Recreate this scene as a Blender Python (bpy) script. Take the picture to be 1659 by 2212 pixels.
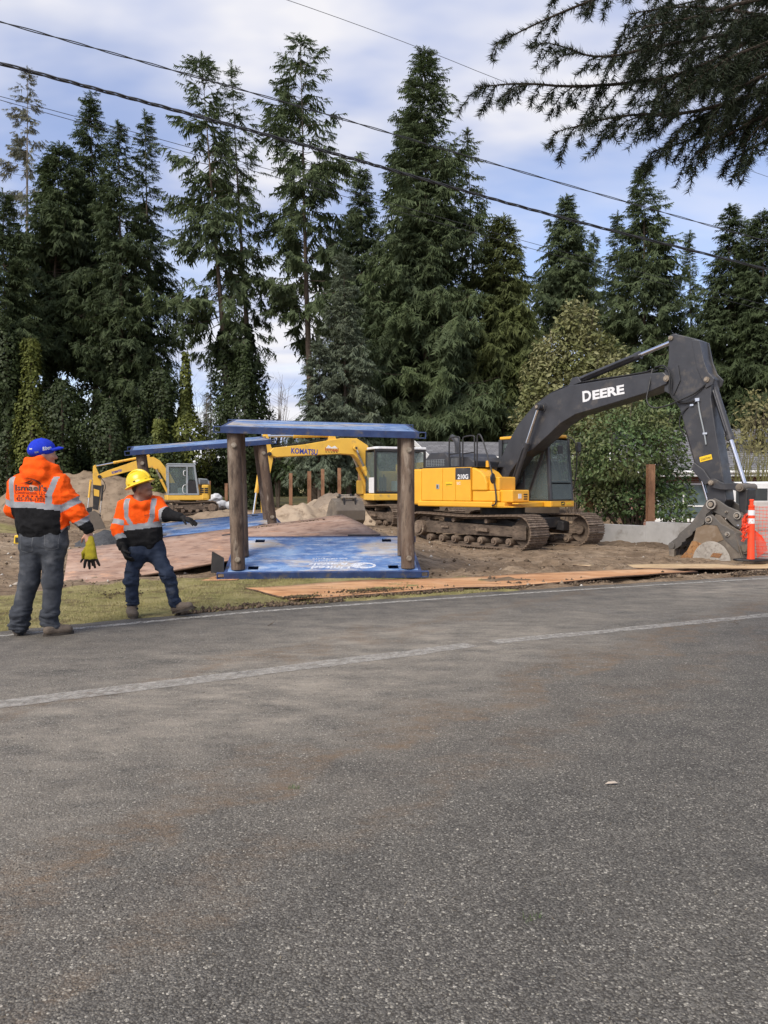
import bpy, bmesh, math, random
import numpy as np
from mathutils import Matrix, Vector
from mathutils.bvhtree import BVHTree

R = math.radians
sc = bpy.context.scene
for o in list(bpy.data.objects):
    bpy.data.objects.remove(o)
COL = sc.collection

# ------------------------------------------------------------------ camera
CAM_H = 1.4
PITCH = -math.atan(46 / 1661)
cam = bpy.data.cameras.new('camera')
cam.sensor_fit = 'VERTICAL'
cam.sensor_height = 36.0
cam.sensor_width = 27.0
cam.lens = 36.0 * 1661 / 2212
cam.clip_start = 0.05
cam.clip_end = 2000
camo = bpy.data.objects.new('camera', cam)
COL.objects.link(camo)
camo.location = (0, 0, CAM_H)
camo.rotation_euler = (math.pi / 2 + PITCH, 0, 0)
sc.camera = camo

# ------------------------------------------------------------------ sky and sun
SUN_EL, SUN_AZ = 44, 215          # azimuth clockwise from +Y
world = bpy.data.worlds.new('World')
sc.world = world
world.use_nodes = True
wn, wl = world.node_tree.nodes, world.node_tree.links
wn.clear()
out = wn.new('ShaderNodeOutputWorld')
bg = wn.new('ShaderNodeBackground')
bg.inputs['Strength'].default_value = 0.12
sky = wn.new('ShaderNodeTexSky')
sky.sky_type = 'NISHITA'
sky.sun_disc = False
sky.sun_elevation = R(SUN_EL)
sky.sun_rotation = R(SUN_AZ)
sky.air_density = 1.0
sky.dust_density = 1.0
sky.ozone_density = 2.5
tc = wn.new('ShaderNodeTexCoord')
sep = wn.new('ShaderNodeSeparateXYZ')
wl.new(tc.outputs['Generated'], sep.inputs[0])
zadd = wn.new('ShaderNodeMath'); zadd.operation = 'ADD'; zadd.inputs[1].default_value = 0.24
zmax = wn.new('ShaderNodeMath'); zmax.operation = 'MAXIMUM'; zmax.inputs[1].default_value = 0.06
wl.new(sep.outputs['Z'], zadd.inputs[0]); wl.new(zadd.outputs[0], zmax.inputs[0])
cmb = wn.new('ShaderNodeCombineXYZ')
for i, ax in enumerate('XY'):
    dv = wn.new('ShaderNodeMath'); dv.operation = 'DIVIDE'
    wl.new(sep.outputs[ax], dv.inputs[0]); wl.new(zmax.outputs[0], dv.inputs[1])
    wl.new(dv.outputs[0], cmb.inputs[i])
mp = wn.new('ShaderNodeMapping')
mp.inputs['Location'].default_value = (0.35, 1.1, 0.3)
mp.inputs['Rotation'].default_value = (0, 0, R(-28))
mp.inputs['Scale'].default_value = (0.85, 1.5, 1)
wl.new(cmb.outputs[0], mp.inputs['Vector'])
cn = wn.new('ShaderNodeTexNoise')
cn.inputs['Scale'].default_value = 1.25
cn.inputs['Detail'].default_value = 5
cn.inputs['Roughness'].default_value = 0.47
cn.inputs['Distortion'].default_value = 0.25
wl.new(mp.outputs[0], cn.inputs['Vector'])
cr = wn.new('ShaderNodeValToRGB')
cr.color_ramp.elements[0].position = 0.40
cr.color_ramp.elements[0].color = (0.08, 0.08, 0.08, 1)
cr.color_ramp.elements[1].position = 0.6
cr.color_ramp.elements[1].color = (0.97, 0.97, 0.97, 1)
wl.new(cn.outputs['Fac'], cr.inputs[0])
cn2 = wn.new('ShaderNodeTexNoise')
cn2.inputs['Scale'].default_value = 2.6
cn2.inputs['Detail'].default_value = 4
wl.new(mp.outputs[0], cn2.inputs['Vector'])
ccol = wn.new('ShaderNodeValToRGB')
ccol.color_ramp.elements[0].position = 0.38
ccol.color_ramp.elements[0].color = (0.5, 0.58, 0.84, 1)
ccol.color_ramp.elements[1].position = 0.6
ccol.color_ramp.elements[1].color = (0.95, 0.94, 0.98, 1)
wl.new(cn2.outputs['Fac'], ccol.inputs[0])
cmul = wn.new('ShaderNodeVectorMath'); cmul.operation = 'SCALE'
cmul.inputs['Scale'].default_value = 4.7
wl.new(ccol.outputs[0], cmul.inputs[0])
skm = wn.new('ShaderNodeVectorMath'); skm.operation = 'MULTIPLY'
skm.inputs[1].default_value = (1.15, 1.0, 1.02)
wl.new(sky.outputs[0], skm.inputs[0])
mix = wn.new('ShaderNodeMix'); mix.data_type = 'RGBA'
wl.new(cr.outputs[0], mix.inputs['Factor'])
wl.new(skm.outputs[0], mix.inputs['A'])
wl.new(cmul.outputs[0], mix.inputs['B'])
wl.new(mix.outputs['Result'], bg.inputs['Color'])
wl.new(bg.outputs[0], out.inputs[0])

sun = bpy.data.lights.new('sun', 'SUN')
sun.energy = 2.4
sun.angle = R(32)
sun.color = (1.0, 0.93, 0.82)
suno = bpy.data.objects.new('sun', sun)
COL.objects.link(suno)
sd = Vector((math.sin(R(SUN_AZ)) * math.cos(R(SUN_EL)), math.cos(R(SUN_AZ)) * math.cos(R(SUN_EL)), math.sin(R(SUN_EL))))
suno.rotation_euler = (-sd).to_track_quat('-Z', 'Y').to_euler()

vs = sc.view_settings
vs.view_transform = 'Standard'
vs.look = 'None'
vs.exposure = 0.8
vs.gamma = 1.0
vs.use_curve_mapping = False
sc.cycles.max_bounces = 6
sc.cycles.transparent_max_bounces = 8

# ------------------------------------------------------------------ helpers
FW = np.array([0, math.cos(PITCH), math.sin(PITCH)])
UPV = np.array([0, -math.sin(PITCH), math.cos(PITCH)])
CAMP = np.array([0, 0, CAM_H])

def pt(x, y, d):
    """survey: point at distance d (world Y) seen at picture position x, y (1659 x 2212)"""
    r = FW + np.array([1., 0, 0]) * ((x - 829.5) / 1661) + UPV * ((1106 - y) / 1661)
    return CAMP + r * (d / r[1])

def hash3(i, j, k, s):
    n = (i * 374761393 + j * 668265263 + k * 2147483647 + s * 974711) & 0xffffffff
    n = ((n ^ (n >> 13)) * 1274126177) & 0xffffffff
    n = (n ^ (n >> 16)) & 0xffff
    return n / 65535.0

def vnoise(p, s=0):
    p = np.asarray(p, float)
    f = np.floor(p).astype(np.int64)
    t = p - f
    t = t * t * (3 - 2 * t)
    r = 0
    for a in (0, 1):
        for b in (0, 1):
            for c in (0, 1):
                w = (t[..., 0] if a else 1 - t[..., 0]) * (t[..., 1] if b else 1 - t[..., 1]) * (t[..., 2] if c else 1 - t[..., 2])
                r = r + w * hash3(f[..., 0] + a, f[..., 1] + b, f[..., 2] + c, s)
    return r * 2 - 1

def fbm(p, o=4, s=0, g=0.5):
    r, a, p = 0, 1.0, np.asarray(p, float)
    for i in range(o):
        r = r + a * vnoise(p, s + i)
        p = p * 2.03 + 7.1
        a *= g
    return r

def sstep(a, b, x):
    t = np.clip((np.asarray(x, float) - a) / (b - a), 0, 1)
    return t * t * (3 - 2 * t)

def raw_mesh(name, V, F):
    """V (n,3); F array (m,k) or list of such arrays"""
    V = np.asarray(V, np.float32)
    if isinstance(F, np.ndarray):
        F = [F]
    F = [np.asarray(f, np.int32) for f in F if len(f)]
    me = bpy.data.meshes.new(name)
    nl = sum(f.size for f in F)
    npoly = sum(len(f) for f in F)
    me.vertices.add(len(V)); me.loops.add(nl); me.polygons.add(npoly)
    me.vertices.foreach_set('co', V.ravel())
    me.loops.foreach_set('vertex_index', np.concatenate([f.ravel() for f in F]))
    tot = np.concatenate([np.full(len(f), f.shape[1], np.int32) for f in F])
    st = np.concatenate([[0], np.cumsum(tot)[:-1]]).astype(np.int32)
    me.polygons.foreach_set('loop_start', st)
    me.update(calc_edges=True)
    me.validate()
    return me

def obj(name, me, mat=None, parent=None, smooth=False, bevel=0, mi=None):
    o = bpy.data.objects.new(name, me)
    COL.objects.link(o)
    if mat is not None:
        for m in (mat if isinstance(mat, (list, tuple)) else [mat]):
            me.materials.append(m)
    if mi is not None:
        me.polygons.foreach_set('material_index', np.asarray(mi, np.int32))
    if smooth:
        me.polygons.foreach_set('use_smooth', np.ones(len(me.polygons), bool))
    if parent is not None:
        o.parent = parent
    if bevel:
        b = o.modifiers.new('bevel', 'BEVEL')
        b.width = bevel; b.segments = 2; b.limit_method = 'ANGLE'; b.angle_limit = R(35)
        b.harden_normals = False
    return o

def mnp(name, V, F, mat=None, parent=None, smooth=False, bevel=0, mi=None):
    return obj(name, raw_mesh(name, V, F), mat, parent, smooth, bevel, mi)

def tag(o, label, cat, group=None):
    o['label'] = label
    o['category'] = cat
    if group:
        o['group'] = group
    return o

def struct(o):
    o['kind'] = 'structure'
    return o

def stuff(o, label=None, cat=None):
    o['kind'] = 'stuff'
    if label:
        o['label'] = label
    if cat:
        o['category'] = cat
    return o

def thing(name, label, cat, loc=(0, 0, 0), rz=0, group=None, rot=None):
    o = bpy.data.objects.new(name, None)
    COL.objects.link(o)
    o.location = loc
    o.rotation_euler = rot if rot else (0, 0, rz)
    o.empty_display_size = 0.3
    return tag(o, label, cat, group)

class MB:
    def __init__(s):
        s.v = []; s.f = []; s.n = 0; s.m = []
    def add(s, V, F, mi=0):
        s.v += [tuple(map(float, v)) for v in V]
        s.f += [tuple(int(i) + s.n for i in f) for f in F]
        s.m += [mi] * len(F)
        s.n = len(s.v)
        return s
    def box(s, x0, x1, y0, y1, z0, z1, mi=0):
        return s.add([(x0, y0, z0), (x1, y0, z0), (x1, y1, z0), (x0, y1, z0), (x0, y0, z1), (x1, y0, z1), (x1, y1, z1), (x0, y1, z1)],
                     [(0, 3, 2, 1), (4, 5, 6, 7), (0, 1, 5, 4), (1, 2, 6, 5), (2, 3, 7, 6), (3, 0, 4, 7)], mi)
    def obox(s, c, ax, ay, az, mi=0):
        c, ax, ay, az = map(np.array, (c, ax, ay, az))
        V = [c + i * ax + j * ay + k * az for k in (-1, 1) for i, j in ((-1, -1), (1, -1), (1, 1), (-1, 1))]
        return s.add(V, [(0, 3, 2, 1), (4, 5, 6, 7), (0, 1, 5, 4), (1, 2, 6, 5), (2, 3, 7, 6), (3, 0, 4, 7)], mi)
    def prism(s, poly, y0, y1, mi=0, taper=None):
        """polygon in (x,z) extruded along y"""
        a = sum(poly[i][0] * poly[(i + 1) % len(poly)][1] - poly[(i + 1) % len(poly)][0] * poly[i][1] for i in range(len(poly)))
        if a < 0:
            poly = poly[::-1]
        n = len(poly)
        V = [(x, y0, z) for x, z in poly] + [(x, y1, z) for x, z in poly]
        F = [tuple(range(n)), tuple(range(2 * n - 1, n - 1, -1))]
        F += [((i + 1) % n, i, n + i, n + (i + 1) % n) for i in range(n)]
        return s.add(V, F, mi)
    def prismz(s, poly, z0, z1, mi=0):
        a = sum(poly[i][0] * poly[(i + 1) % len(poly)][1] - poly[(i + 1) % len(poly)][0] * poly[i][1] for i in range(len(poly)))
        if a < 0:
            poly = poly[::-1]
        n = len(poly)
        V = [(x, y, z0) for x, y in poly] + [(x, y, z1) for x, y in poly]
        F = [tuple(range(n - 1, -1, -1)), tuple(range(n, 2 * n))]
        F += [(i, (i + 1) % n, n + (i + 1) % n, n + i) for i in range(n)]
        return s.add(V, F, mi)
    def cyl(s, p0, p1, r0, r1=None, n=12, mi=0, caps=True):
        return s.tube([p0, p1], [r0, r0 if r1 is None else r1], n, mi, caps)
    def tube(s, pts, r, n=8, mi=0, caps=True):
        pts = [np.array(p, float) for p in pts]
        if not hasattr(r, '__len__'):
            r = [r] * len(pts)
        V = []; up = None
        for i, p in enumerate(pts):
            t = pts[min(i + 1, len(pts) - 1)] - pts[max(i - 1, 0)]
            t = t / (np.linalg.norm(t) + 1e-9)
            if up is None:
                up = np.array([0, 0, 1.]) if abs(t[2]) < .9 else np.array([1., 0, 0])
            a = np.cross(t, up); a /= np.linalg.norm(a) + 1e-9
            b = np.cross(a, t); up = b
            for k in range(n):
                w = 2 * math.pi * k / n
                V.append(p + r[i] * (math.cos(w) * a + math.sin(w) * b))
        F = []
        for i in range(len(pts) - 1):
            for k in range(n):
                k2 = (k + 1) % n
                F.append((i * n + k, (i + 1) * n + k, (i + 1) * n + k2, i * n + k2))
        if caps:
            F.append(tuple(range(n)))
            F.append(tuple((len(pts) - 1) * n + k for k in range(n - 1, -1, -1)))
        return s.add(V, F, mi)
    def lathe(s, prof, c=(0, 0, 0), n=20, mi=0):
        V = []; F = []
        for r, z in prof:
            for k in range(n):
                w = 2 * math.pi * k / n
                V.append((c[0] + r * math.cos(w), c[1] + r * math.sin(w), c[2] + z))
        for i in range(len(prof) - 1):
            for k in range(n):
                k2 = (k + 1) % n
                F.append((i * n + k, i * n + k2, (i + 1) * n + k2, (i + 1) * n + k))
        F.append(tuple(range(n - 1, -1, -1)))
        F.append(tuple((len(prof) - 1) * n + k for k in range(n)))
        return s.add(V, F, mi)
    def xf(s, M):
        M = np.array(M)
        s.v = [tuple((M @ np.array([*v, 1.0]))[:3]) for v in s.v]
        return s
    def build(s, name, mat, parent=None, bevel=0, smooth=False):
        me = bpy.data.meshes.new(name)
        me.from_pydata(s.v, [], s.f)
        o = obj(name, me, mat, parent, False, bevel)
        if any(s.m):
            me.polygons.foreach_set('material_index', np.array(s.m, np.int32))
        if smooth:
            for p in me.polygons:
                p.use_smooth = True
            me.set_sharp_from_angle(angle=R(40))
        me.update()
        return o

def frame_M(o, x, y):
    """4x4 with origin o, x axis x, y axis y (orthonormalised), z = x cross y"""
    x = Vector(x).normalized(); y = Vector(y); y = (y - x * y.dot(x)).normalized(); z = x.cross(y)
    return Matrix(((x[0], y[0], z[0], o[0]), (x[1], y[1], z[1], o[1]), (x[2], y[2], z[2], o[2]), (0, 0, 0, 1)))

def text_mesh(s, size=1.0, bold=0.0, extrude=0.0, space=1.0, align='CENTER', shear=0.0):
    cu = bpy.data.curves.new('t', 'FONT')
    cu.body = s; cu.size = size; cu.offset = bold; cu.extrude = extrude
    cu.align_x = align; cu.align_y = 'CENTER'; cu.space_character = space; cu.resolution_u = 3
    cu.shear = shear
    ob = bpy.data.objects.new('t', cu)
    COL.objects.link(ob)
    dg = bpy.context.evaluated_depsgraph_get()
    dg.update()
    me = bpy.data.meshes.new_from_object(ob.evaluated_get(dg))
    bpy.data.objects.remove(ob); bpy.data.curves.remove(cu)
    return me

def lettering(s, M, size, mat, parent, bold=0.0, width=None, name='lettering', shear=0.0, space=1.0, ext=0.001):
    me = text_mesh(s, size, bold, ext, space, shear=shear)
    if width:
        xs = [v.co.x for v in me.vertices]
        k = width / (max(xs) - min(xs))
        me.transform(Matrix.Diagonal((k, 1, 1, 1)))
    me.transform(M)
    return obj(name, me, mat, parent)

def copy_tree(o, parent=None):
    c = o.copy(); COL.objects.link(c); c.parent = parent
    for ch in list(o.children):
        copy_tree(ch, c)
    return c

# ------------------------------------------------------------------ materials
def nodes(name):
    m = bpy.data.materials.new(name)
    m.use_nodes = True
    n, l = m.node_tree.nodes, m.node_tree.links
    return m, n, l, n['Principled BSDF']

def rgba(c):
    return (c[0], c[1], c[2], 1)

def noise_node(n, l, vec, scale, detail=5, rough=.55, stretch=None, rot=0, loc=(0, 0, 0)):
    if stretch or rot or loc != (0, 0, 0):
        mp = n.new('ShaderNodeMapping')
        mp.inputs['Scale'].default_value = stretch or (1, 1, 1)
        mp.inputs['Rotation'].default_value = (0, 0, rot)
        mp.inputs['Location'].default_value = loc
        l.new(vec, mp.inputs['Vector']); vec = mp.outputs[0]
    t = n.new('ShaderNodeTexNoise')
    t.inputs['Scale'].default_value = scale
    t.inputs['Detail'].default_value = detail
    t.inputs['Roughness'].default_value = rough
    l.new(vec, t.inputs['Vector'])
    return t.outputs['Fac']

def ramp(n, l, fac, stops):
    r = n.new('ShaderNodeValToRGB')
    e = r.color_ramp.elements
    while len(e) < len(stops):
        e.new(0.5)
    for el, (p, c) in zip(e, stops):
        el.position = p
        el.color = rgba(c) if hasattr(c, '__len__') else (c, c, c, 1)
    l.new(fac, r.inputs[0])
    return r.outputs[0]

def mixc(n, l, fac, a, b):
    m = n.new('ShaderNodeMix'); m.data_type = 'RGBA'
    for k, v in (('Factor', fac), ('A', a), ('B', b)):
        if hasattr(v, 'links'):
            l.new(v, m.inputs[k])
        else:
            m.inputs[k].default_value = rgba(v) if k != 'Factor' else v
    return m.outputs['Result']

def bump(n, l, bsdf, h, strength, dist=0.02):
    b = n.new('ShaderNodeBump')
    b.inputs['Strength'].default_value = strength
    b.inputs['Distance'].default_value = dist
    l.new(h, b.inputs['Height']); l.new(b.outputs[0], bsdf.inputs['Normal'])

def mat(name, c1, c2=None, scale=6, rough=.6, metal=0, bs=0, bscale=40, dirt=None, dscale=2.5, dlo=.5, dhi=.65, stretch=None, spec=None, detail=6):
    m, n, l, b = nodes(name)
    tc = n.new('ShaderNodeTexCoord').outputs['Object']
    c2 = c2 or tuple(x * .82 for x in c1)
    col = ramp(n, l, noise_node(n, l, tc, scale, detail, .6, stretch), [(.32, c1), (.68, c2)])
    if dirt:
        f = ramp(n, l, noise_node(n, l, tc, dscale, 7, .65, stretch, loc=(3, 5, 7)), [(dlo, 0.0), (dhi, 1.0)])
        col = mixc(n, l, f, col, dirt)
    l.new(col, b.inputs['Base Color'])
    rr = ramp(n, l, noise_node(n, l, tc, scale * 1.7, 4), [(.3, max(0, rough - .1)), (.7, min(1, rough + .1))])
    l.new(rr, b.inputs['Roughness'])
    b.inputs['Metallic'].default_value = metal
    if spec is not None:
        b.inputs['Specular IOR Level'].default_value = spec
    if bs:
        bump(n, l, b, noise_node(n, l, tc, bscale, 5, .6, stretch), bs)
    return m

def leafmat(name, c1, c2, c3=None, clump=.5, rough=.7, trans=.25):
    m, n, l, b = nodes(name)
    g = n.new('ShaderNodeNewGeometry')
    tc = n.new('ShaderNodeTexCoord').outputs['Object']
    col = mixc(n, l, g.outputs['Random Per Island'], c1, c2)
    if c3:
        f = ramp(n, l, noise_node(n, l, tc, clump, 3), [(.42, 0.0), (.68, 1.0)])
        col = mixc(n, l, f, col, c3)
    l.new(col, b.inputs['Base Color'])
    b.inputs['Roughness'].default_value = rough
    b.inputs['Specular IOR Level'].default_value = .25
    t = n.new('ShaderNodeBsdfTranslucent')
    l.new(col, t.inputs['Color'])
    ms = n.new('ShaderNodeMixShader')
    ms.inputs[0].default_value = trans
    l.new(b.outputs[0], ms.inputs[1]); l.new(t.outputs[0], ms.inputs[2])
    l.new(ms.outputs[0], n['Material Output'].inputs[0])
    return m

def glassmat(name, tint=(.88, .94, .92), a=.24):
    m, n, l, b = nodes(name)
    b.inputs['Base Color'].default_value = rgba((.22, .26, .26))  # pale diffuse colour paints a haze brightness into the panes
    b.inputs['Roughness'].default_value = .05
    b.inputs['Specular IOR Level'].default_value = .6
    t = n.new('ShaderNodeBsdfTransparent'); t.inputs[0].default_value = rgba(tint)
    ms = n.new('ShaderNodeMixShader'); ms.inputs[0].default_value = a
    l.new(t.outputs[0], ms.inputs[1]); l.new(b.outputs[0], ms.inputs[2])
    l.new(ms.outputs[0], n['Material Output'].inputs[0])
    return m

# ------------------------------------------------------------------ ground shape
EX = [-60, -25, -12, -8, -3.69, -1.44, 0, 2.38, 6.11, 14, 30, 80]
EY = [-70, -18, -.6, 3.7, 7.38, 8.88, 9.57, 10.67, 12.24, 15.2, 20.5, 36]
def edge_y(X):                      # white edge line of the road
    return np.interp(X, EX, EY)
def zground(X, Y):
    X = np.asarray(X, float); Y = np.asarray(Y, float)
    zl = np.interp(Y, [0, 10.3, 12, 14, 17, 22, 30, 40, 60, 200], [0, 0, .06, .24, .32, .22, .06, .22, .7, 2.5])
    zr = np.interp(Y, [0, 11, 14, 20, 30, 40, 60, 200], [0, 0, -.05, -.1, -.04, .2, .7, 2.5])
    w = sstep(-.6, 2.4, X)
    z = zl * (1 - w) + zr * w
    z = z - .85 * np.exp(-((X + 14.5) / 3) ** 2 - ((Y - 37.5) / np.where(Y < 37.5, 8, 5)) ** 2)
    z = z - .3 * np.exp(-((X + 11) / 3.2) ** 2 - ((Y - 28) / 5) ** 2)
    return z
# ------------------------------------------------------------------ asphalt, soil, verge
def asphalt_nodes(n, l, tc):
    big = ramp(n, l, noise_node(n, l, tc, .32, 4, .55, (1, 3.0, 1), R(-26), (3.1, 0, 0)), [(.42, 0.0), (.66, 1.0)])
    v1 = n.new('ShaderNodeTexVoronoi'); v1.inputs['Scale'].default_value = 140
    l.new(tc, v1.inputs['Vector'])
    cell = n.new('ShaderNodeSeparateColor'); l.new(v1.outputs['Color'], cell.inputs[0])
    stone = ramp(n, l, cell.outputs[0], [(0.0, (.07, .065, .057)), (.45, (.112, .105, .092)), (.8, (.15, .141, .124)), (.94, (.2, .186, .158)), (.995, (.36, .34, .29))])
    v2 = n.new('ShaderNodeTexVoronoi'); v2.inputs['Scale'].default_value = 75
    l.new(tc, v2.inputs['Vector'])
    c2 = n.new('ShaderNodeSeparateColor'); l.new(v2.outputs['Color'], c2.inputs[0])
    pick = ramp(n, l, c2.outputs[1], [(.66, 0.0), (.69, 1.0)])
    near2 = ramp(n, l, v2.outputs['Distance'], [(.42, 1.0), (.55, 0.0)])
    pk = n.new('ShaderNodeMath'); pk.operation = 'MULTIPLY'
    l.new(pick, pk.inputs[0]); l.new(near2, pk.inputs[1])
    stone2 = ramp(n, l, c2.outputs[0], [(0, (.085, .08, .072)), (.5, (.155, .146, .129)), (.85, (.23, .217, .188)), (.97, (.4, .375, .32))])
    col = mixc(n, l, pk.outputs[0], stone, stone2)
    gap = ramp(n, l, v1.outputs['Distance'], [(.52, 0.0), (.78, 1.0)])
    col = mixc(n, l, gap, col, (.052, .047, .04))
    fine = ramp(n, l, noise_node(n, l, tc, 3.0, 6, .7), [(.35, (.82, .82, .82)), (.65, (1.14, 1.13, 1.11))])
    mul = n.new('ShaderNodeMix'); mul.data_type = 'RGBA'; mul.blend_type = 'MULTIPLY'
    mul.inputs['Factor'].default_value = 1
    l.new(col, mul.inputs['A']); l.new(fine, mul.inputs['B']); col = mul.outputs['Result']
    # position across the tyre tracks that swing from the near lane into the site
    dot = n.new('ShaderNodeVectorMath'); dot.operation = 'DOT_PRODUCT'
    l.new(tc, dot.inputs[0]); dot.inputs[1].default_value = (-math.sin(R(48)) / 8, math.cos(R(48)) / 8, 0)
    wob = n.new('ShaderNodeMath'); wob.operation = 'MULTIPLY_ADD'
    l.new(noise_node(n, l, tc, 1.1, 6, .62), wob.inputs[0]); wob.inputs[1].default_value = .26
    l.new(dot.outputs['Value'], wob.inputs[2])                      # q/8 + .16*noise (mean +.08)
    k = .13
    film = n.new('ShaderNodeMath'); film.operation = 'MULTIPLY'
    l.new(ramp(n, l, wob.outputs[0], [(.2 + k, 0.0), (.34 + k, .25), (.47 + k, .72), (.58 + k, .66), (.72 + k, .48), (.97, .4)]), film.inputs[0])
    l.new(ramp(n, l, noise_node(n, l, tc, 2.2, 7, .7, (1, 2.0, 1), R(-40)), [(.32, .05), (.68, 1.0)]), film.inputs[1])
    side = ramp(n, l, noise_node(n, l, tc, .35, 3, .5, loc=(4.4, 1.2, 0)), [(.36, .55), (.6, 1.0)])
    fm2 = n.new('ShaderNodeMath'); fm2.operation = 'MULTIPLY'
    l.new(film.outputs[0], fm2.inputs[0]); l.new(side, fm2.inputs[1])
    col = mixc(n, l, fm2.outputs[0], col, (.4, .35, .28))
    st = ramp(n, l, wob.outputs[0], [(.25 + k, 0.0), (.275 + k, .42), (.295 + k, .04), (.335 + k, .04), (.355 + k, .75), (.38 + k, .3), (.4 + k, 0.0), (.60 + k, 0.0), (.63 + k, .6), (.655 + k, 0.0)])
    br = ramp(n, l, noise_node(n, l, tc, 5, 8, .78, (1, 2.2, 1), R(-48)), [(.4, .0), (.62, 1.0)])
    sm = n.new('ShaderNodeMath'); sm.operation = 'MULTIPLY'
    l.new(st, sm.inputs[0]); l.new(br, sm.inputs[1])
    col = mixc(n, l, sm.outputs[0], col, (.175, .115, .066))
    return col, v1, v2, pk

def asphalt():
    m, n, l, b = nodes('asphalt')
    tc = n.new('ShaderNodeTexCoord').outputs['Object']
    col, v1, v2, pk = asphalt_nodes(n, l, tc)
    l.new(col, b.inputs['Base Color'])
    b.inputs['Roughness'].default_value = .82
    b.inputs['Specular IOR Level'].default_value = .3
    h = ramp(n, l, v1.outputs['Distance'], [(.1, 1.0), (.8, 0.0)])
    a = n.new('ShaderNodeMath'); a.operation = 'ADD'
    l.new(h, a.inputs[0]); l.new(pk.outputs[0], a.inputs[1])
    bump(n, l, b, a.outputs[0], .75, .004)
    return m

M_ASPH = asphalt()

def soil():
    m, n, l, b = nodes('soil')
    tc = n.new('ShaderNodeTexCoord').outputs['Object']
    c = ramp(n, l, noise_node(n, l, tc, .55, 8, .62), [(.33, (.17, .12, .078)), (.5, (.3, .22, .145)), (.68, (.43, .335, .235))])
    c = mixc(n, l, ramp(n, l, noise_node(n, l, tc, 5, 8, .7, (1, 2.2, 1)), [(.35, .75), (.62, 0.0)]), c, (.075, .052, .034))
    peb = n.new('ShaderNodeTexVoronoi'); peb.inputs['Scale'].default_value = 9; l.new(tc, peb.inputs['Vector'])
    c = mixc(n, l, ramp(n, l, peb.outputs['Distance'], [(.05, .6), (.09, 0.0)]), c, (.42, .39, .34))
    # moss and short turf
    at = n.new('ShaderNodeAttribute'); at.attribute_name = 'grass'
    g = ramp(n, l, noise_node(n, l, tc, 1.6, 7, .68), [(.3, (.16, .155, .058)), (.5, (.27, .24, .1)), (.7, (.36, .305, .155))])
    g = mixc(n, l, ramp(n, l, noise_node(n, l, tc, 2.1, 8, .72, loc=(4, 2, 0)), [(.5, 0.0), (.62, .85)]), g, (.12, .085, .052))
    na = n.new('ShaderNodeMath'); na.operation = 'ADD'
    l.new(at.outputs['Fac'], na.inputs[0])
    l.new(ramp(n, l, noise_node(n, l, tc, 4, 6, .7), [(.3, 0.0), (.7, .5)]), na.inputs[1])
    f = ramp(n, l, na.outputs[0], [(.55, 0.0), (.8, 1.0)])
    col = mixc(n, l, f, c, g)
    l.new(col, b.inputs['Base Color'])
    b.inputs['Roughness'].default_value = .93
    b.inputs['Specular IOR Level'].default_value = .15
    bump(n, l, b, noise_node(n, l, tc, 16, 9, .72), 1.0, .05)
    return m

M_SOIL = soil()

def verge_far(X):
    return np.interp(X, [-30, -12, -8, -5, -4.4, -2, 0, 1.3, 1.9, 2.4], [-6, 5, 8.3, 10.2, 11.3, 12.0, 12.1, 12.0, 11.2, 9.0])

def grass_amount(X, Y):
    d = verge_far(X) - Y + .35 * fbm(np.stack([X * .9, Y * .9, X * 0], -1), 3, 11)
    a = sstep(-.25, .35, d)
    a = np.maximum(a, sstep(45, 50, Y))
    a = np.maximum(a, .9 * np.exp(-((X + 17.5) / 3) ** 2 - ((Y - 33) / 3) ** 2))
    a = np.where(Y < edge_y(X) - 5, 1, a)
    return a

def site_z(X, Y):
    """ground height with the relief of the soil"""
    z = zground(X, Y)
    g = grass_amount(X, Y)
    P = np.stack([X, Y, X * 0], -1)
    rough = (1 - .75 * g) * sstep(9.8, 11.8, Y - np.maximum(0, edge_y(X) - 10.8)) * (1 - .5 * sstep(40, 60, Y))
    z = z + rough * (.05 * fbm(P * 1.1, 4, 3) + .035 * fbm(P * np.array([3.2, 5, 1]), 3, 5) + .022 * np.abs(fbm(P * 9, 2, 8)))
    # heaps of churned earth between the box and the plates, and track ruts
    rid = np.exp(-((Y - (12.6 + .33 * (X - 1.4))) / .42) ** 2) * sstep(.9, 1.7, X) * (1 - sstep(4.2, 5.6, X))
    z = z + rid * (.10 + .07 * fbm(P * 4, 3, 21))
    rid2 = np.exp(-((Y - (14.6 + .2 * (X - 2))) / .35) ** 2) * sstep(1.6, 2.4, X) * (1 - sstep(6.0, 7.5, X))
    z = z + rid2 * (.07 + .07 * fbm(P * 5, 3, 23))
    for k in (0, 2.1):
        q = (X - 3.4 - k) * .77 + (Y - 17) * .64
        z = z - .05 * np.exp(-(q / .35) ** 2) * sstep(12.8, 14, Y) * (1 - sstep(18, 20, Y)) * (.7 + .5 * vnoise(P * np.array([3, 9, 1]), 4))
    return z

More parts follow.
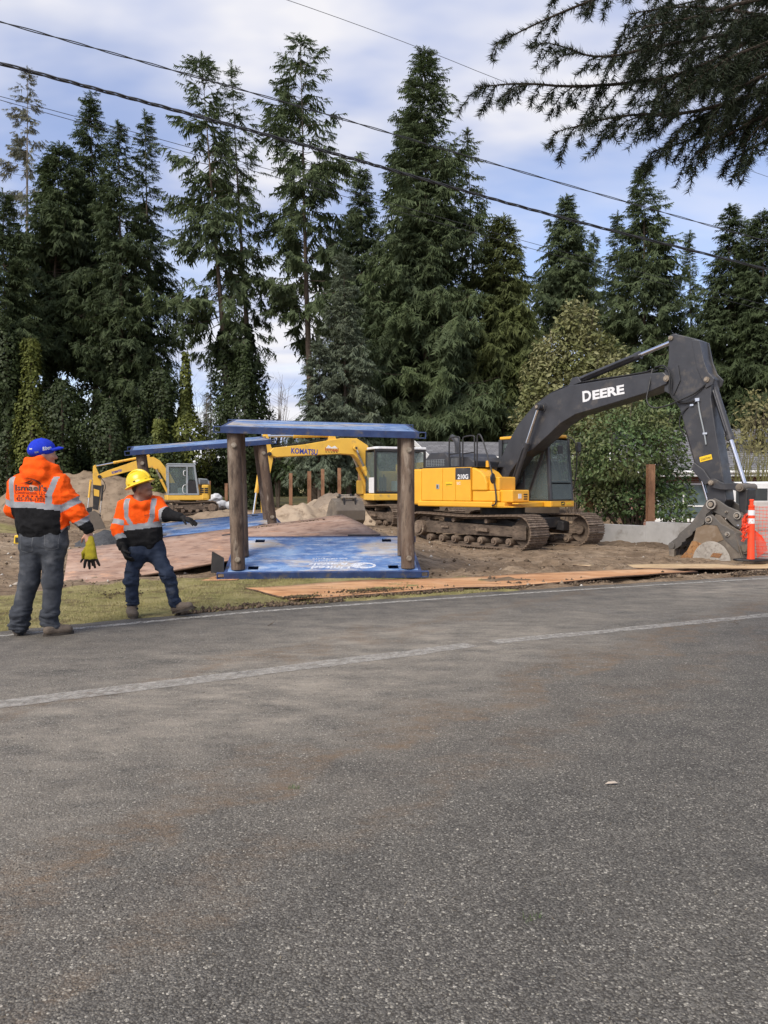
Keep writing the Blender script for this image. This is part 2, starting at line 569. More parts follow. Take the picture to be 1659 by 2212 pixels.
ys = np.concatenate([np.linspace(-120, 4, 14), np.geomspace(5, 46, 320), np.geomspace(48, 900, 26)])
ss = np.linspace(-1, 1, 390)
ss = np.sign(ss) * (.45 * np.abs(ss) + .55 * np.abs(ss) ** 2.2)
YY, SS = np.meshgrid(ys, ss, indexing='ij')
XX = SS * (1.15 * np.maximum(YY, 0) + 22 + 90 * sstep(0, -60, YY))
ZZ = site_z(XX, YY)
eg = edge_y(XX)
inroad = 1 - sstep(.26, .42, YY - eg)
near_edge = lambda X: np.interp(X, [-60, 3.2, 5, 12, 30, 80], [-110, -14, -2, 4, 14, 30])
inroad = inroad * sstep(-.2, .2, YY - near_edge(XX) - .1)
ZZ = ZZ * (1 - inroad) + inroad * -.06
ny, nx = YY.shape
idx = np.arange(ny * nx).reshape(ny, nx)
F = np.stack([idx[:-1, :-1], idx[:-1, 1:], idx[1:, 1:], idx[1:, :-1]], -1).reshape(-1, 4)
ground = mnp('ground', np.stack([XX, YY, ZZ], -1).reshape(-1, 3), F, M_SOIL, smooth=True)
ga = ground.data.attributes.new('grass', 'FLOAT', 'POINT')
ga.data.foreach_set('value', grass_amount(XX, YY).astype(np.float32).ravel())
struct(ground)

# road
rx = np.unique(np.concatenate([np.linspace(-60, -12, 25), np.linspace(-12, 16, 420), np.linspace(16, 80, 30)]))
jit = .05 * fbm(np.stack([rx * 2.2, rx * 0, rx * 0], -1), 4, 31) + .02 * fbm(np.stack([rx * 11, rx * 0, rx * 0], -1), 2, 37)
far_ = edge_y(rx) + .33 + jit
nea = near_edge(rx)
ts = np.linspace(0, 1, 12)
V = [np.stack([rx, nea + (far_ - nea) * t, rx * 0], -1) for t in ts]
V = [np.stack([rx, nea - .02, rx * 0 - .08], -1)] + V + [np.stack([rx, far_ + .03, rx * 0 - .08], -1)]
nr = len(V); nc = len(rx)
idx = np.arange(nr * nc).reshape(nr, nc)
F = np.stack([idx[:-1, :-1], idx[:-1, 1:], idx[1:, 1:], idx[1:, :-1]], -1).reshape(-1, 4)
road = struct(mnp('road', np.concatenate(V), F, M_ASPH))

def worn_paint(name, c, lo, hi, scale=9, amax=.9):
    m, n, l, b = nodes(name)
    tc = n.new('ShaderNodeTexCoord').outputs['Object']
    b.inputs['Base Color'].default_value = rgba(c)
    l.new(ramp(n, l, noise_node(n, l, tc, scale, 7, .7), [(.3, tuple(x * .75 for x in c)), (.7, c)]), b.inputs['Base Color'])
    b.inputs['Roughness'].default_value = .8
    t = n.new('ShaderNodeBsdfTransparent')
    ms = n.new('ShaderNodeMixShader')
    l.new(ramp(n, l, noise_node(n, l, tc, scale * 2.2, 8, .75), [(lo, 0.0), (hi, amax)]), ms.inputs[0])
    l.new(t.outputs[0], ms.inputs[1]); l.new(b.outputs[0], ms.inputs[2])
    l.new(ms.outputs[0], n['Material Output'].inputs[0])
    return m

M_LINE = worn_paint('worn white paint', (.5, .48, .43), .38, .6, 7, .85)
M_STRIPE = worn_paint('faded grey stripe', (.44, .415, .37), .3, .62, 6, .8)
M_GHOST = worn_paint('ghost stripe', (.27, .25, .22), .38, .72, 5, .55)

def stripe(name, xs, ys_, w, m, z=.004):
    xs, ys_ = np.array(xs, float), np.array(ys_, float)
    t = np.linspace(0, 1, 120)
    s = np.linspace(0, 1, len(xs))
    X = np.interp(t, s, xs); Y = np.interp(t, s, ys_)
    dx, dy = np.gradient(X), np.gradient(Y)
    ln = np.hypot(dx, dy); nx_, ny_ = -dy / ln, dx / ln
    j = .09 * w * fbm(np.stack([t * 18, t * 0, t * 0], -1), 3, 5)
    j2 = .09 * w * fbm(np.stack([t * 18, t * 0 + 9, t * 0], -1), 3, 6)
    A = np.stack([X + nx_ * (w / 2 + j), Y + ny_ * (w / 2 + j), X * 0 + z], -1)
    B = np.stack([X - nx_ * (w / 2 + j2), Y - ny_ * (w / 2 + j2), X * 0 + z], -1)
    n = len(t)
    i = np.arange(n - 1)
    return struct(mnp(name, np.concatenate([A, B]), np.stack([i + n, i + n + 1, i + 1, i], -1), m))

lx = np.linspace(-9, 14, 60)
stripe('edge_line', lx, edge_y(lx), .1, M_LINE)
stripe('centre_stripe', [-4.6, -2.5, -1.147, .2, .796], [4.05, 5.0, 5.785, 6.57, 6.94], .2, M_STRIPE)
stripe('centre_stripe', [1.0, 2.4, 4.3, 7.5, 14], [7.06, 7.7, 8.61, 10.1, 13.2], .16, M_STRIPE)
stripe('ghost_stripe', [1.85, 2.5, 3.05], [9.45, 8.9, 8.2], .3, M_GHOST)

# loose chippings held in the surface of the road
def octa(n, cx, cy, cz, sx, sy, sz, ang):
    T = np.array([[1, 0, 0], [0, 1, 0], [-1, 0, 0], [0, -1, 0], [.1, .1, 1], [0, 0, -1]], float)
    FT = np.array([[0, 1, 4], [1, 2, 4], [2, 3, 4], [3, 0, 4], [1, 0, 5], [2, 1, 5], [3, 2, 5], [0, 3, 5]])
    rj = np.random.RandomState(n).uniform(.7, 1.2, (n, 6, 3))
    P = T[None] * rj
    x = P[..., 0] * sx[:, None]; y = P[..., 1] * sy[:, None]; z = P[..., 2] * sz[:, None]
    c, s = np.cos(ang)[:, None], np.sin(ang)[:, None]
    V = np.stack([cx[:, None] + x * c - y * s, cy[:, None] + x * s + y * c, cz[:, None] + z], -1).reshape(-1, 3)
    Fs = (FT[None] + 6 * np.arange(n)[:, None, None]).reshape(-1, 3)
    return V, Fs

def stonemat(name, stops, rough=.8):
    m, n, l, b = nodes(name)
    g = n.new('ShaderNodeNewGeometry')
    l.new(ramp(n, l, g.outputs['Random Per Island'], stops), b.inputs['Base Color'])
    b.inputs['Roughness'].default_value = rough
    b.inputs['Specular IOR Level'].default_value = .25
    return m

rng = np.random.RandomState(5)
N = 10000
cy = 1.55 + 5.2 * rng.rand(N) ** 1.7
cx = (rng.rand(N) * 2 - 1) * (cy * .53 + .1)
s = rng.uniform(.0028, .0058, N) * (1 + .5 * (rng.rand(N) > .93))
V, F = octa(N, cx, cy, np.full(N, .0005), s, s * rng.uniform(.55, 1, N), s * .5, rng.rand(N) * 6.3)
ch = mnp('road_chippings', V, F, stonemat('chippings', [(0, (.05, .046, .04)), (.5, (.095, .088, .077)), (.85, (.15, .14, .12)), (.97, (.25, .235, .195)), (1, (.42, .39, .33))]))
stuff(ch, 'pale and dark stone chippings standing proud of the asphalt', 'chippings')

# dry needles and straw blown over the asphalt
N = 420
cy = 1.6 + 4.5 * rng.rand(N) ** 1.5
cx = (rng.rand(N) * 2 - 1) * (cy * .53 + .1)
an = rng.rand(N) * 6.283; ln_ = rng.uniform(.008, .028, N)
dx, dy = np.cos(an), np.sin(an)
P0 = np.stack([cx - dy * .0007, cy + dx * .0007, np.full(N, .004)], -1); P1_ = np.stack([cx + dy * .0007, cy - dx * .0007, np.full(N, .004)], -1)
P2_ = np.stack([cx + dx * ln_, cy + dy * ln_, np.full(N, .007)], -1)
stuff(mnp('straw', np.stack([P0, P1_, P2_], 1).reshape(-1, 3), np.arange(3 * N).reshape(-1, 3), leafmat('dry straw', (.3, .22, .12), (.5, .42, .28))), 'dry needles and straw scattered on the asphalt', 'straw')

# stones and clods on the site
N = 5200
cy = 10.8 + 30 * rng.rand(N) ** 1.5
cx = (rng.rand(N) * 2 - 1) * cy * .55
ok = (grass_amount(cx, cy) < .4) & (cy > edge_y(cx) + .5)
cx, cy = cx[ok], cy[ok]; n = len(cx)
s = rng.uniform(.012, .04, n) * (1 + 1.2 * (rng.rand(n) > .95))
V, F = octa(n, cx, cy, site_z(cx, cy) + .25 * s, s, s * rng.uniform(.6, 1, n), s * .7, rng.rand(n) * 6.3)
stuff(mnp('soil_clods', V, F, stonemat('clods', [(0, (.07, .05, .033)), (.5, (.17, .125, .085)), (.93, (.27, .21, .15)), (.97, (.45, .42, .37))], .95)), 'earth clods and small stones scattered over the dug soil', 'clods')

N = 2600                                           # earth spilled along the road edge and plates
a_ = rng.rand(N)
cx = -2.5 + 11.5 * a_
cy = edge_y(cx) + .3 + np.abs(rng.normal(0, .22, N)) + .25 * (cx > -.5)
keep = vnoise(np.stack([cx * 1.6, cy * 0, cy * 0], -1), 9) > -.15
cx, cy = cx[keep], cy[keep]; n = len(cx)
s = rng.uniform(.01, .035, n)
V, F = octa(n, cx, cy, np.maximum(site_z(cx, cy), -.01) + .3 * s, s, s * rng.uniform(.6, 1, n), s * .8, rng.rand(n) * 6.3)
stuff(mnp('spilled_earth', V, F, stonemat('dark earth', [(0, (.03, .022, .016)), (.6, (.085, .06, .04)), (1, (.16, .115, .075))], .95)), 'dark earth crumbs spilled along the road edge', 'earth')

# grass blades and moss on the verge
def blades(N, cx, cy, cz, h, seed, w=.006):
    r = np.random.RandomState(seed)
    a = r.rand(N) * 6.283; lean = r.uniform(.2, 1.1, N)
    dx, dy = np.cos(a), np.sin(a)
    px, py = -dy * w, dx * w
    b0 = np.stack([cx - px, cy - py, cz], -1); b1 = np.stack([cx + px, cy + py, cz], -1)
    tp = np.stack([cx + dx * h * lean, cy + dy * h * lean, cz + h * (1.15 - .5 * lean)], -1)
    V = np.stack([b0, b1, tp], 1).reshape(-1, 3)
    return V, np.arange(3 * N).reshape(-1, 3)

N = 95000
cx = rng.uniform(-7.5, 2.2, N); cy = rng.uniform(5.5, 12.6, N)
ok = (grass_amount(cx, cy) > .45) & (cy > edge_y(cx) + .38) & (np.abs(cx) < .56 * cy + .3)
pat = fbm(np.stack([cx * 1.7, cy * 1.7, cx * 0], -1), 4, 51)
ok &= pat + .25 * rng.randn(N) > -.25
cx, cy = cx[ok], cy[ok]; n = len(cx)
h = rng.uniform(.012, .045, n) * (1 + .8 * (rng.rand(n) > .96))
V, F = blades(n, cx, cy, site_z(cx, cy) - .004, h, 3, .004)
M_GRASS = leafmat('short grass', (.17, .175, .058), (.42, .36, .19), (.3, .26, .1), 1.2, .8, .3)
stuff(mnp('grass', V, F, M_GRASS), 'short mossy yellow green grass on the road verge', 'grass')
# ------------------------------------------------------------------ metals and paints
def rustmat(name, c1, c2, c3, scale=1.4, stretch=None, pale=None):
    m, n, l, b = nodes(name)
    tc = n.new('ShaderNodeTexCoord').outputs['Object']
    col = ramp(n, l, noise_node(n, l, tc, scale, 9, .66, stretch), [(.3, c1), (.5, c2), (.7, c3)])
    col = mixc(n, l, ramp(n, l, noise_node(n, l, tc, scale * 3.3, 8, .7, stretch, loc=(2, 9, 4)), [(.5, 0.0), (.66, .85)]), col, (c1[0] * .55, c1[1] * .5, c1[2] * .5))
    if pale:
        col = mixc(n, l, ramp(n, l, noise_node(n, l, tc, scale * 2.1, 9, .75, stretch, loc=(7, 1, 2)), [(.55, 0.0), (.66, .75)]), col, pale)
    l.new(col, b.inputs['Base Color'])
    b.inputs['Roughness'].default_value = .72
    b.inputs['Specular IOR Level'].default_value = .35
    bump(n, l, b, noise_node(n, l, tc, 30, 7, .7), .35, .01)
    return m

M_RUST = rustmat('rusted plate', (.23, .135, .092), (.355, .235, .172), (.43, .315, .25), 1.3, (1, 1.8, 1), (.6, .33, .19))
M_RUST2 = rustmat('orange rusted plate', (.34, .15, .06), (.5, .27, .13), (.55, .36, .21), 1.1, (.5, 2.4, 1), (.6, .4, .25))
M_RUST3 = rustmat('sandy rusted plate', (.36, .23, .12), (.5, .36, .2), (.55, .42, .27), 1.3, (.5, 2.6, 1))
M_PILE = rustmat('rusted pile steel', (.15, .075, .04), (.25, .13, .07), (.33, .19, .11), 2.2, (1, 1, .35))
M_EDGE = rustmat('dark plate edge', (.06, .038, .026), (.1, .06, .04), (.16, .1, .065), 4)

def bluemat():
    m, n, l, b = nodes('scuffed blue paint')
    tc = n.new('ShaderNodeTexCoord').outputs['Object']
    col = ramp(n, l, noise_node(n, l, tc, 1.6, 8, .65, (1, 1.8, 1)), [(.3, (.035, .09, .27)), (.5, (.1, .2, .43)), (.7, (.27, .4, .6))])  # blues lightened partly to paint in the sky's reflection
    col = mixc(n, l, ramp(n, l, noise_node(n, l, tc, .85, 7, .6, (.8, 1.7, 1), loc=(1.7, 4.2, 0)), [(.52, 0.0), (.6, .9)]), col, (.47, .39, .3))
    col = mixc(n, l, ramp(n, l, noise_node(n, l, tc, 5.5, 8, .75, (.6, 2, 1), loc=(5, 2, 8)), [(.5, 0.0), (.66, .9)]), col, (.46, .52, .6))
    col = mixc(n, l, ramp(n, l, noise_node(n, l, tc, 13, 6, .7, loc=(2, 2, 2)), [(.63, 0.0), (.7, .8)]), col, (.08, .05, .04))
    l.new(col, b.inputs['Base Color'])
    l.new(ramp(n, l, noise_node(n, l, tc, 4, 6), [(.3, .22), (.7, .5)]), b.inputs['Roughness'])
    bump(n, l, b, noise_node(n, l, tc, 25, 6, .7), .15, .01)
    return m
M_BLUE = bluemat()
M_BLUED = mat('deep blue paint', (.014, .03, .1), (.035, .065, .17), 5, .5, bs=.15, dirt=(.11, .1, .1), dscale=6, dlo=.52, dhi=.68)
M_PIPE = rustmat('weathered pipe', (.04, .025, .018), (.11, .074, .052), (.21, .165, .125), 1.2, (2.2, 2.2, .55), (.27, .225, .18))
M_BOLT = rustmat('bolt steel', (.16, .13, .1), (.26, .22, .17), (.34, .3, .25), 12)
M_WHITE = mat('white lettering paint', (.75, .75, .74), (.6, .61, .63), 14, .6)
M_WHITEW = worn_paint('worn white stencil', (.66, .7, .78), .34, .5, 16, .95)
M_BLACK = mat('black steel', (.016, .016, .018), (.03, .028, .027), 6, .5, dirt=(.1, .08, .06), dscale=4, dlo=.6, dhi=.8)
M_RUBBER = mat('black hose rubber', (.014, .014, .015), rough=.55)
M_DGREY = mat('charcoal machine paint', (.03, .031, .035), (.046, .047, .052), 3, .42, bs=.05, bscale=60, dirt=(.14, .12, .095), dscale=2.6, dlo=.55, dhi=.85)
M_YEL = mat('construction yellow', (.78, .4, .03), (.72, .36, .026), 3, .38, dirt=(.4, .26, .09), dscale=2.6, dlo=.66, dhi=.86)
M_KYEL = mat('faded yellow paint', (.75, .45, .06), (.66, .39, .055), 3, .5, dirt=(.3, .21, .11), dscale=3, dlo=.58, dhi=.78)
M_CHROME = mat('chromed rod', (.75, .76, .78), (.68, .69, .72), 5, .16, 1.0)
M_TRACK = rustmat('muddy track steel', (.085, .06, .042), (.17, .125, .09), (.27, .21, .155), 5, None, (.33, .27, .2))
M_TRACKD = rustmat('track frame grime', (.05, .037, .028), (.1, .075, .055), (.2, .15, .11), 2.2, (1, 1, 2.5))
M_BUCKET = mat('worn bucket steel', (.15, .125, .098), (.105, .088, .07), 3, .6, bs=.12, bscale=25, dirt=(.21, .18, .14), dscale=3.5, dlo=.52, dhi=.72)
M_BUCKETD = mat('dark worn steel', (.115, .105, .092), (.082, .075, .067), 4, .5, bs=.12, bscale=25, dirt=(.19, .165, .135), dscale=4.5, dlo=.55, dhi=.75)
M_BUCKETB = mat('brown bucket cheek', (.2, .15, .1), (.155, .105, .062), 3, .6, bs=.12, bscale=25, dirt=(.25, .2, .15), dscale=3.5, dlo=.52, dhi=.72)
M_BUCKETR = rustmat('bare rusted bucket lip', (.17, .08, .03), (.32, .16, .06), (.3, .2, .11), 4.5, None, (.2, .16, .12))
M_BUCKETG = rustmat('grey wear plate', (.25, .225, .19), (.33, .305, .265), (.38, .355, .315), 3, None, (.42, .4, .36))
M_GLASS = glassmat('cab glass')
M_SEAT = mat('cab seat', (.05, .05, .055), rough=.8)
M_GREYP = mat('grey cab paint', (.3, .33, .35), (.22, .24, .25), 5, .5, dirt=(.2, .15, .1), dscale=5, dlo=.6, dhi=.75)
M_STICK = mat('yellow sticker', (.85, .55, .02), rough=.5)
M_INK = mat('black print', (.015, .014, .014), rough=.6)

def slab(name, P, t, m, parent=None, nu=26, nv=8, warp=.012, seed=0, medge=None):
    """plate through four corners (near-left, near-right, far-right, far-left)"""
    P = [np.array(p, float) for p in P]
    u, v = np.meshgrid(np.linspace(0, 1, nu), np.linspace(0, 1, nv), indexing='ij')
    S = (P[0][None, None] * ((1 - u) * (1 - v))[..., None] + P[1] * (u * (1 - v))[..., None] + P[2] * (u * v)[..., None] + P[3] * ((1 - u) * v)[..., None])
    S[..., 2] += warp * fbm(np.stack([u * 4, v * 2, u * 0 + seed], -1), 3, seed)
    jag = .012 * fbm(np.stack([u * 30, v * 9, u * 0], -1), 2, seed + 3)
    S[..., 1] += jag * ((v == 0) | (v == 1))
    B = S.copy(); B[..., 2] -= t
    V = np.concatenate([S.reshape(-1, 3), B.reshape(-1, 3)])
    i = np.arange(nu * nv).reshape(nu, nv); k = nu * nv
    top = np.stack([i[:-1, :-1], i[1:, :-1], i[1:, 1:], i[:-1, 1:]], -1).reshape(-1, 4)
    bot = top[:, ::-1] + k
    ring = np.concatenate([i[:, 0], i[-1, 1:], i[-2::-1, -1], i[0, -2:0:-1]])
    r2 = np.roll(ring, -1)
    side = np.stack([ring + k, r2 + k, r2, ring], -1)
    F = np.concatenate([top, bot, side])
    mi = np.concatenate([np.zeros(len(top)), np.ones(len(bot) + len(side))])
    o = mnp(name, V, F, [m, medge or M_EDGE], parent, mi=mi)
    return o

# ------------------------------------------------------------------ trench plates
plA = slab('trench_plate', [(-4.7, 11.2, -.01), (.05, 13.85, .58), (-.9, 16.45, .9), (-5.67, 13.8, .33)], .028, M_RUST, seed=2, warp=.02)
tag(plA, 'wide pinkish rusted steel plate sloping up behind the two workers', 'steel plate')
for i, (x, y, z) in enumerate([(-2.98, 14.6, .55), (-2.05, 13.35, .335)]):
    MB().obox((x, y, z), (.09, .05, .01), (-.02, .045, .008), (0, 0, .012)).build('painted_slot', M_BLACK, plA)  # no hole cut: a dark block paints the slot's shade
plB = slab('trench_plate', [(-1.16, 9.72, .012), (5.2, 12.72, .075), (4.7, 13.2, .06), (-1.96, 10.82, .05)], .025, M_RUST2, seed=5, warp=.03)
tag(plB, 'long narrow orange rusted plate lying along the road edge in front', 'steel plate')
plC = slab('trench_plate', [(5.05, 13.35, .04), (10.5, 14.75, .0), (10.3, 15.4, -.02), (3.5, 14.2, .03)], .025, M_RUST3, seed=8, warp=.03)
tag(plC, 'sandy brown rusted plate under the big bucket beside the orange delineator', 'steel plate')
plD = slab('trench_plate', [(-2.75, 11.5, .05), (-2.2, 11.55, .06), (-2.2, 12.1, .07), (-2.62, 12.0, .07)], .02, M_RUST2, nu=6, nv=4, seed=9, warp=.002)
tag(plD, 'small rusted plate offcut poking out under the left corner of the trench box', 'steel plate')

# ------------------------------------------------------------------ trench boxes
def panel(parent, M, w, d, t, name='panel', holes=((-.36, .13), (.36, .13), (-.36, .87), (.36, .87)), hs=(.08, .085)):
    """blue shield panel lying flat: skin with slots, rails with open stub ends; local x width, y depth"""
    xs = sorted({-w / 2, w / 2, *[h[0] * w + s for h in holes for s in (-hs[0], hs[0])]})
    yy = sorted({.06, d - .06, *[h[1] * d + s for h in holes for s in (-hs[1], hs[1])]})
    mb = MB()
    for i in range(len(xs) - 1):
        for j in range(len(yy) - 1):
            cx_, cy_ = (xs[i] + xs[i + 1]) / 2, (yy[j] + yy[j + 1]) / 2
            if any(abs(cx_ - h[0] * w) < hs[0] * .9 and abs(cy_ - h[1] * d) < hs[1] * .9 for h in holes):
                continue
            mb.box(xs[i], xs[i + 1], yy[j], yy[j + 1], -.012, 0)
    mb.box(-w / 2 + .01, w / 2 - .01, .07, d - .07, -t + .004, -t + .012)
    o = mb.xf(M).build(name, M_BLUE, parent)
    for y0 in (0, d - .06):
        r = MB().box(-w / 2, w / 2, y0, y0 + .06, -t, .004)
        for s in (-1, 1):
            a, b = sorted((s * w / 2, s * (w / 2 + .11)))
            r.box(a, b, y0, y0 + .06, -t, -t + .014).box(a, b, y0, y0 + .06, -.014, 0)
            e0, e1 = (a, a + .016) if s < 0 else (b - .016, b)
            r.box(e0, e1, y0, y0 + .06, -t + .015, -.015)
        r.xf(M).build('edge_rail', M_BLUED, o, bevel=.004)
    for s in (-1, 1):
        a, b = sorted((s * (w / 2 - .05), s * (w / 2 + .002)))
        MB().box(a, b, .062, d - .062, -t + .002, .002).xf(M).build('end_rail', M_BLUED, o, bevel=.004)
    for h in holes:
        MB().box(h[0] * w - hs[0], h[0] * w + hs[0], h[1] * d - hs[1], h[1] * d + hs[1], -t + .013, -t + .03).xf(M).build('slot_shade', M_INK, o)  # black sheet under each slot paints its inner shade
    return o

def spreader(parent, a, b, r, side=-1):
    a, b = np.array(a, float), np.array(b, float)
    u = (b - a) / np.linalg.norm(b - a)
    o = MB().cyl(a, b, r, n=24).build('spreader_pipe', M_PIPE, parent, smooth=True)
    for q in (a + u * .16, b - u * .2):
        f = np.array([0.06, -1., 0]); f /= np.linalg.norm(f)
        p = q + f * (r - .02)
        MB().cyl(p, p + f * .045, .042, n=14).cyl(p, p + f * .055, .03, n=10).build('pin', M_BOLT, o, smooth=True)
    return o

tb = thing('trench_box', 'blue trench box with four brown pipe spreaders and white lettering on its lower panel', 'trench box', (-.92, 11.72, .15), R(4.5), 'trench boxes')
w, d = 3.02, 1.83
Mb = Matrix.Rotation(R(14.2), 4, 'X')
Mt = Matrix.Translation((-.04, .02, 2.185)) @ Matrix.Rotation(R(1.3), 4, 'Y') @ Matrix.Rotation(R(8.6), 4, 'X')
lowp = panel(tb, Mb, w, d, .1, 'lower_panel')
lowp['label'] = 'lower panel with white lettering, mud and tan scuffs'
panel(tb, Mt, w, d, .1, 'upper_panel', holes=((-.33, .15), (.36, .5)), hs=(.05, .04))
for sx in (-1, 1):
    for yy_ in (.17, .78):
        x = sx * 1.31
        a = Mb @ Vector((x, yy_, 0.0)); b = Mt @ Vector((x + (.04 if sx > 0 else -.02), yy_, -.1))
        spreader(tb, a, b, .107)
MB().prism([(-1.72, .0), (-1.52, -.02), (-1.53, .22), (-1.7, .32)], .12, .2).build('bracket', M_BLACK, tb)

def flat_text(s, x, y, size, parent, M, mat_, rot=math.pi, z=.002, **k):
    MM = M @ Matrix.Translation((x, y, z)) @ Matrix.Rotation(rot, 4, 'Z')
    return lettering(s, MM, size, mat_, parent, **k)
flat_text('United', .12, .235, .185, lowp, Mb, M_WHITEW, bold=.006, width=.62, shear=.15)
flat_text('Rentals', .08, .385, .15, lowp, Mb, M_WHITEW, bold=.005, width=.62, shear=.15)
flat_text('TRENCH SAFETY', .1, .53, .085, lowp, Mb, M_WHITEW, width=.56)
flat_text('800-UR-RENTS', .1, .64, .085, lowp, Mb, M_WHITEW, width=.56)
mb = MB()                                          # ring emblem
for k in range(32):
    a0, a1 = 2 * math.pi * k / 32, 2 * math.pi * (k + 1) / 32
    q = [(.62 + .2 * math.cos(a) * rr + (.05 if rr < 1 else 0), .3 + .135 * math.sin(a) * rr) for a, rr in ((a0, 1), (a1, 1), (a1, .52), (a0, .52))]
    mb.add([(x, y, .003) for x, y in q], [(0, 1, 2, 3)])
mb.add([(.62 + x, .3 + y, .0035) for x, y in ((-.1, .02), (-.02, .11), (.03, .05), (-.04, -.01))], [(0, 3, 2, 1)])
mb.xf(Mb).build('emblem', M_WHITEW, lowp)
flat_text('U.R.', .0, 1.2, .11, tb.children[1], Mt, M_WHITEW, rot=0, width=.4)

tb2 = thing('trench_box', 'second blue trench box leaning left, half hidden behind the rusted plate', 'trench box', (-5.17, 16.4, .36), R(16), 'trench boxes')
Mb2 = Matrix.Rotation(R(-5.5), 4, 'Y') @ Matrix.Rotation(R(7), 4, 'X') @ Matrix.Translation((1.52, 0, 0))
Mt2 = Matrix.Rotation(R(-5.5), 4, 'Y') @ Matrix.Translation((0, 0, 1.9)) @ Matrix.Rotation(R(6), 4, 'X') @ Matrix.Translation((1.46, 0, 0))
panel(tb2, Mb2, w, d, .1, 'lower_panel')
panel(tb2, Mt2, w, d, .1, 'upper_panel', holes=((-.33, .15), (.36, .5)), hs=(.05, .04))
for sx in (-1, 1):
    for yy_ in (.17, .9):
        spreader(tb2, Mb2 @ Vector((sx * 1.3, yy_, 0)), Mt2 @ Vector((sx * 1.3, yy_, -.1)), .107)

# ------------------------------------------------------------------ excavators
def track_assembly(root, yc, L, r, wid, pitch, zc, mats, outer=-1, hubx=-1, nroll=7):
    """one crawler: frame, wheels and shoes; L = wheel spacing"""
    mt, mf = mats
    per = 2 * L + 2 * math.pi * r
    n = int(round(per / pitch)); p = per / n
    belt = MB()
    ring = []
    def pos(s):
        s %= per
        if s < L:
            sag = -.05 * math.sin(math.pi * s / L) ** 2
            return np.array([-L / 2 + s, zc + r + sag]), np.array([1., -.05 * math.pi / L * math.sin(2 * math.pi * s / L)])
        s -= L
        if s < math.pi * r:
            a = math.pi / 2 - s / r
            return np.array([L / 2 + r * math.cos(a), zc + r * math.sin(a)]), np.array([math.sin(a), -math.cos(a)])
        s -= math.pi * r
        if s < L:
            return np.array([L / 2 - s, zc - r]), np.array([-1., 0])
        s -= L
        a = -math.pi / 2 - s / r
        return np.array([-L / 2 + r * math.cos(a), zc + r * math.sin(a)]), np.array([math.sin(a), -math.cos(a)])
    V = []; Fb = []
    for k in range(n):
        c, t = pos(k * p); nrm = np.array([-t[1], t[0]])
        for yy in (-.12, .12):
            for off in (-.008, -.075):
                q = c + nrm * off
                V.append((q[0], yc + yy, q[1]))
    for k in range(n):
        k2 = (k + 1) % n
        a, b = 4 * k, 4 * k2
        Fb += [(a, a + 2, b + 2, b), (a + 1, b + 1, b + 3, a + 3), (a, b, b + 1, a + 1), (a + 2, a + 3, b + 3, b + 2)]
    tr = MB().add(V, Fb).build('track', mf, root)
    # a shoe with three grouser bars, shared by all
    sh = MB()
    hw = wid / 2
    sh.box(-p * .47, p * .47, -hw, hw, -.012, .012)
    for gx in (-p * .4, 0, p * .38):
        sh.box(gx - .011, gx + .011, -hw, hw, .013, .034)
    s0 = sh.build('shoe', mt, tr)
    for k in range(n):
        o = s0 if k == 0 else bpy.data.objects.new('shoe', s0.data)
        if k:
            COL.objects.link(o); o.parent = tr
        c, t = pos((k + .5) * p)
        o.location = (c[0], yc, c[1])
        o.rotation_euler = (0, -math.atan2(t[1], t[0]), 0)
    fr = MB()
    fr.prism([(-L / 2 + .1, zc - .13), (L / 2 - .3, zc - .13), (L / 2 - .05, zc - .1), (L / 2 - .05, zc + .1), (L / 2 - .45, zc + .13), (-L / 2 + .3, zc + .2), (-L / 2 + .02, zc + .15)], yc - .17, yc + .17)
    fo = fr.build('track_frame', mf, root, bevel=.012)
    yo = yc + outer * .17
    MB().box(.35, .75, min(yo, yo + outer * .09), max(yo, yo + outer * .09), zc - .02, zc + .06).build('step', mt, fo)
    MB().box(-1.0, -.72, min(yo, yo + outer * .05), max(yo, yo + outer * .05), zc + .03, zc + .08).build('guide_lug', mt, fo)
    for k in range(nroll):
        x = -L / 2 + .38 + k * (L - .76) / (nroll - 1)
        MB().cyl((x, yc - .24, zc - r + .15), (x, yc + .24, zc - r + .15), .095, n=14).cyl((x, yc - .27, zc - r + .15), (x, yc + .27, zc - r + .15), .05, n=10).build('roller', mt, fo, smooth=True)
    for x in (-.55, .65):
        MB().cyl((x, yc - .2, zc + r - .16), (x, yc + .2, zc + r - .16), .06, n=12).build('carrier_roller', mt, fo, smooth=True)
    # idler at the front, sprocket with hub at the rear
    MB().cyl((L / 2, yc - .1, zc), (L / 2, yc + .1, zc), r - .07, n=24).cyl((L / 2, yc - .2, zc), (L / 2, yc + .2, zc), .13, n=16).build('idler', mf, root, smooth=True)
    MB().box(L / 2 - .28, L / 2 + .16, yc + outer * .19 - .012, yc + outer * .19 + .012, zc - .19, zc + .16).build('idler_guard', mf, root, bevel=.01)
    sp = MB().cyl((-L / 2, yc - .06, zc), (-L / 2, yc + .06, zc), r - .09, n=26)
    for k in range(13):
        a = 2 * math.pi * k / 13
        c = np.array([-L / 2 + (r - .075) * math.cos(a), yc, zc + (r - .075) * math.sin(a)])
        sp.obox(c, (.035 * math.cos(a), 0, .035 * math.sin(a)), (0, .05, 0), (-.03 * math.sin(a), 0, .03 * math.cos(a)))
    sp.cyl((-L / 2, yc - .3, zc), (-L / 2, yc + .3, zc), .21, n=22).cyl((-L / 2, yc - .34, zc), (-L / 2, yc + .34, zc), .15, n=18)
    sp.build('sprocket', mt, root, smooth=True)

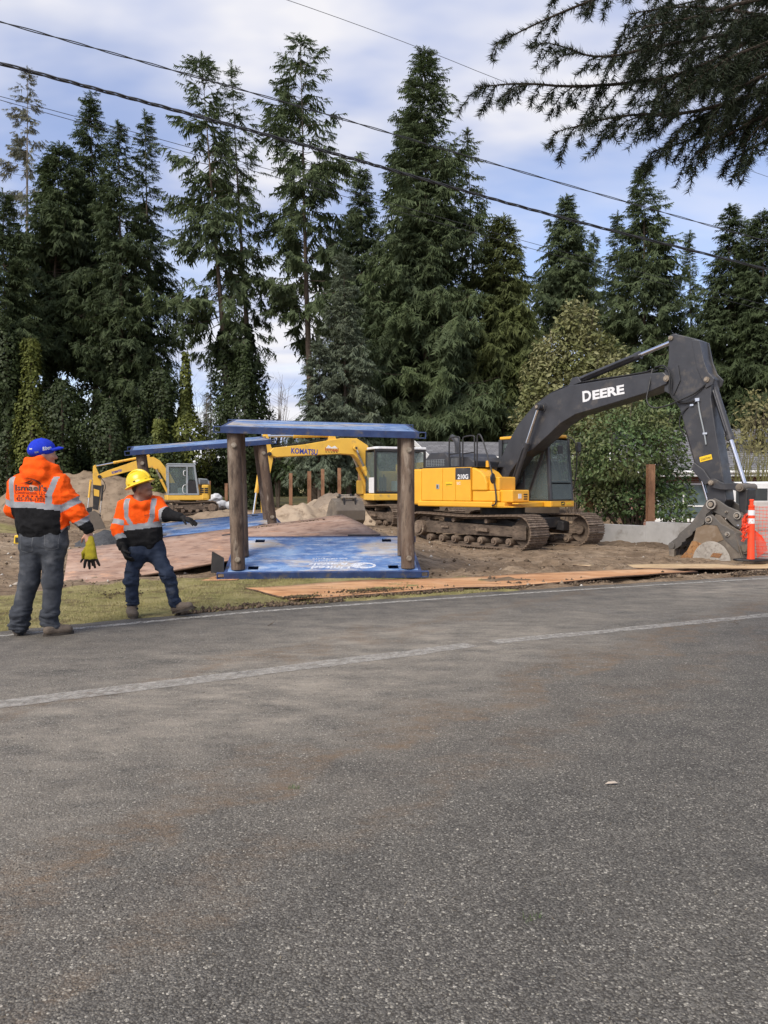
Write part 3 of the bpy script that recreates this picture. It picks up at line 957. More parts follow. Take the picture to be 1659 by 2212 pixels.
def cylinder(root, a, b, f, rb, rr, y, mb_, name='hydraulic_cylinder'):
    """ram from a to b in the (x,z) plane at offset y; barrel takes fraction f"""
    A, B = np.array([a[0], y, a[1]]), np.array([b[0], y, b[1]])
    C_ = A + (B - A) * f
    u = (B - A) / np.linalg.norm(B - A)
    o = MB().cyl(A, C_, rb, n=18).cyl(C_ - u * .13, C_ + u * .01, rb * 1.14, n=18).cyl(A + (0, -rb * 1.1, 0), A + (0, rb * 1.1, 0), rb * 1.15, n=14).build(name, mb_, root, smooth=True)
    MB().cyl(C_, B, rr, n=14).build('rod', M_CHROME, o, smooth=True)
    MB().cyl(B + (0, -rb * 1.0, 0), B + (0, rb * 1.0, 0), rr * 1.9, n=14).build('rod_eye', mb_, o, smooth=True)
    MB().tube([A + u * .12 + (0, -rb * 1.1, 0), A + u * .3 + (0, -rb * 1.35, 0), C_ - u * .18 + (0, -rb * 1.35, 0), C_ - u * .1 + (0, -rb, 0)], .016, 6).build('feed_pipe', mb_, o)
    return o

def pin_boss(root, p, y0, y1, r, m, name='pin'):
    return MB().cyl((p[0], y0, p[1]), (p[0], y1, p[1]), r, n=18).cyl((p[0], y0 - .02, p[1]), (p[0], y1 + .02, p[1]), r * .55, n=14).build(name, m, root, smooth=True)

def welded(poly, y0, y1, name, m, root, bevel=.012):
    return MB().prism(poly, y0, y1).build(name, m, root, bevel=bevel)

def hose(root, pts, r=.018, name='hose', m=None):
    # smooth the control polyline
    P = np.array(pts, float)
    for _ in range(2):
        Q = [P[0]]
        for i in range(len(P) - 1):
            Q += [P[i] * .75 + P[i + 1] * .25, P[i] * .25 + P[i + 1] * .75]
        P = np.array(Q + [P[-1]])
    return MB().tube(P, r, 7).build(name, m or M_RUBBER, root, smooth=True)

def win(root, quad, t, m, name='pane'):
    """pane through four points, thickness t"""
    q = [np.array(p, float) for p in quad]
    n_ = np.cross(q[1] - q[0], q[2] - q[0]); n_ /= np.linalg.norm(n_)
    V = [p - n_ * t / 2 for p in q] + [p + n_ * t / 2 for p in q]
    k = len(q)
    F = [tuple(range(k - 1, -1, -1)), tuple(range(k, 2 * k))] + [(i, (i + 1) % k, k + (i + 1) % k, k + i) for i in range(k)]
    return MB().add(V, F).build(name, m, root)

# ---- the big charcoal and yellow machine
DX = thing('excavator', 'large yellow and charcoal tracked excavator with DEERE on its boom', 'excavator', (3.3, 21.4, -.1), R(-50), 'excavators on the site')
for s in (-1, 1):
    track_assembly(DX, s * 1.195, 3.66, .41, .7, .19, .46, (M_TRACK, M_TRACKD), outer=s)
MB().box(-.9, .9, -1.0, 1.0, .55, .86).prism([(.5, .5), (1.5, .42), (1.5, .66), (.5, .86)], -1.02, -.75).prism([(.5, .5), (1.5, .42), (1.5, .66), (.5, .86)], .75, 1.02).box(-1.3, -.9, -1.0, 1.0, .5, .8).build('car_body', M_BLACK, DX, bevel=.015)
MB().box(1.0, 1.3, -.9, .9, .5, .78).build('cross_member', M_BLACK, DX, bevel=.02)
MB().cyl((0, 0, .86), (0, 0, 1.06), .62, n=32).build('swing_bearing', M_BLACK, DX, smooth=True)
MB().box(-2.0, 1.2, -1.3, .3, 1.06, 1.2).box(-2.0, 1.42, .32, 1.34, 1.06, 1.22).build('deck', M_YEL, DX, bevel=.02)
# counterweight with rounded tail
pl = [(-1.86, -1.36)] + [(-2.2 - .55 * math.sin(a), -1.36 + 2.72 * (1 - math.cos(a)) / 2) for a in np.linspace(.18, math.pi - .18, 14)] + [(-1.86, 1.36)]
MB().prismz(pl, 1.1, 2.12).build('counterweight', M_YEL, DX, bevel=.05)
# right side doors
def door(x0, x1, z0, z1, name='side_door', y=-1.36, dep=.75):
    return MB().box(x0 + .005, x1 - .005, y, y + dep, z0, z1).build(name, M_YEL, DX, bevel=.022)
d1 = door(-1.85, -1.0, 1.22, 2.13)
d2 = door(-1.0, -.5, 1.22, 2.13)
d3 = door(-.5, .07, 1.22, 2.13)
MB().box(-1.24, -1.12, -1.372, -1.35, 1.55, 1.68).build('latch', M_GREYP, d1, bevel=.004)
MB().box(-1.21, -1.17, -1.376, -1.37, 1.58, 1.65).build('latch_key', M_INK, d1)
MB().box(-.49, .06, -1.366, -1.355, 1.8, 2.115).build('badge', M_DGREY, d3)
MY = lambda x, z, y=-1.372: frame_M((x, y, z), (1, 0, 0), (0, 0, 1))
lettering('210G', MY(-.2, 1.87), .17, M_WHITE, d3, bold=.006, width=.4)
lettering('LC', MY(-.37, 1.7, -1.362), .1, M_WHITE, d3, bold=.002, width=.13)
MB().box(-.88, -.6, -1.364, -1.355, 1.63, 1.74).build('sticker', M_STICK, d2)
lettering('256609AH', MY(-.74, 1.67, -1.367), .06, M_INK, d2, width=.24)
MB().box(-2.0, .85, -1.385, -.6, 1.06, 1.215).build('skirt', M_YEL, DX, bevel=.035)
# fuel tank and tool boxes at the front right
MB().prism([(.08, 1.5), (.62, 1.5), (.62, 1.7), (.55, 1.88), (.42, 2.0), (.2, 2.1), (.08, 2.12)], -1.33, -.62).build('fuel_tank', M_YEL, DX, bevel=.035)
MB().box(.08, 1.02, -1.3, -.5, 1.22, 1.495).build('tool_box', M_YEL, DX, bevel=.03)
MB().box(.62, .98, -1.25, -.6, 1.5, 1.86).build('tank_step', M_YEL, DX, bevel=.03)
MB().box(.95, 1.4, -1.22, -.55, 1.2, 1.52).build('front_box', M_YEL, DX, bevel=.03)
for k in range(3):
    MB().box(1.4, 1.408, -.78, -.64, 1.27 + k * .06, 1.3 + k * .06).build('vent_slot', M_INK, DX)
MB().box(1.4, 1.41, -1.0, -.88, 1.3, 1.42).build('label_plate', M_WHITE, DX)
MB().box(.3, 1.5, -1.3, -.5, 1.075, 1.1).box(1.42, 1.62, -1.25, -.5, 1.16, 1.19).build('foot_step', M_YEL, DX)
# hood
MB().prism([(-1.95, 2.14), (-.02, 2.14), (-.02, 2.3), (-.2, 2.42), (-1.0, 2.46), (-1.12, 2.58), (-1.72, 2.58), (-1.95, 2.36)], -1.15, .95).build('engine_hood', M_DGREY, DX, bevel=.03)
g = MB()
for k in range(11):
    g.box(-1.86 + k * .07, -1.852 + k * .07, -1.166, -1.152, 2.19, 2.38)
for k in range(5):
    g.box(-1.87, -1.1, -1.163, -1.154, 2.19 + k * .045, 2.197 + k * .045)
g.build('hood_grille', M_GREYP, DX)
g = MB()
for k in range(9):
    g.box(-.95 + k * .05, -.943 + k * .05, -1.162, -1.152, 2.18, 2.4)
g.build('side_mesh', M_GREYP, DX)
MB().box(-2.0, .25, -1.3, .9, 2.132, 2.155).build('walkway', M_BLACK, DX)
hose(DX, [(-1.75, .0, 2.5), (-1.75, .0, 2.88), (-1.83, .0, 3.02), (-2.0, .0, 3.1)], .09, 'exhaust_stack', M_DGREY)
for x0, x1 in ((-.88, -.47), (-.36, .08)):
    hose(DX, [(x0, -1.22, 2.15), (x0, -1.22, 2.9), (x0 + .03, -1.22, 2.96), (x1 - .03, -1.22, 2.98), (x1, -1.22, 2.9), (x1, -1.22, 2.15)], .021, 'guard_rail', M_BLACK)
    MB().cyl((x0, -1.22, 2.5), (x1, -1.22, 2.53), .016, n=8).build('rail_bar', M_BLACK, DX)
hose(DX, [(.17, -1.22, 2.13), (.17, -1.22, 2.9), (.2, -1.22, 3.0), (.3, -1.22, 2.98), (.5, -1.24, 2.6), (.85, -1.3, 1.75), (.97, -1.34, 1.3), (.95, -1.36, 1.13), (.8, -1.36, 1.12)], .021, 'hand_rail', M_BLACK)
MB().cyl((.3, -.95, 2.13), (.3, -.95, 2.3), .05, n=12).build('filler_cap', M_YEL, DX, smooth=True)
mir = MB().lathe([(.03, -.02), (.085, -.015), (.095, 0), (.085, .02), (.02, .03)], n=20)
mir.xf(Matrix.Translation((.86, -1.37, 1.82)) @ Matrix.Rotation(R(90), 4, 'Y') @ Matrix.Diagonal((1.5, 1, 1, 1))).build('side_mirror', M_BLACK, DX, smooth=True)
# cab
cb = MB()
x0, x1, y0, y1, z0, z1 = -.35, 1.36, .34, 1.33, 1.24, 2.94
for (xa, ya, xb, yb, r_) in ((x0, y0, x0, y0, .06), (x0, y1, x0, y1, .06), (x1, y0 + .03, x1 - .14, y0 + .05, .042), (x1, y1 - .03, x1 - .14, y1 - .05, .042)):
    cb.obox(((xa + xb) / 2, (ya + yb) / 2, (z0 + z1) / 2), (r_, 0, 0), (0, r_, 0), ((xb - xa) / 2, (yb - ya) / 2, (z1 - z0) / 2))
cb.box(x0, x1 - .1, y0, y0 + .06, z1 - .1, z1).box(x0, x1 - .1, y1 - .06, y1, z1 - .1, z1)
cb.box(.42, .5, y0, y0 + .055, z0, z1)
cb.box(x0, .5, y0 + .004, y0 + .03, z0, 1.72).box(x0, x1, y1 - .03, y1 - .004, z0, 1.78)
cb.box(x0 + .01, x1 - .02, y0 + .04, y1 - .04, z0 - .02, z0 + .04)
cab = cb.build('cab_frame', M_DGREY, DX, bevel=.012)
MB().prismz([(x0 - .06, y0 - .02), (x1 - .22, y0 - .02), (x1 - .08, y0 + .16), (x1 - .08, y1 - .16), (x1 - .22, y1 + .02), (x0 - .06, y1 + .02)], z1 + .002, z1 + .085).build('roof', M_YEL, cab, bevel=.025)
MB().prismz([(x0, y0 + .06), (x1 - .3, y0 + .06), (x1 - .2, y0 + .2), (x1 - .2, y1 - .2), (x1 - .3, y1 - .06), (x0, y1 - .06)], z1 + .087, z1 + .11).build('roof_hatch', M_DGREY, cab, bevel=.01)
MB().box(x0 - .1, x0 - .02, y0, y0 + .4, 2.45, 2.95).build('rear_post_panel', M_BLACK, cab, bevel=.01)
xm = lambda z: x1 + .045 - .14 * (z - z0) / (z1 - z0)
win(cab, [(xm(1.72), y0 + .08, 1.72), (xm(1.72), y1 - .08, 1.72), (xm(2.88), y1 - .12, 2.88), (xm(2.88), y0 + .12, 2.88)], .008, M_GLASS, 'windshield')
win(cab, [(xm(1.27), y0 + .08, 1.27), (xm(1.27), y1 - .08, 1.27), (xm(1.68), y1 - .08, 1.68), (xm(1.68), y0 + .08, 1.68)], .008, M_GLASS, 'lower_windshield')
win(cab, [(.5, y0 + .02, 1.26), (x1 - .05, y0 + .02, 1.26), (x1 - .16, y0 + .02, 2.85), (.5, y0 + .02, 2.85)], .008, M_GLASS, 'side_window')
win(cab, [(x0 + .06, y0 + .02, 1.72), (.42, y0 + .02, 1.72), (.42, y0 + .02, 2.85), (x0 + .06, y0 + .02, 2.85)], .008, M_GLASS, 'side_window')
win(cab, [(x0 + .06, y1 - .02, 1.8), (x1 - .1, y1 - .02, 1.8), (x1 - .18, y1 - .02, 2.85), (x0 + .06, y1 - .02, 2.85)], .008, M_GLASS, 'door_window')
for k in range(4):
    MB().cyl((x0 + .1, y0 - .01, 2.1 + k * .2), (.42, y0 - .01, 2.1 + k * .2), .009, n=6).build('window_guard', M_BLACK, cab)
MB().box(.1, .6, .6, 1.1, 1.3, 1.62).box(.02, .16, .6, 1.1, 1.6, 2.35).box(.05, .14, .72, .98, 2.37, 2.62).build('seat', M_SEAT, cab, bevel=.03)
MB().box(.75, 1.15, .5, .58, 1.3, 1.95).box(.5, .85, .42, .55, 1.85, 1.95).build('console', M_SEAT, cab, bevel=.02)
hose(DX, [(1.3, 1.36, 1.4), (1.42, 1.4, 1.8), (1.46, 1.4, 2.4), (1.4, 1.38, 2.9), (1.15, 1.36, 3.02)], .016, 'cab_rail', M_BLACK)
MB().box(1.4, 1.46, 1.42, 1.6, 2.56, 2.84).build('cab_mirror', M_BLACK, DX, bevel=.03)
MB().box(1.39, 1.4, .62, .84, 2.5, 2.72).build('cab_inner_mirror', M_BLACK, DX, bevel=.02)
MB().box(1.42, 1.425, .38, 1.3, 1.095, 1.215).build('cab_front_trim', M_YEL, DX)
MB().box(1.426, 1.43, .75, .9, 1.105, 1.205).build('emblem', M_INK, DX)
mb = MB().prism([(-.055, -.005), (-.02, .012), (.03, .02), (.05, .045), (.03, .005), (.055, -.03), (.02, -.012), (-.03, -.018), (-.06, -.04)], -.001, .001)
mb.xf(Matrix.Translation((1.432, .825, 1.155)) @ Matrix.Rotation(R(90), 4, 'Z')).build('leaping_mark', M_STICK, DX)
MB().box(1.426, 1.43, .98, 1.2, 1.12, 1.18).build('sticker', M_STICK, DX)
# boom
boom_poly = [(-.12, 1.72), (-.02, 1.98), (.06, 2.2), (.4, 2.78), (.77, 3.28), (1.29, 3.72), (1.8, 3.99), (2.41, 4.14), (4.55, 4.19), (4.98, 4.17), (5.1, 4.05), (5.06, 3.9), (4.59, 3.75), (3.48, 3.55), (2.6, 3.4), (2.14, 3.2), (1.74, 2.91), (1.25, 2.58), (.9, 2.42), (.5, 2.0), (.3, 1.66), (.05, 1.55)]
bo = welded(boom_poly, -.27, .27, 'boom', M_DGREY, DX, .018)
for s in (-1, 1):
    ys_ = s * .275
    MB().prism([(2.3, 4.12), (2.7, 4.2), (2.6, 4.34), (2.42, 4.34)], s * .14 - .03, s * .14 + .03).build('ram_lug', M_DGREY, bo, bevel=.01)
pin_boss(bo, (1.58, 3.66), -.5, .5, .07, M_BOLT)
pin_boss(bo, (.05, 1.75), -.36, .36, .1, M_DGREY)
MB().cyl((1.58, -.29, 3.66), (1.58, .29, 3.66), .13, n=22).build('boss_plate', M_DGREY, bo, smooth=True)
LM = frame_M((3.41, -.2745, 3.845), (1.185, 0, .085), (0, 0, 1))
le = lettering('D', LM @ Matrix.Translation((-.47, .0, 0)), .36, M_WHITE, bo, bold=.012)
lettering('EERE', LM @ Matrix.Translation((.13, -.008, 0)), .29, M_WHITE, bo, bold=.012, width=.88)
for s in (-1, 1):
    cylinder(DX, (.62, 1.38), (1.58, 3.66), .6, .08, .047, s * .42, M_DGREY, 'boom_cylinder')
cylinder(DX, (2.5, 4.27), (5.13, 4.9), .66, .085, .05, 0, M_DGREY, 'arm_cylinder')
for y_ in (-.1, -.05, .1):
    hose(bo, [(.0, y_, 2.3), (.35, y_, 2.85), (.75, y_, 3.38), (1.25, y_, 3.8), (1.8, y_, 4.07), (2.5, y_, 4.22), (4.4, y_, 4.24), (4.62, y_, 4.3)], .018, 'boom_pipe', M_BLACK)
# arm
arm_poly = [(5.05, 4.98), (5.17, 5.02), (5.6, 4.86), (5.78, 4.77), (5.84, 4.4), (5.95, 4.05), (6.06, 3.92), (6.06, 3.76), (6.05, 3.5), (6.17, 2.78), (6.36, 1.7), (6.42, 1.3), (6.3, 1.1), (6.15, 1.08), (6.0, 1.2), (5.98, 1.62), (5.77, 1.9), (5.52, 2.74), (5.34, 3.31), (5.05, 3.75), (4.98, 4.05), (5.06, 4.46)]
ar = welded(arm_poly, -.19, .19, 'arm', M_DGREY, DX, .016)
for s in (-1, 1):
    MB().prism([(5.62, 4.8), (5.8, 4.76), (5.9, 4.3), (6.0, 4.05), (6.14, 3.9), (6.1, 3.78), (5.95, 3.72), (5.74, 4.2)], s * .2 - .02, s * .2 + .02).build('gusset', M_DGREY, ar, bevel=.006)
    MB().prism([(4.98, 4.22), (5.3, 4.3), (5.36, 3.95), (5.2, 3.62), (4.98, 3.75)], s * .205 - .014, s * .205 + .014).build('cheek_plate', M_DGREY, ar, bevel=.006)
pin_boss(ar, (5.06, 4.02), -.29, .29, .07, M_BOLT)
pin_boss(ar, (5.98, 3.9), -.25, .25, .06, M_BOLT)
pin_boss(ar, (5.12, 4.92), -.23, .23, .05, M_BOLT)
pin_boss(ar, (6.15, 1.67), -.36, .36, .05, M_BOLT)
cylinder(DX, (5.98, 3.9), (6.74, 1.58), .56, .075, .045, 0, M_DGREY, 'bucket_cylinder')
cylinder(DX, (5.42, 2.9), (6.0, 1.0), .62, .055, .034, 0, M_DGREY, 'thumb_cylinder')
MB().prism([(5.66, 1.98), (5.98, 1.62), (6.12, 1.7), (5.95, 1.95), (5.72, 2.12)], -.26, -.2).prism([(5.66, 1.98), (5.98, 1.62), (6.12, 1.7), (5.95, 1.95), (5.72, 2.12)], .2, .26).build('thumb_lug', M_DGREY, ar, bevel=.01)
st = MB().obox((5.96, -.196, 2.205), (.135, 0, .03), (0, .003, 0), (-.013, 0, .055)).build('sticker', M_STICK, ar)
lettering('256609AH', frame_M((5.962, -.2, 2.195), (1, 0, .222), (0, 0, 1)), .075, M_INK, st, width=.23)
hose(ar, [(4.67, -.2, 4.29), (4.65, -.34, 3.8), (4.62, -.38, 3.55), (4.78, -.4, 3.36), (5.1, -.36, 3.38), (5.4, -.3, 3.5), (5.72, -.24, 3.62), (5.95, -.22, 3.8)])
hose(ar, [(4.7, -.15, 4.32), (5.0, -.25, 4.34), (5.17, -.28, 4.1), (5.13, -.3, 3.75), (5.25, -.26, 3.5), (5.5, -.24, 3.43), (5.76, -.22, 3.48)], .02)
hose(ar, [(4.78, -.1, 4.3), (5.02, -.2, 4.25), (5.2, -.25, 4.0), (5.16, -.27, 3.7), (5.3, -.25, 3.48), (5.72, -.21, 3.42)], .018)
hose(ar, [(5.78, -.21, 3.5), (5.8, -.21, 3.27), (5.93, -.21, 2.74), (5.97, -.21, 2.5)], .016, 'arm_pipe', M_GREYP)
hose(ar, [(5.55, -.2, 3.35), (5.38, -.24, 3.2), (5.36, -.24, 2.9), (5.48, -.2, 2.7)], .014)
MB().box(5.72, 5.82, -.24, -.19, 3.45, 3.52).box(5.9, 6.0, -.23, -.19, 2.72, 2.76).box(5.6, 5.68, -.23, -.19, 3.36, 3.4).build('pipe_clamp', M_CHROME, ar)
# linkage
for s in (-1, 1):
    MB().prism([(6.08, 1.75), (6.2, 1.76), (6.4, 1.66), (6.7, 1.66), (6.84, 1.58), (6.74, 1.47), (6.6, 1.52), (6.35, 1.52), (6.18, 1.56), (6.08, 1.6)], s * .27 - .025, s * .27 + .025).build('side_link', M_DGREY, DX, bevel=.01)
pin_boss(DX, (6.76, 1.57), -.32, .32, .085, M_BUCKET, 'link_pin')
MB().prism([(6.66, 1.55), (6.88, 1.55), (6.86, 1.1), (6.9, .98), (6.82, .92), (6.7, .96), (6.7, 1.1)], -.2, .2).build('bucket_link', M_BLACK, DX, bevel=.03)
# quick coupler, thumb, bucket
cp = MB()
cpoly = [(6.1, 1.28), (6.22, 1.34), (6.33, 1.29), (6.51, 1.17), (6.74, 1.08), (6.84, .98), (6.85, .87), (6.79, .7), (6.75, .71), (6.67, .75), (6.61, .8), (6.51, .9), (6.35, .98), (6.2, 1.05), (6.1, 1.13)]
for s in (-1, 1):
    cp.prism(cpoly, s * .3 - .025, s * .3 + .025)
cp.box(6.3, 6.72, -.27, .27, .92, 1.06)
cpo = cp.build('quick_coupler', M_BUCKETD, DX, bevel=.012)
pin_boss(cpo, (6.2, 1.21), -.39, .39, .1, M_BUCKET)
pin_boss(cpo, (6.74, .98), -.35, .35, .07, M_BUCKET)
pin_boss(cpo, (6.74, .77), -.34, .34, .035, M_CHROME)
tpoly = [(6.09, 1.29), (6.2, 1.31), (6.27, 1.2), (6.19, 1.08), (6.08, .99), (6.03, .78), (5.9, .68), (5.78, .6), (5.77, .55), (5.7, .49), (5.62, .44), (5.61, .39), (5.53, .36), (5.52, .3), (5.44, .24), (5.35, .19), (5.23, .22), (5.21, .3), (5.28, .37), (5.42, .47), (5.47, .56), (5.73, .78), (5.93, 1.05)]
th = MB()
for y_ in (-.36, -.12, .12, .36):
    th.prism(tpoly, y_ - .022, y_ + .022)
th.obox((5.62, 0, .64), (.2, 0, .17), (0, .34, 0), (.02, 0, -.024)).cyl((5.3, -.42, .28), (5.3, .42, .28), .075, n=16)
tho = th.build('thumb', M_BUCKETD, DX, bevel=.006)
for y_ in (-.36, -.12, .12, .36):
    MB().prism([(5.23, .24), (5.37, .2), (5.36, -.02), (5.25, .0)], y_ - .05, y_ + .05).build('tine', M_BUCKET, tho, bevel=.01)
bk = MB()
outer = [(6.21, .93), (6.27, .99), (6.33, 1.0), (6.53, .81), (6.78, .68), (6.83, .55), (6.91, .23), (7.0, .12), (6.98, -.02), (6.85, -.05), (6.3, -.07), (5.95, -.05), (5.63, .03)]
for s in (-1, 1):
    bk.prism([(6.21, .93), (6.27, .99), (6.33, 1.0), (6.53, .81), (6.78, .68), (6.83, .55), (6.93, .2), (6.99, .05), (6.95, -.04), (6.74, -.05), (5.95, -.05), (5.63, .03), (5.8, .21), (5.93, .47), (5.99, .68), (6.18, .77)], s * .6 - .022, s * .6 + .022)
shell = [(6.3, .86), (6.55, .76), (6.8, .6), (6.93, .22), (6.98, .05), (6.9, -.04), (6.3, -.06), (5.7, .0)]
for i in range(len(shell) - 1):
    a, b = np.array(shell[i]), np.array(shell[i + 1])
    u = (b - a) / np.linalg.norm(b - a); nn = np.array([-u[1], u[0]]) * .014
    bk.add([(a[0] - nn[0], y_, a[1] - nn[1]) for y_ in (-.58, .58)] + [(b[0] - nn[0], y_, b[1] - nn[1]) for y_ in (.58, -.58)] + [(a[0] + nn[0], y_, a[1] + nn[1]) for y_ in (-.58, .58)] + [(b[0] + nn[0], y_, b[1] + nn[1]) for y_ in (.58, -.58)],
           [(0, 1, 2, 3), (7, 6, 5, 4), (0, 4, 5, 1), (1, 5, 6, 2), (2, 6, 7, 3), (3, 7, 4, 0)])
for s in (-1, 1):
    bk.prism([(6.14, .78), (6.26, 1.0), (6.36, .98), (6.56, .78), (6.86, .62), (6.9, .3), (6.7, .4), (6.5, .6)], s * .3 - .03, s * .3 + .03)
bko = bk.build('bucket', M_BUCKET, DX, bevel=.008)
lip = [(5.99, .7), (6.19, .78), (6.44, .77), (6.59, .48), (6.45, .42), (6.32, .43), (6.17, .37), (6.04, .24), (5.91, -.02), (5.62, .03), (5.83, .25), (5.94, .48)]
for s in (-1, 1):
    o = MB().prism(lip, s * .628 - .005, s * .628 + .005).build('cheek_plate', M_BUCKETB, bko, bevel=.004)
    MB().prism([(5.62, .03), (5.8, .22), (5.9, .42), (6.0, .42), (6.15, .36), (6.04, .24), (5.91, -.02)], s * .636 - .004, s * .636 + .004).build('side_cutter', M_BUCKETR, bko, bevel=.003)
    hc = [(5.93, -.05)] + [(6.34 + .42 * math.cos(a), -.02 + .46 * math.sin(a)) for a in np.linspace(math.pi - .1, .1, 16)] + [(6.75, -.05)]
    MB().prism(hc, s * .646 - .006, s * .646 + .006).build('wear_plate', M_BUCKETG, bko, bevel=.004)
MB().prism([(6.32, .11), (6.38, .2), (6.58, .19), (6.51, .1)], -.66, -.653).build('emblem_plate', M_BUCKETR, bko, bevel=.002)
lettering('CAG', frame_M((6.45, -.661, .15), (1, 0, -.06), (.3, 0, 1)), .1, M_PILE, bko, bold=.004, width=.19, shear=.3, ext=.003)
ear = [(6.21, .93), (6.27, .99), (6.33, 1.0), (6.53, .81), (6.78, .68), (6.83, .55), (6.92, .22), (6.62, .48), (6.46, .77), (6.19, .79)]
for s in (-1, 1):
    MB().prism(ear, s * .632 - .008, s * .632 + .008).build('ear_plate', M_BUCKETD, bko, bevel=.005)
def pin_face(root, p, y, r):
    o = MB().cyl((p[0], y, p[1]), (p[0], y - .03, p[1]), r, n=22).build('pin_collar', M_BUCKETG, root, smooth=True)
    MB().cyl((p[0], y - .03, p[1]), (p[0], y - .033, p[1]), r * .74, n=18).build('pin_shade_disc', M_INK, o)  # proud black disc paints the shade of a recess
    MB().cyl((p[0], y - .033, p[1]), (p[0], y - .06, p[1]), r * .5, n=8).build('pin_nut', M_BOLT, o)
pin_face(bko, (6.28, .89), -.64, .075)
pin_face(bko, (6.68, .6), -.64, .05)
pin_face(cpo, (6.2, 1.21), -.39, .105)
pin_face(cpo, (6.74, .98), -.345, .075)
pin_face(cpo, (6.5, 1.05), -.325, .03)
pin_boss(bko, (6.97, .3), -.5, .5, .1, M_BUCKET)
for k in range(5):
    y_ = -.5 + .25 * k
    MB().prism([(5.74, .05), (5.74, -.05), (5.55, -.05), (5.48, -.03)], y_ - .045, y_ + .045).build('tooth', M_BUCKET, bko, bevel=.008)
# ---- the yellow machine in the middle distance
KM = thing('excavator', 'yellow tracked excavator with KOMATSU on its boom behind the trench box', 'excavator', (.571, 29.38, .05), R(200), 'excavators on the site')
before = set(KM.children)
for s in (-1, 1):
    track_assembly(KM, s * 1.195, 3.5, .4, .7, .19, .44, (M_TRACK, M_TRACKD), outer=s, nroll=6)
MB().box(-.9, .9, -1.0, 1.0, .5, .85).build('car_body', M_BLACK, KM, bevel=.015)
for c in set(KM.children) - before:
    c.rotation_euler = (0, 0, R(-60 - 200))
MB().cyl((0, 0, .85), (0, 0, 1.02), .6, n=28).build('swing_bearing', M_BLACK, KM, smooth=True)
MB().box(-2.0, 1.52, .28, 1.36, 1.0, 1.24).box(-2.0, 1.2, -1.3, .27, 1.0, 1.2).build('deck', M_KYEL, KM, bevel=.03)
pl = [(-1.86, -1.36)] + [(-2.2 - .5 * math.sin(a), -1.36 + 2.72 * (1 - math.cos(a)) / 2) for a in np.linspace(.18, math.pi - .18, 12)] + [(-1.86, 1.36)]
MB().prismz(pl, 1.05, 2.05).build('counterweight', M_KYEL, KM, bevel=.05)
MB().box(-1.84, -.55, .5, 1.34, 1.26, 2.1).build('side_door', M_KYEL, KM, bevel=.03)
MB().box(-1.84, .6, -1.34, -.5, 1.22, 2.1).build('pump_cover', M_KYEL, KM, bevel=.03)
MB().box(-1.8, -.3, -1.2, 1.1, 2.11, 2.4).build('engine_hood', M_KYEL, KM, bevel=.06)
MB().box(.65, 1.3, -1.3, -.55, 1.21, 1.75).build('tool_box', M_KYEL, KM, bevel=.04)
x0, x1, y0, y1, z0, z1 = -.5, 1.42, .36, 1.32, 1.25, 2.85
cb = MB()
for xa, ya in ((x0, y0), (x0, y1), (x1, y0), (x1, y1), (.3, y1)):
    cb.box(xa - .04, xa + .04, ya - .04, ya + .04, z0, z1)
for ya in (y0, y1):
    cb.box(x0, x1, ya - .035, ya + .035, z1 - .09, z1).box(x0, x1, ya - .035, ya + .035, z0, z0 + .07)
cb.box(x0, .3, y1 - .03, y1 + .03, z0, 1.8)
cab = cb.build('cab_frame', M_BLACK, KM, bevel=.01)
MB().prismz([(x0 - .05, y0 - .05), (x1 - .1, y0 - .05), (x1 + .03, y0 + .1), (x1 + .03, y1 - .1), (x1 - .1, y1 + .05), (x0 - .05, y1 + .05)], z1 + .002, z1 + .09).build('roof', M_WHITE, cab, bevel=.02)
MB().obox((1.44, 1.0, 1.55), (.015, 0, .0), (0, .3, 0), (0, 0, .28)).build('door_panel', M_WHITE, cab)
win(cab, [(x1 + .02, y0 + .05, 1.34), (x1 + .02, y1 - .05, 1.34), (x1 + .02, y1 - .05, 2.75), (x1 + .02, y0 + .05, 2.75)], .008, M_GLASS, 'windshield')
win(cab, [(.36, y1, 1.33), (x1 - .05, y1, 1.33), (x1 - .05, y1, 2.75), (.36, y1, 2.75)], .008, M_GLASS, 'door_window')
win(cab, [(x0 + .05, y1, 1.82), (.25, y1, 1.82), (.25, y1, 2.75), (x0 + .05, y1, 2.75)], .008, M_GLASS, 'side_window')
win(cab, [(x0 + .05, y0, 1.35), (x1 - .05, y0, 1.35), (x1 - .05, y0, 2.75), (x0 + .05, y0, 2.75)], .008, M_GLASS, 'side_window')
MB().box(.0, .55, .6, 1.1, 1.3, 1.7).box(-.1, .05, .6, 1.1, 1.7, 2.35).build('seat', M_GREYP, cab, bevel=.04)
MB().cyl((.95, .8, 1.3), (.9, .8, 1.95), .03, n=8).box(.75, 1.0, .55, .65, 1.3, 1.85).build('console', M_SEAT, cab)
kb = [(4.95, 2.8), (4.77, 2.9), (3.79, 3.02), (2.39, 3.28), (1.76, 3.29), (1.35, 3.05), (1.06, 2.56), (.86, 1.94), (.7, 1.5), (.5, 1.4), (.6, 1.7), (1.12, 1.6), (1.35, 1.99), (1.64, 2.46), (1.88, 2.68), (2.39, 2.71), (4.77, 2.55), (4.98, 2.6)]
kb = [(5.02, 2.72), (4.9, 2.88), (3.79, 3.02), (2.39, 3.28), (1.76, 3.29), (1.35, 3.05), (1.06, 2.56), (.8, 1.94), (.55, 1.45), (.85, 1.35), (1.12, 1.6), (1.35, 1.99), (1.64, 2.46), (1.88, 2.68), (2.39, 2.71), (4.77, 2.55), (4.98, 2.6)]
bo = welded(kb, -.24, .24, 'boom', M_KYEL, KM, .02)
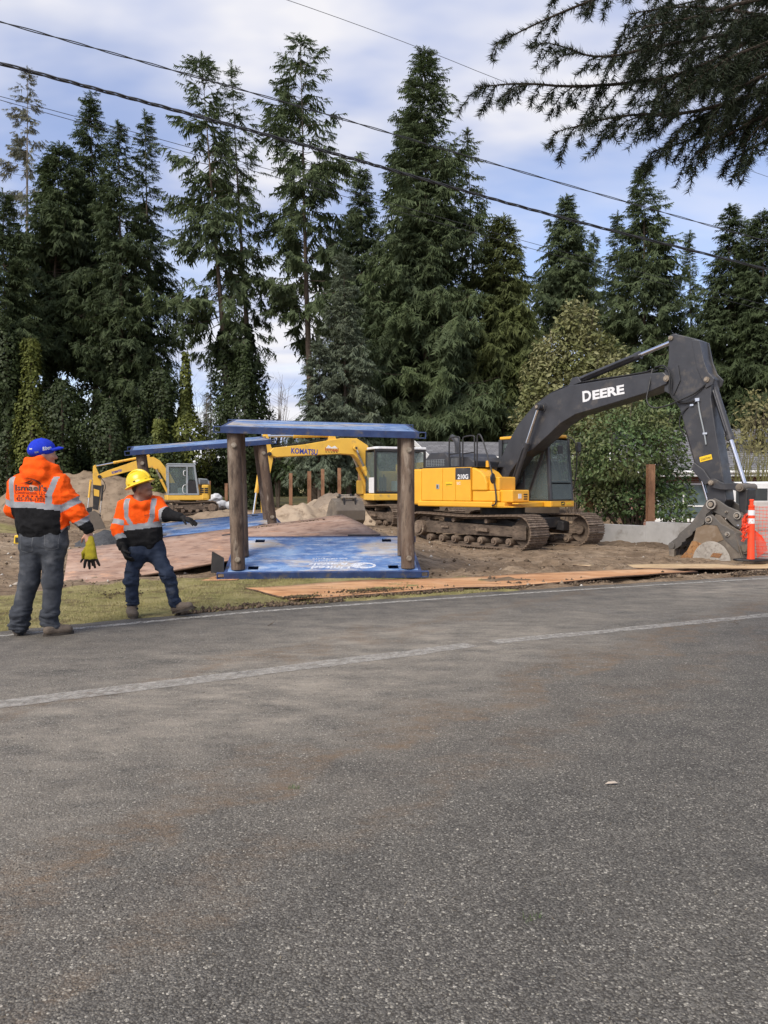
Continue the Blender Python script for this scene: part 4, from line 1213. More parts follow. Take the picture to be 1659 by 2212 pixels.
TM = lambda x, z: frame_M((x, .2425, z), (-1, 0, -.045), (0, 0, 1))
M_KBLUE = mat('blue lettering paint', (.02, .045, .3), rough=.6)
lettering('KOMATSU', TM(3.76, 2.76), .27, M_KBLUE, bo, bold=.007, width=.98)
o = lettering('Ismael', TM(2.73, 2.85), .17, mat('red decal ink', (.4, .07, .04), rough=.7), bo, bold=.004, width=.5)
MB().prism([(2.5, 2.9), (2.62, 3.0), (2.74, 2.94), (2.86, 3.02), (2.96, 2.9)], .241, .2435).build('decal', M_WHITE, bo)
g = MB()
for k in range(5):
    g.prism([(2.5 + k * .1, 2.75), (2.56 + k * .1, 2.75), (2.58 + k * .1, 2.78), (2.52 + k * .1, 2.78)], .241, .2435)
g.build('decal_stripe', M_INK, bo)
pin_boss(bo, (1.85, 2.92), -.42, .42, .08, M_BLACK)
for s in (-1, 1):
    cylinder(KM, (1.1, 1.3), (1.85, 2.92), .58, .075, .045, s * .36, M_KYEL, 'boom_cylinder')
cylinder(KM, (2.66, 3.4), (5.14, 3.3), .58, .08, .048, 0, M_KYEL, 'arm_cylinder')
MB().prism([(2.5, 3.22), (2.85, 3.2), (2.75, 3.45), (2.6, 3.45)], -.12, .12).build('ram_lug', M_KYEL, bo, bevel=.01)
for y_ in (.1, -.1):
    hose(bo, [(1.0, y_, 2.6), (1.35, y_, 3.12), (1.75, y_, 3.36), (2.4, y_, 3.34), (3.8, y_, 3.07), (4.85, y_, 2.95)], .02, 'boom_pipe')
ka = [(5.05, 3.3), (5.2, 3.33), (5.3, 3.0), (5.33, 2.6), (5.32, 1.85), (5.27, .45), (5.18, .1), (5.05, .1), (4.98, .6), (5.0, 1.9), (4.88, 2.5), (4.93, 2.85)]
ar = welded(ka, -.16, .16, 'arm', M_KYEL, KM, .015)
pin_boss(ar, (5.03, 2.66), -.28, .28, .07, M_BLACK)
cylinder(KM, (5.32, 2.3), (5.6, .35), .52, .065, .04, 0, M_KYEL, 'bucket_cylinder')
MB().prism([(5.2, 2.1), (5.42, 2.2), (5.42, 2.42), (5.25, 2.55)], -.1, .1).build('ram_bracket', M_KYEL, ar)
bkm = MB()
for s in (-1, 1):
    bkm.prism([(5.1, .2), (5.6, .3), (5.75, 0), (5.6, -.3), (5.0, -.35), (4.6, -.1), (5.0, .05)], s * .45 - .02, s * .45 + .02)
for a, b in (((5.6, .3), (5.75, 0)), ((5.75, 0), (5.6, -.3)), ((5.6, -.3), (5.0, -.35)), ((5.0, -.35), (4.6, -.1))):
    bkm.obox(((a[0] + b[0]) / 2, 0, (a[1] + b[1]) / 2), ((b[0] - a[0]) / 2, 0, (b[1] - a[1]) / 2), (0, .43, 0), (-.015 * (b[1] - a[1]), 0, .015 * (b[0] - a[0])))
bkm.build('bucket', M_BUCKET, KM)
MB().prism([(5.1, .3), (5.6, .42), (5.6, .3), (5.1, .15)], -.25, .25).build('bucket_link', M_BLACK, KM)

# ---- the small machine at the far left
KS = thing('excavator', 'small faded yellow excavator by the earth mound behind the hard hat worker', 'excavator', (-10.2, 40, .2), R(200), 'excavators on the site')
for s in (-1, 1):
    track_assembly(KS, s * .9, 2.2, .31, .45, .16, .34, (M_TRACK, M_TRACKD), outer=s, nroll=5)
MB().box(-.7, .7, -.8, .8, .35, .62).build('car_body', M_BLACK, KS, bevel=.015)
MB().cyl((0, 0, .6), (0, 0, .74), .42, n=24).build('swing_bearing', M_BLACK, KS, smooth=True)
MB().box(-.95, 1.12, -1.05, 1.05, .72, .97).build('deck', M_KYEL, KS, bevel=.03)
pl = [(-.6, -1.08)] + [(-.85 - .3 * math.sin(a), -1.08 + 2.16 * (1 - math.cos(a)) / 2) for a in np.linspace(.2, math.pi - .2, 10)] + [(-.6, 1.08)]
MB().prismz(pl, .76, 1.5).build('counterweight', M_KYEL, KS, bevel=.05)
MB().prism([(-.42, 1.52), (-.98, 1.52), (-.98, 1.68), (-.88, 1.8), (-.42, 1.84)], -.95, 1.0).build('engine_cover', M_GREYP, KS, bevel=.03)
g = MB()
for k in range(4):
    g.box(-.9, -.5, 1.001, 1.012, 1.56 + k * .06, 1.59 + k * .06)
g.build('cover_vent', M_INK, KS)
g = MB()
for k in range(3):
    for j in range(2):
        g.box(-.9 + j * .22, -.72 + j * .22, 1.07, 1.085, 1.08 + k * .1, 1.15 + k * .1)
g.build('side_vent', M_INK, KS)
x0, x1, y0, y1, z0, z1 = -.42, 1.06, .12, 1.02, .98, 2.5
cb = MB()
for xa, ya in ((x0, y0), (x0, y1), (x1, y0), (x1, y1), (.14, y1)):
    cb.obox((xa + (.1 if xa == x0 else 0), ya, (z0 + z1) / 2), (.045, 0, 0), (0, .045, 0), (.1 if xa == x0 else 0, 0, (z1 - z0) / 2))
for ya in (y0, y1):
    cb.box(x0 + .2, x1, ya - .04, ya + .04, z1 - .1, z1).box(x0, x1, ya - .04, ya + .04, z0, z0 + .08)
cab = cb.build('cab_frame', M_GREYP, KS, bevel=.01)
MB().box(x0 + .1, x1 + .04, y0 - .03, y1 + .03, z1 + .002, z1 + .08).build('roof', M_GREYP, cab, bevel=.03)
MB().box(x0 + .02, .1, y1 - .02, y1 + .02, z0 + .08, 1.72).build('door_panel', M_BLACK, cab)
win(cab, [(x0 + .14, y1, 1.76), (.09, y1, 1.76), (.09, y1, 2.38), (x0 + .25, y1, 2.38)], .008, M_GLASS, 'side_window')
win(cab, [(.2, y1, 1.06), (x1 - .05, y1, 1.06), (x1 - .05, y1, 2.38), (.2, y1, 2.38)], .008, M_GLASS, 'door_window')
win(cab, [(x1, y0 + .06, 1.08), (x1, y1 - .06, 1.08), (x1, y1 - .06, 2.38), (x1, y0 + .06, 2.38)], .008, M_GLASS, 'windshield')
MB().box(.1, .55, .4, .85, 1.0, 1.35).box(.02, .15, .4, .85, 1.35, 1.95).build('seat', M_GREYP, cab, bevel=.03)
MB().box(.55, .95, .35, .45, 1.0, 1.6).build('console', M_SEAT, cab)
hose(cab, [(.22, 1.07, 1.95), (.32, 1.12, 1.98), (.32, 1.12, 2.2), (.22, 1.07, 2.22)], .018, 'grab_rail', M_WHITE)
hose(cab, [(.22, 1.07, 1.05), (.36, 1.12, 1.1), (.36, 1.12, 1.45), (.22, 1.07, 1.5)], .018, 'grab_rail', M_WHITE)
MB().lathe([(.03, -.04), (.07, -.02), (.08, .03), (.05, .07), (.01, .08)], (-.25, .9, 2.66), 12).cyl((-.25, .9, 2.57), (-.25, .9, 2.64), .02, n=8).build('beacon', M_WHITE, cab, smooth=True)
kb = [(4.38, 1.98), (4.2, 2.08), (3.93, 2.21), (2.92, 2.58), (2.07, 2.9), (1.7, 2.92), (1.4, 2.75), (.9, 2.1), (.55, 1.4), (.4, 1.0), (.72, .98), (1.0, 1.5), (1.35, 2.1), (1.75, 2.38), (2.29, 2.33), (3.19, 2.09), (4.15, 1.82), (4.36, 1.86)]
bo = welded(kb, -.15, .15, 'boom', M_KYEL, KS, .012)
lettering('KOMATSU', frame_M((3.48, .152, 2.16), (-1, 0, .3), (0, 0, 1)), .15, M_KBLUE, bo, bold=.008, width=.5)
cylinder(KS, (1.95, 2.98), (4.5, 2.42), .66, .06, .035, 0, M_KYEL, 'arm_cylinder')
for s in (-1, 1):
    cylinder(KS, (.95, .95), (1.6, 2.35), .6, .055, .033, s * .22, M_KYEL, 'boom_cylinder')
ka = [(4.5, 2.48), (4.6, 2.42), (4.62, 1.9), (4.6, 1.5), (4.6, .95), (4.56, .3), (4.4, .24), (4.32, .5), (4.22, 1.35), (4.22, 1.75), (4.3, 1.95)]
ar = welded(ka, -.11, .11, 'arm', M_KYEL, KS, .01)
ar['label'] = 'yellow arm with a black lower half'
MB().prism([(4.61, 1.5), (4.62, .28), (4.38, .22), (4.2, 1.45)], -.114, .114).build('arm_wrap', M_BLACK, ar)
MB().prism([(4.58, 1.3), (4.57, .95), (4.33, .9), (4.32, 1.22)], .114, .118).build('arm_decal', M_KYEL, ar)
pin_boss(ar, (4.3, 1.9), -.2, .2, .09, M_BLACK)
cylinder(KS, (4.72, 1.7), (4.86, .3), .6, .05, .03, 0, M_KYEL, 'bucket_cylinder')
cylinder(KS, (4.15, 1.45), (4.3, -.05), .5, .05, .03, .08, M_BLACK, 'thumb_cylinder')
hose(ar, [(4.25, .16, 1.85), (4.05, .2, 1.6), (4.02, .2, 1.3), (4.15, .16, 1.1)], .018)
bk = MB()
for s in (-1, 1):
    bk.prism([(4.9, .1), (4.56, .2), (4.35, .05), (4.1, -.5), (3.98, -.83), (4.35, -.92), (4.78, -.89), (4.97, -.4)], s * .38 - .015, s * .38 + .015)
for a, b in (((4.56, .1), (4.9, .05)), ((4.9, .05), (4.97, -.4)), ((4.97, -.4), (4.78, -.89)), ((4.78, -.89), (4.35, -.92)), ((4.35, -.92), (3.98, -.83))):
    bk.obox(((a[0] + b[0]) / 2, 0, (a[1] + b[1]) / 2), ((b[0] - a[0]) / 2, 0, (b[1] - a[1]) / 2), (0, .37, 0), (-.012 * (b[1] - a[1]) * 3, 0, .012 * (b[0] - a[0]) * 3))
bk.build('bucket', M_BUCKET, KS, bevel=.006)
MB().prism([(4.62, .4), (4.92, .35), (4.9, .05), (4.7, .1)], -.14, .14).build('bucket_link', M_BLACK, KS)

# ---- spare bucket on the soil
SB = thing('digging_bucket', 'spare excavator bucket standing on the soil beside the earth heap', 'bucket', (-1.3, 25.4, .2), R(-62))
bk = MB()
prof = [(-.45, .05), (-.1, 0), (.25, .02), (.48, .25), (.5, .55), (.35, .85), (.1, .95)]
for s in (-1, 1):
    bk.prism(prof + [(-.1, .8), (-.3, .45)], s * .5 - .02, s * .5 + .02)
for i in range(len(prof) - 1):
    a, b = prof[i], prof[i + 1]
    bk.obox(((a[0] + b[0]) / 2, 0, (a[1] + b[1]) / 2), ((b[0] - a[0]) / 2, 0, (b[1] - a[1]) / 2), (0, .48, 0), (-.03 * (b[1] - a[1]), 0, .03 * (b[0] - a[0])))
bk.build('bowl', M_BUCKET, SB, bevel=.006)
for s in (-.2, .2):
    MB().prism([(-.15, .82), (.42, .7), (.4, .95), (.3, 1.05), (.2, 1.0), (.05, 1.1), (-.08, 1.08)], s - .025, s + .025).build('ear', M_BLACK, SB, bevel=.01)
for p in ((-.02, 1.03), (.32, .97)):
    pin_boss(SB, p, -.26, .26, .05, M_BOLT)
for k in range(5):
    MB().prism([(-.38, .08), (-.4, .02), (-.62, .03), (-.62, .06)], -.44 + k * .22 - .04, -.44 + k * .22 + .04).build('tooth', M_BUCKET, SB)

# ------------------------------------------------------------------ heaps
def heap(name, label, cx, cy, rx, ry, h, seed, m, cat='earth heap', n=90, power=1.0, rough=.12, skew=(0, 0)):
    u, v = np.meshgrid(np.linspace(-1.15, 1.15, n), np.linspace(-1.15, 1.15, n), indexing='ij')
    X = cx + u * rx; Y = cy + v * ry
    q = np.sqrt((u + skew[0] * (1 - u * u)) ** 2 + (v + skew[1]) ** 2)
    q = q + .16 * fbm(np.stack([u * 1.8, v * 1.8, u * 0 + seed], -1), 3, seed)
    z = h * np.clip(1 - q ** power, -.3, 1)
    z = np.where(z > 0, z, z * 1.5)
    z = z * (1 + rough * fbm(np.stack([X * 1.4, Y * 1.4, X * 0], -1), 4, seed + 2)) + .03 * fbm(np.stack([X * 5, Y * 5, X * 0], -1), 3, seed + 5)
    Z = zground(X, Y) + z - .02
    i = np.arange(n * n).reshape(n, n)
    F = np.stack([i[:-1, :-1], i[1:, :-1], i[1:, 1:], i[:-1, 1:]], -1).reshape(-1, 4)
    o = mnp(name, np.stack([X, Y, Z], -1).reshape(-1, 3), F, m, smooth=True)
    return tag(o, label, cat)
M_HEAP = mat('heaped earth', (.2, .15, .105), (.29, .225, .16), 1.2, .95, bs=.9, bscale=14, dirt=(.11, .08, .055), dscale=3, dlo=.52, dhi=.72, spec=.1, detail=9)
M_SAND = mat('sandy earth', (.3, .235, .17), (.38, .305, .225), 1.5, .95, bs=.8, bscale=16, dirt=(.17, .125, .085), dscale=3.5, dlo=.52, dhi=.72, spec=.1, detail=9)
M_GRAV = mat('dark gravel', (.035, .037, .04), (.08, .082, .085), 30, .9, bs=.9, bscale=60)
heap('earth_heap', 'tall brown earth mound at the far left behind the small excavator bucket', -16.2, 45.5, 7.0, 4.5, 2.15, 3, M_HEAP, power=1.9, skew=(.2, 0))
heap('earth_heap', 'flat topped sandy earth heap behind the trench box', -1.6, 30.5, 2.5, 2.2, 1.12, 8, M_SAND, power=2.6, rough=.2)
heap('earth_heap', 'smaller sandy earth cone left of the spare bucket', -3.1, 27.6, 2.0, 1.7, .78, 12, M_SAND, power=1.3, rough=.2)
heap('earth_heap', 'low brown earth ridge in front of the excavator tracks at the left', -6.8, 33.5, 3.4, 1.7, .45, 17, M_HEAP, power=1.5, rough=.3)
heap('gravel_heap', 'small dark gravel heap behind the rusted plate and the hard hat worker', -5.75, 15.9, .7, .6, .3, 21, M_GRAV, 'gravel heap', 50, 1.3)
heap('earth_heap', 'earth packed under the raised end of the rusted plate', -.45, 15.35, 1.2, 1.1, .36, 26, M_HEAP, n=50, power=1.6)
# ------------------------------------------------------------------ vegetation
M_BARK = mat('bark', (.075, .058, .045), (.15, .12, .095), 3, .95, bs=.8, bscale=12, stretch=(3, 3, .5), spec=.1)
M_BARKP = mat('pale bark', (.2, .17, .14), (.3, .26, .21), 4, .95, bs=.5, bscale=12, spec=.1)
LEAF = {
    'dark': leafmat('dark fir needles', (.042, .062, .026), (.088, .118, .046), (.062, .086, .042), .35, .7, .35),
    'fir': leafmat('fir needles', (.058, .084, .034), (.12, .155, .066), (.09, .12, .062), .35, .7, .35),
    'olive': leafmat('olive fir needles', (.075, .095, .03), (.14, .165, .055), (.1, .12, .044), .35, .7, .35),
    'grey': leafmat('grey green needles', (.09, .115, .075), (.16, .195, .13), (.125, .145, .095), .5),
    'pale': leafmat('thin pale needles', (.12, .13, .09), (.21, .21, .15), (.16, .15, .1), .5),
    'ivy': leafmat('ivy leaves', (.018, .029, .01), (.05, .07, .023), (.03, .044, .015), .8, .55, .15),
    'ivyy': leafmat('yellow green ivy leaves', (.075, .095, .02), (.16, .175, .04), (.1, .12, .03), .8, .6, .25),
    'laurel': leafmat('glossy evergreen leaves', (.045, .085, .03), (.115, .17, .06), (.14, .15, .06), .9, .38, .15),
    'holly': leafmat('yellowish variegated leaves', (.17, .175, .07), (.3, .285, .15), (.13, .145, .05), .7, .5, .2),
    'brush': leafmat('undergrowth leaves', (.035, .06, .022), (.085, .12, .045), (.05, .075, .03), .6),
    'twig': mat('bare twigs', (.16, .125, .095), (.24, .2, .155), 5, .95, spec=.1),
    'moss': leafmat('mossy twigs', (.16, .16, .06), (.26, .24, .1), (.2, .18, .1), .8),
}

def spray_template(seed, leaflets=13, length=1.0, width=.36):
    """drooping conifer spray along +x: a spine with thin pointed twigs hanging to both sides"""
    r = np.random.RandomState(seed)
    V = []; F = []
    def blade(p, d, ln, w, up):
        d = np.array(d, float); d /= np.linalg.norm(d)
        s = np.cross(d, up); s /= np.linalg.norm(s) + 1e-9
        k = len(V)
        V.extend([p - s * w - d * .03, p + s * w - d * .03, p + d * ln])
        F.append([k, k + 1, k + 2])
    blade(np.zeros(3), (1, 0, -.15), length, .045, np.array([0, 0, 1.]))
    for i in range(leaflets):
        t = .04 + .92 * (i + .5) / leaflets
        sgn = 1 if i % 2 else -1
        ln = width * (1.2 - .8 * t) * r.uniform(.7, 1.5)
        blade(np.array([t * length, 0, -.15 * t * length]), (r.uniform(.35, .9), sgn * r.uniform(.3, 1), -r.uniform(.2, 1.3)), ln * 1.25, .04 + .026 * r.rand(), np.array([r.uniform(-.6, .6), r.uniform(-.6, .6), 1.]))
    return np.array(V), np.array(F)

def scatter(T, pos, dirs, ups, scale):
    """instances of template T=(V,F) at pos with x axis dirs; returns V,F"""
    TV, TF = T
    d = dirs / (np.linalg.norm(dirs, axis=1, keepdims=True) + 1e-9)
    y = np.cross(ups, d); y /= np.linalg.norm(y, axis=1, keepdims=True) + 1e-9
    z = np.cross(d, y)
    V = pos[:, None, :] + scale[:, None, None] * (TV[None, :, 0:1] * d[:, None] + TV[None, :, 1:2] * y[:, None] + TV[None, :, 2:3] * z[:, None])
    F = TF[None] + (len(TV) * np.arange(len(pos)))[:, None, None]
    return V.reshape(-1, 3), F.reshape(-1, TF.shape[1])

def merge(parts):
    V = []; F = []; k = 0
    for v, f in parts:
        V.append(v); F.append(f + k); k += len(v)
    return np.concatenate(V), np.concatenate(F)

def ivy_sleeve(rs, axis_fn, z0, z1, rad_fn, n, size):
    """leaf cards wrapped round an upright axis"""
    z = z0 + (z1 - z0) * rs.rand(n)
    a = rs.rand(n) * 6.283
    t = (z - z0) / (z1 - z0)
    c = axis_fn(z)
    lump = 1 + .5 * fbm(np.stack([np.cos(a) * 1.3, np.sin(a) * 1.3, z * .6], -1), 3, int(rs.randint(99)))
    r = rad_fn(t) * lump * rs.uniform(.72, 1.06, n)
    P = np.stack([c[:, 0] + r * np.cos(a), c[:, 1] + r * np.sin(a), z], -1)
    d = np.stack([np.cos(a) * .5 + rs.normal(0, .5, n), np.sin(a) * .5 + rs.normal(0, .5, n), -.7 + rs.normal(0, .45, n)], -1)
    u = np.stack([np.cos(a), np.sin(a), rs.normal(.3, .4, n)], -1)
    T = (np.array([[0, 0, 0], [.45, .42, .05], [1, 0, -.08], [.45, -.42, .05]], float), np.array([[0, 1, 2, 3]]))
    return scatter(T, P, d, u, size * rs.uniform(.6, 1.3, n))

def conifer(label, xb, d, xt, yt, hw, cb_y, leaf='fir', nbr=190, spl=1.0, seed=0, gap=0.0, open_=.0, droop=.25, shape=1.0, side=None, ivy=None, zb=None, trunk_r=None, bark=None, twigscale=1.0, name='fir_tree'):
    rs = np.random.RandomState(seed)
    base = pt(xb, 1060, d); base[2] = (zground(base[0], base[1]) if zb is None else zb) - .2
    top = pt(xt, yt, d)
    H = top[2] - base[2]
    hwm = hw / 1661 * d
    zcb = max(pt(xb, cb_y, d)[2] - base[2], 1.0)
    lean = np.array([top[0] - base[0], 0.0])
    root = thing(name, label, 'tree', tuple(base), 0, 'evergreen trees behind the site')
    def axis(z):
        t = np.clip(np.asarray(z) / H, 0, 1.1)
        w = .12 * np.sin(t * 5 + seed)
        return np.stack([lean[0] * t ** 1.1 + w * (1 - t), .1 * np.sin(t * 4 + 2 * seed)], -1)
    tr = trunk_r or .0095 * H + .03
    zs = np.linspace(0, H * .985, 16)
    ax = axis(zs)
    MB().tube([(a[0], a[1], z) for a, z in zip(ax, zs)], list(np.maximum(tr * (1 - zs / H) ** 1.15 * (1 + .5 * np.exp(-zs / .6)), .02)), 9).build('trunk', bark or M_BARK, root, smooth=True)
    # limbs in rough whorls
    nbr = int(nbr * 1.25)
    u = (np.arange(nbr) + rs.rand(nbr)) / nbr
    zb_ = zcb + (H - zcb) * u ** .92
    zb_ = np.minimum(zb_, H * .995)
    if gap:
        keep = rs.rand(nbr) > gap * .6
        zb_ = zb_[keep]
    n = len(zb_)
    t = (zb_ - zcb) / (H - zcb)
    az = rs.rand(n) * 6.283
    prof = np.clip((1 - t) ** (.95 * shape), 0, 1) * (.55 + .45 * np.minimum(1, t / .12)) + .02
    Ln = hwm * prof * rs.uniform(.55, 1.2, n) * (1 + .3 * vnoise(np.stack([np.cos(az) * 1.2, np.sin(az) * 1.2, zb_ * .35], -1), seed + 3))
    if side is not None:
        Ln *= 1 + side * np.cos(az)
    Ln = np.maximum(Ln, .25)
    el = (.75 * t ** 1.6 - droop * (1 - t)) + rs.normal(0, .1, n)
    a0 = axis(zb_)
    B = np.stack([a0[:, 0], a0[:, 1], zb_], -1)
    hd = np.stack([np.cos(az), np.sin(az), np.zeros(n)], -1)
    def along(s):          # s (n,k) -> points on the limbs, sagging then lifting at the tip
        z = np.tan(el)[:, None] * s * Ln[:, None] - .16 * droop * 4 * (s - s ** 2) * Ln[:, None] + .10 * s ** 3 * Ln[:, None]
        return B[:, None, :] + hd[:, None, :] * (s * Ln[:, None])[..., None] + np.stack([z * 0, z * 0, z], -1)
    ss_ = np.linspace(0, 1, 5)[None].repeat(n, 0)
    Pt = along(ss_)
    # limb wood: thin three sided tubes
    rad = (.006 + .009 * Ln)[:, None] * np.array([1, .75, .5, .3, .1])[None]
    sd_ = np.stack([-hd[:, 1], hd[:, 0], hd[:, 2]], -1)
    ring = []
    for k in range(3):
        w_ = 2.094 * k
        ring.append(Pt + rad[..., None] * (math.cos(w_) * sd_[:, None, :] + np.array([0, 0, math.sin(w_)])))
    RV = np.stack(ring, 2)                      # n,5,3,3
    idx = np.arange(n * 15).reshape(n, 5, 3)
    Fw = []
    for k in range(3):
        k2 = (k + 1) % 3
        Fw.append(np.stack([idx[:, :-1, k], idx[:, 1:, k], idx[:, 1:, k2], idx[:, :-1, k2]], -1).reshape(-1, 4))
    stuff(mnp('limbs', RV.reshape(-1, 3), np.concatenate(Fw), bark or M_BARK, root))
    # foliage sprays along both sides of the limbs
    parts = []
    per = np.maximum(6, (Ln * 6.0 * spl + 2).astype(int))
    I = np.repeat(np.arange(n), per)
    m = len(I)
    lo = .12 + open_ * .45
    s = lo + (1.02 - lo) * rs.rand(m) ** .85
    z = np.tan(el[I]) * s * Ln[I] - .16 * droop * 4 * (s - s ** 2) * Ln[I] + .10 * s ** 3 * Ln[I]
    P = B[I] + hd[I] * (s * Ln[I])[:, None]; P[:, 2] += z
    P += rs.normal(0, .06, (m, 3))
    sg = np.where(rs.rand(m) > .5, 1, -1) * rs.uniform(.2, 1.3, m)
    ca, sa = np.cos(sg), np.sin(sg)
    D = np.stack([hd[I, 0] * ca - hd[I, 1] * sa, hd[I, 0] * sa + hd[I, 1] * ca, -rs.uniform(.1, 1.5, m) * (1 - .8 * t[I]) + .4 * t[I] ** 2], -1)
    size = 1.5 * twigscale * (.42 + .38 * (1 - s)) * rs.uniform(.7, 1.35, m) * np.clip(.5 + Ln[I] / hwm, .6, 1.15) * np.clip(hwm / 3.2, .6, 1.15)
    U = np.stack([rs.normal(0, .3, m), rs.normal(0, .3, m), np.ones(m)], -1)
    grp = rs.randint(0, 3, m)
    for g_ in range(3):
        q = grp == g_
        parts.append(scatter(spray_template(seed * 3 + g_), P[q], D[q], U[q], size[q]))
    # leader tip
    parts.append(scatter(spray_template(seed + 77), np.array([[*axis(H * (.93 + .02 * k)), H * (.93 + .02 * k)] for k in range(4)]), np.array([[.15, .1, 1.], [-.2, .1, 1], [.1, -.2, 1], [0, 0, 1]]), np.array([[0, 1., 0]] * 4), np.array([.5, .5, .5, .7])))
    V, F = merge(parts)
    stuff(mnp('crown', V, F, LEAF[leaf], root))
    if ivy:
        y_top, y_bot, w_, kind, cnt = ivy
        za, zb2 = max(.1, pt(xb, y_bot, d)[2] - base[2]), pt(xb, y_top, d)[2] - base[2]
        V, F = ivy_sleeve(rs, axis, za, zb2, lambda q: w_ / 1661 * d * (1 - .55 * q ** 2) * (.85 + .3 * np.sin(q * 11 + seed)), int(cnt * 1.6), .19)
        stuff(mnp('ivy', V, F, LEAF[kind], root))
    return root

E_ = [
 # label, xb, d, xt, yt, halfwidth, crown base y, leaf, limbs, spl, seed, kwargs
 ('thin pale topped fir, tallest at the far left', 62, 74, 60, 150, 62, 470, 'pale', 95, .55, 1, dict(open_=.5, droop=.2, shape=.7, gap=.35, bark=M_BARKP)),
 ('broad dark fir second from the left edge', 105, 52, 128, 318, 130, 760, 'dark', 190, .85, 2, dict(shape=.75, ivy=(760, 1050, 48, 'ivy', 3600))),
 ('dark narrow spired fir behind the blue cap worker', 212, 55, 196, 212, 105, 800, 'dark', 190, .85, 3, dict(shape=.78, ivy=(700, 1050, 62, 'ivy', 4600))),
 ('dark fir with low top right of the narrow spire', 268, 50, 256, 275, 100, 880, 'dark', 175, .85, 4, dict(shape=.72, ivy=(740, 1050, 58, 'ivy', 4200))),
 ('dark leaning fir just left of the open sky gap', 328, 53, 312, 248, 88, 930, 'dark', 175, .85, 5, dict(shape=.72, ivy=(850, 1050, 40, 'ivy', 2600))),
 ('tall open fir with trunk leaning left and ivy round its foot', 502, 50, 436, 126, 128, 770, 'fir', 120, .62, 6, dict(open_=.15, gap=.25, shape=.62, side=-.25, droop=.32, ivy=(715, 1050, 34, 'ivy', 3600))),
 ('slender open fir standing close behind the leaning one', 552, 51.5, 500, 145, 82, 800, 'fir', 105, .62, 7, dict(open_=.15, gap=.3, shape=.6, side=.15, droop=.35, ivy=(700, 1050, 40, 'ivy', 3600))),
 ('tallest open fir left of centre with bare lower trunk', 676, 51, 648, 86, 138, 720, 'fir', 120, .68, 8, dict(open_=.2, gap=.3, shape=.58, droop=.22)),
 ('dark fir crowded between the tallest fir and the dense fir', 790, 60, 778, 372, 105, 960, 'dark', 210, 1.0, 9, dict(shape=.8)),
 ('tallest dense dark green fir in the centre', 925, 48, 916, 118, 182, 960, 'fir', 330, 1.05, 10, dict(shape=.85, droop=.34)),
 ('second dense fir hugging the central fir on its left', 868, 52, 880, 245, 125, 960, 'dark', 220, 1.0, 27, dict(shape=.9)),
 ('thin ragged fir at the right shoulder of the central fir', 1035, 51, 1010, 288, 92, 900, 'olive', 125, .75, 11, dict(open_=.15, gap=.25, shape=.7)),
 ('olive green fir right of centre with low rounded top', 1085, 49, 1088, 478, 125, 990, 'olive', 230, 1.0, 12, dict(shape=.8, droop=.35)),
 ('lone fir with a bare lower trunk above the excavator cab', 1228, 62, 1222, 432, 86, 700, 'fir', 190, .95, 13, dict(shape=.8)),
 ('small distant fir between the lone fir and the tall right fir', 1284, 72, 1283, 508, 52, 760, 'fir', 120, 1.0, 14, dict()),
 ('tall ragged fir behind the raised boom', 1396, 58, 1391, 362, 108, 930, 'fir', 230, .9, 15, dict(shape=.78, gap=.2)),
 ('shorter fir left of the tall ragged fir behind the boom', 1336, 63, 1333, 468, 72, 900, 'fir', 170, 1.0, 16, dict()),
 ('distant fir seen right of the excavator arm top', 1492, 66, 1490, 508, 62, 900, 'fir', 150, 1.0, 17, dict()),
 ('dense dark fir second from the right edge', 1570, 55, 1577, 452, 100, 990, 'dark', 240, 1.0, 18, dict(shape=.7)),
 ('dense dark fir cut by the right edge', 1652, 53, 1648, 466, 100, 990, 'dark', 240, 1.0, 19, dict(shape=.7)),
 ('narrow fir peeking between the two dense right firs', 1610, 68, 1608, 478, 60, 900, 'fir', 130, 1.0, 20, dict()),
 ('fir filling the gap below the right shoulder behind the arm', 1448, 60, 1446, 615, 85, 990, 'dark', 190, 1.0, 26, dict()),
 ('young grey green hemlock in front of the dark central firs', 752, 44, 742, 560, 88, 1010, 'grey', 200, 1.0, 21, dict(shape=.7, droop=.4)),
 ('small grey green conifer behind the yellow boom', 692, 43, 690, 748, 78, 1020, 'grey', 150, 1.0, 22, dict(shape=.7, droop=.4)),
 ('tiny far fir in the bright gap between the trunks', 456, 95, 455, 762, 24, 960, 'grey', 70, 1.0, 23, dict()),
 ('low dark fir below the lone fir and left of the pale shrub', 1158, 54, 1150, 690, 78, 1000, 'dark', 180, 1.0, 24, dict()),
 ('dark fir at the left edge, its crown half out of view', 12, 47, 8, 425, 95, 900, 'dark', 200, 1.0, 25, dict(shape=.7, ivy=(700, 1050, 50, 'ivy', 3600))),
 ('broad low olive conifer behind the cab of the middle excavator', 985, 54, 985, 640, 130, 1030, 'olive', 210, 1.0, 28, dict(shape=.75, droop=.4)),
]
TREES = []
for i, (lb, xb, d_, xt, yt, hw, cb_, leaf, nb, spl, sd_, kw) in enumerate(E_):
    TREES.append(conifer(lb, xb, d_, xt, yt, hw, cb_, leaf, nb, spl, sd_, **kw))
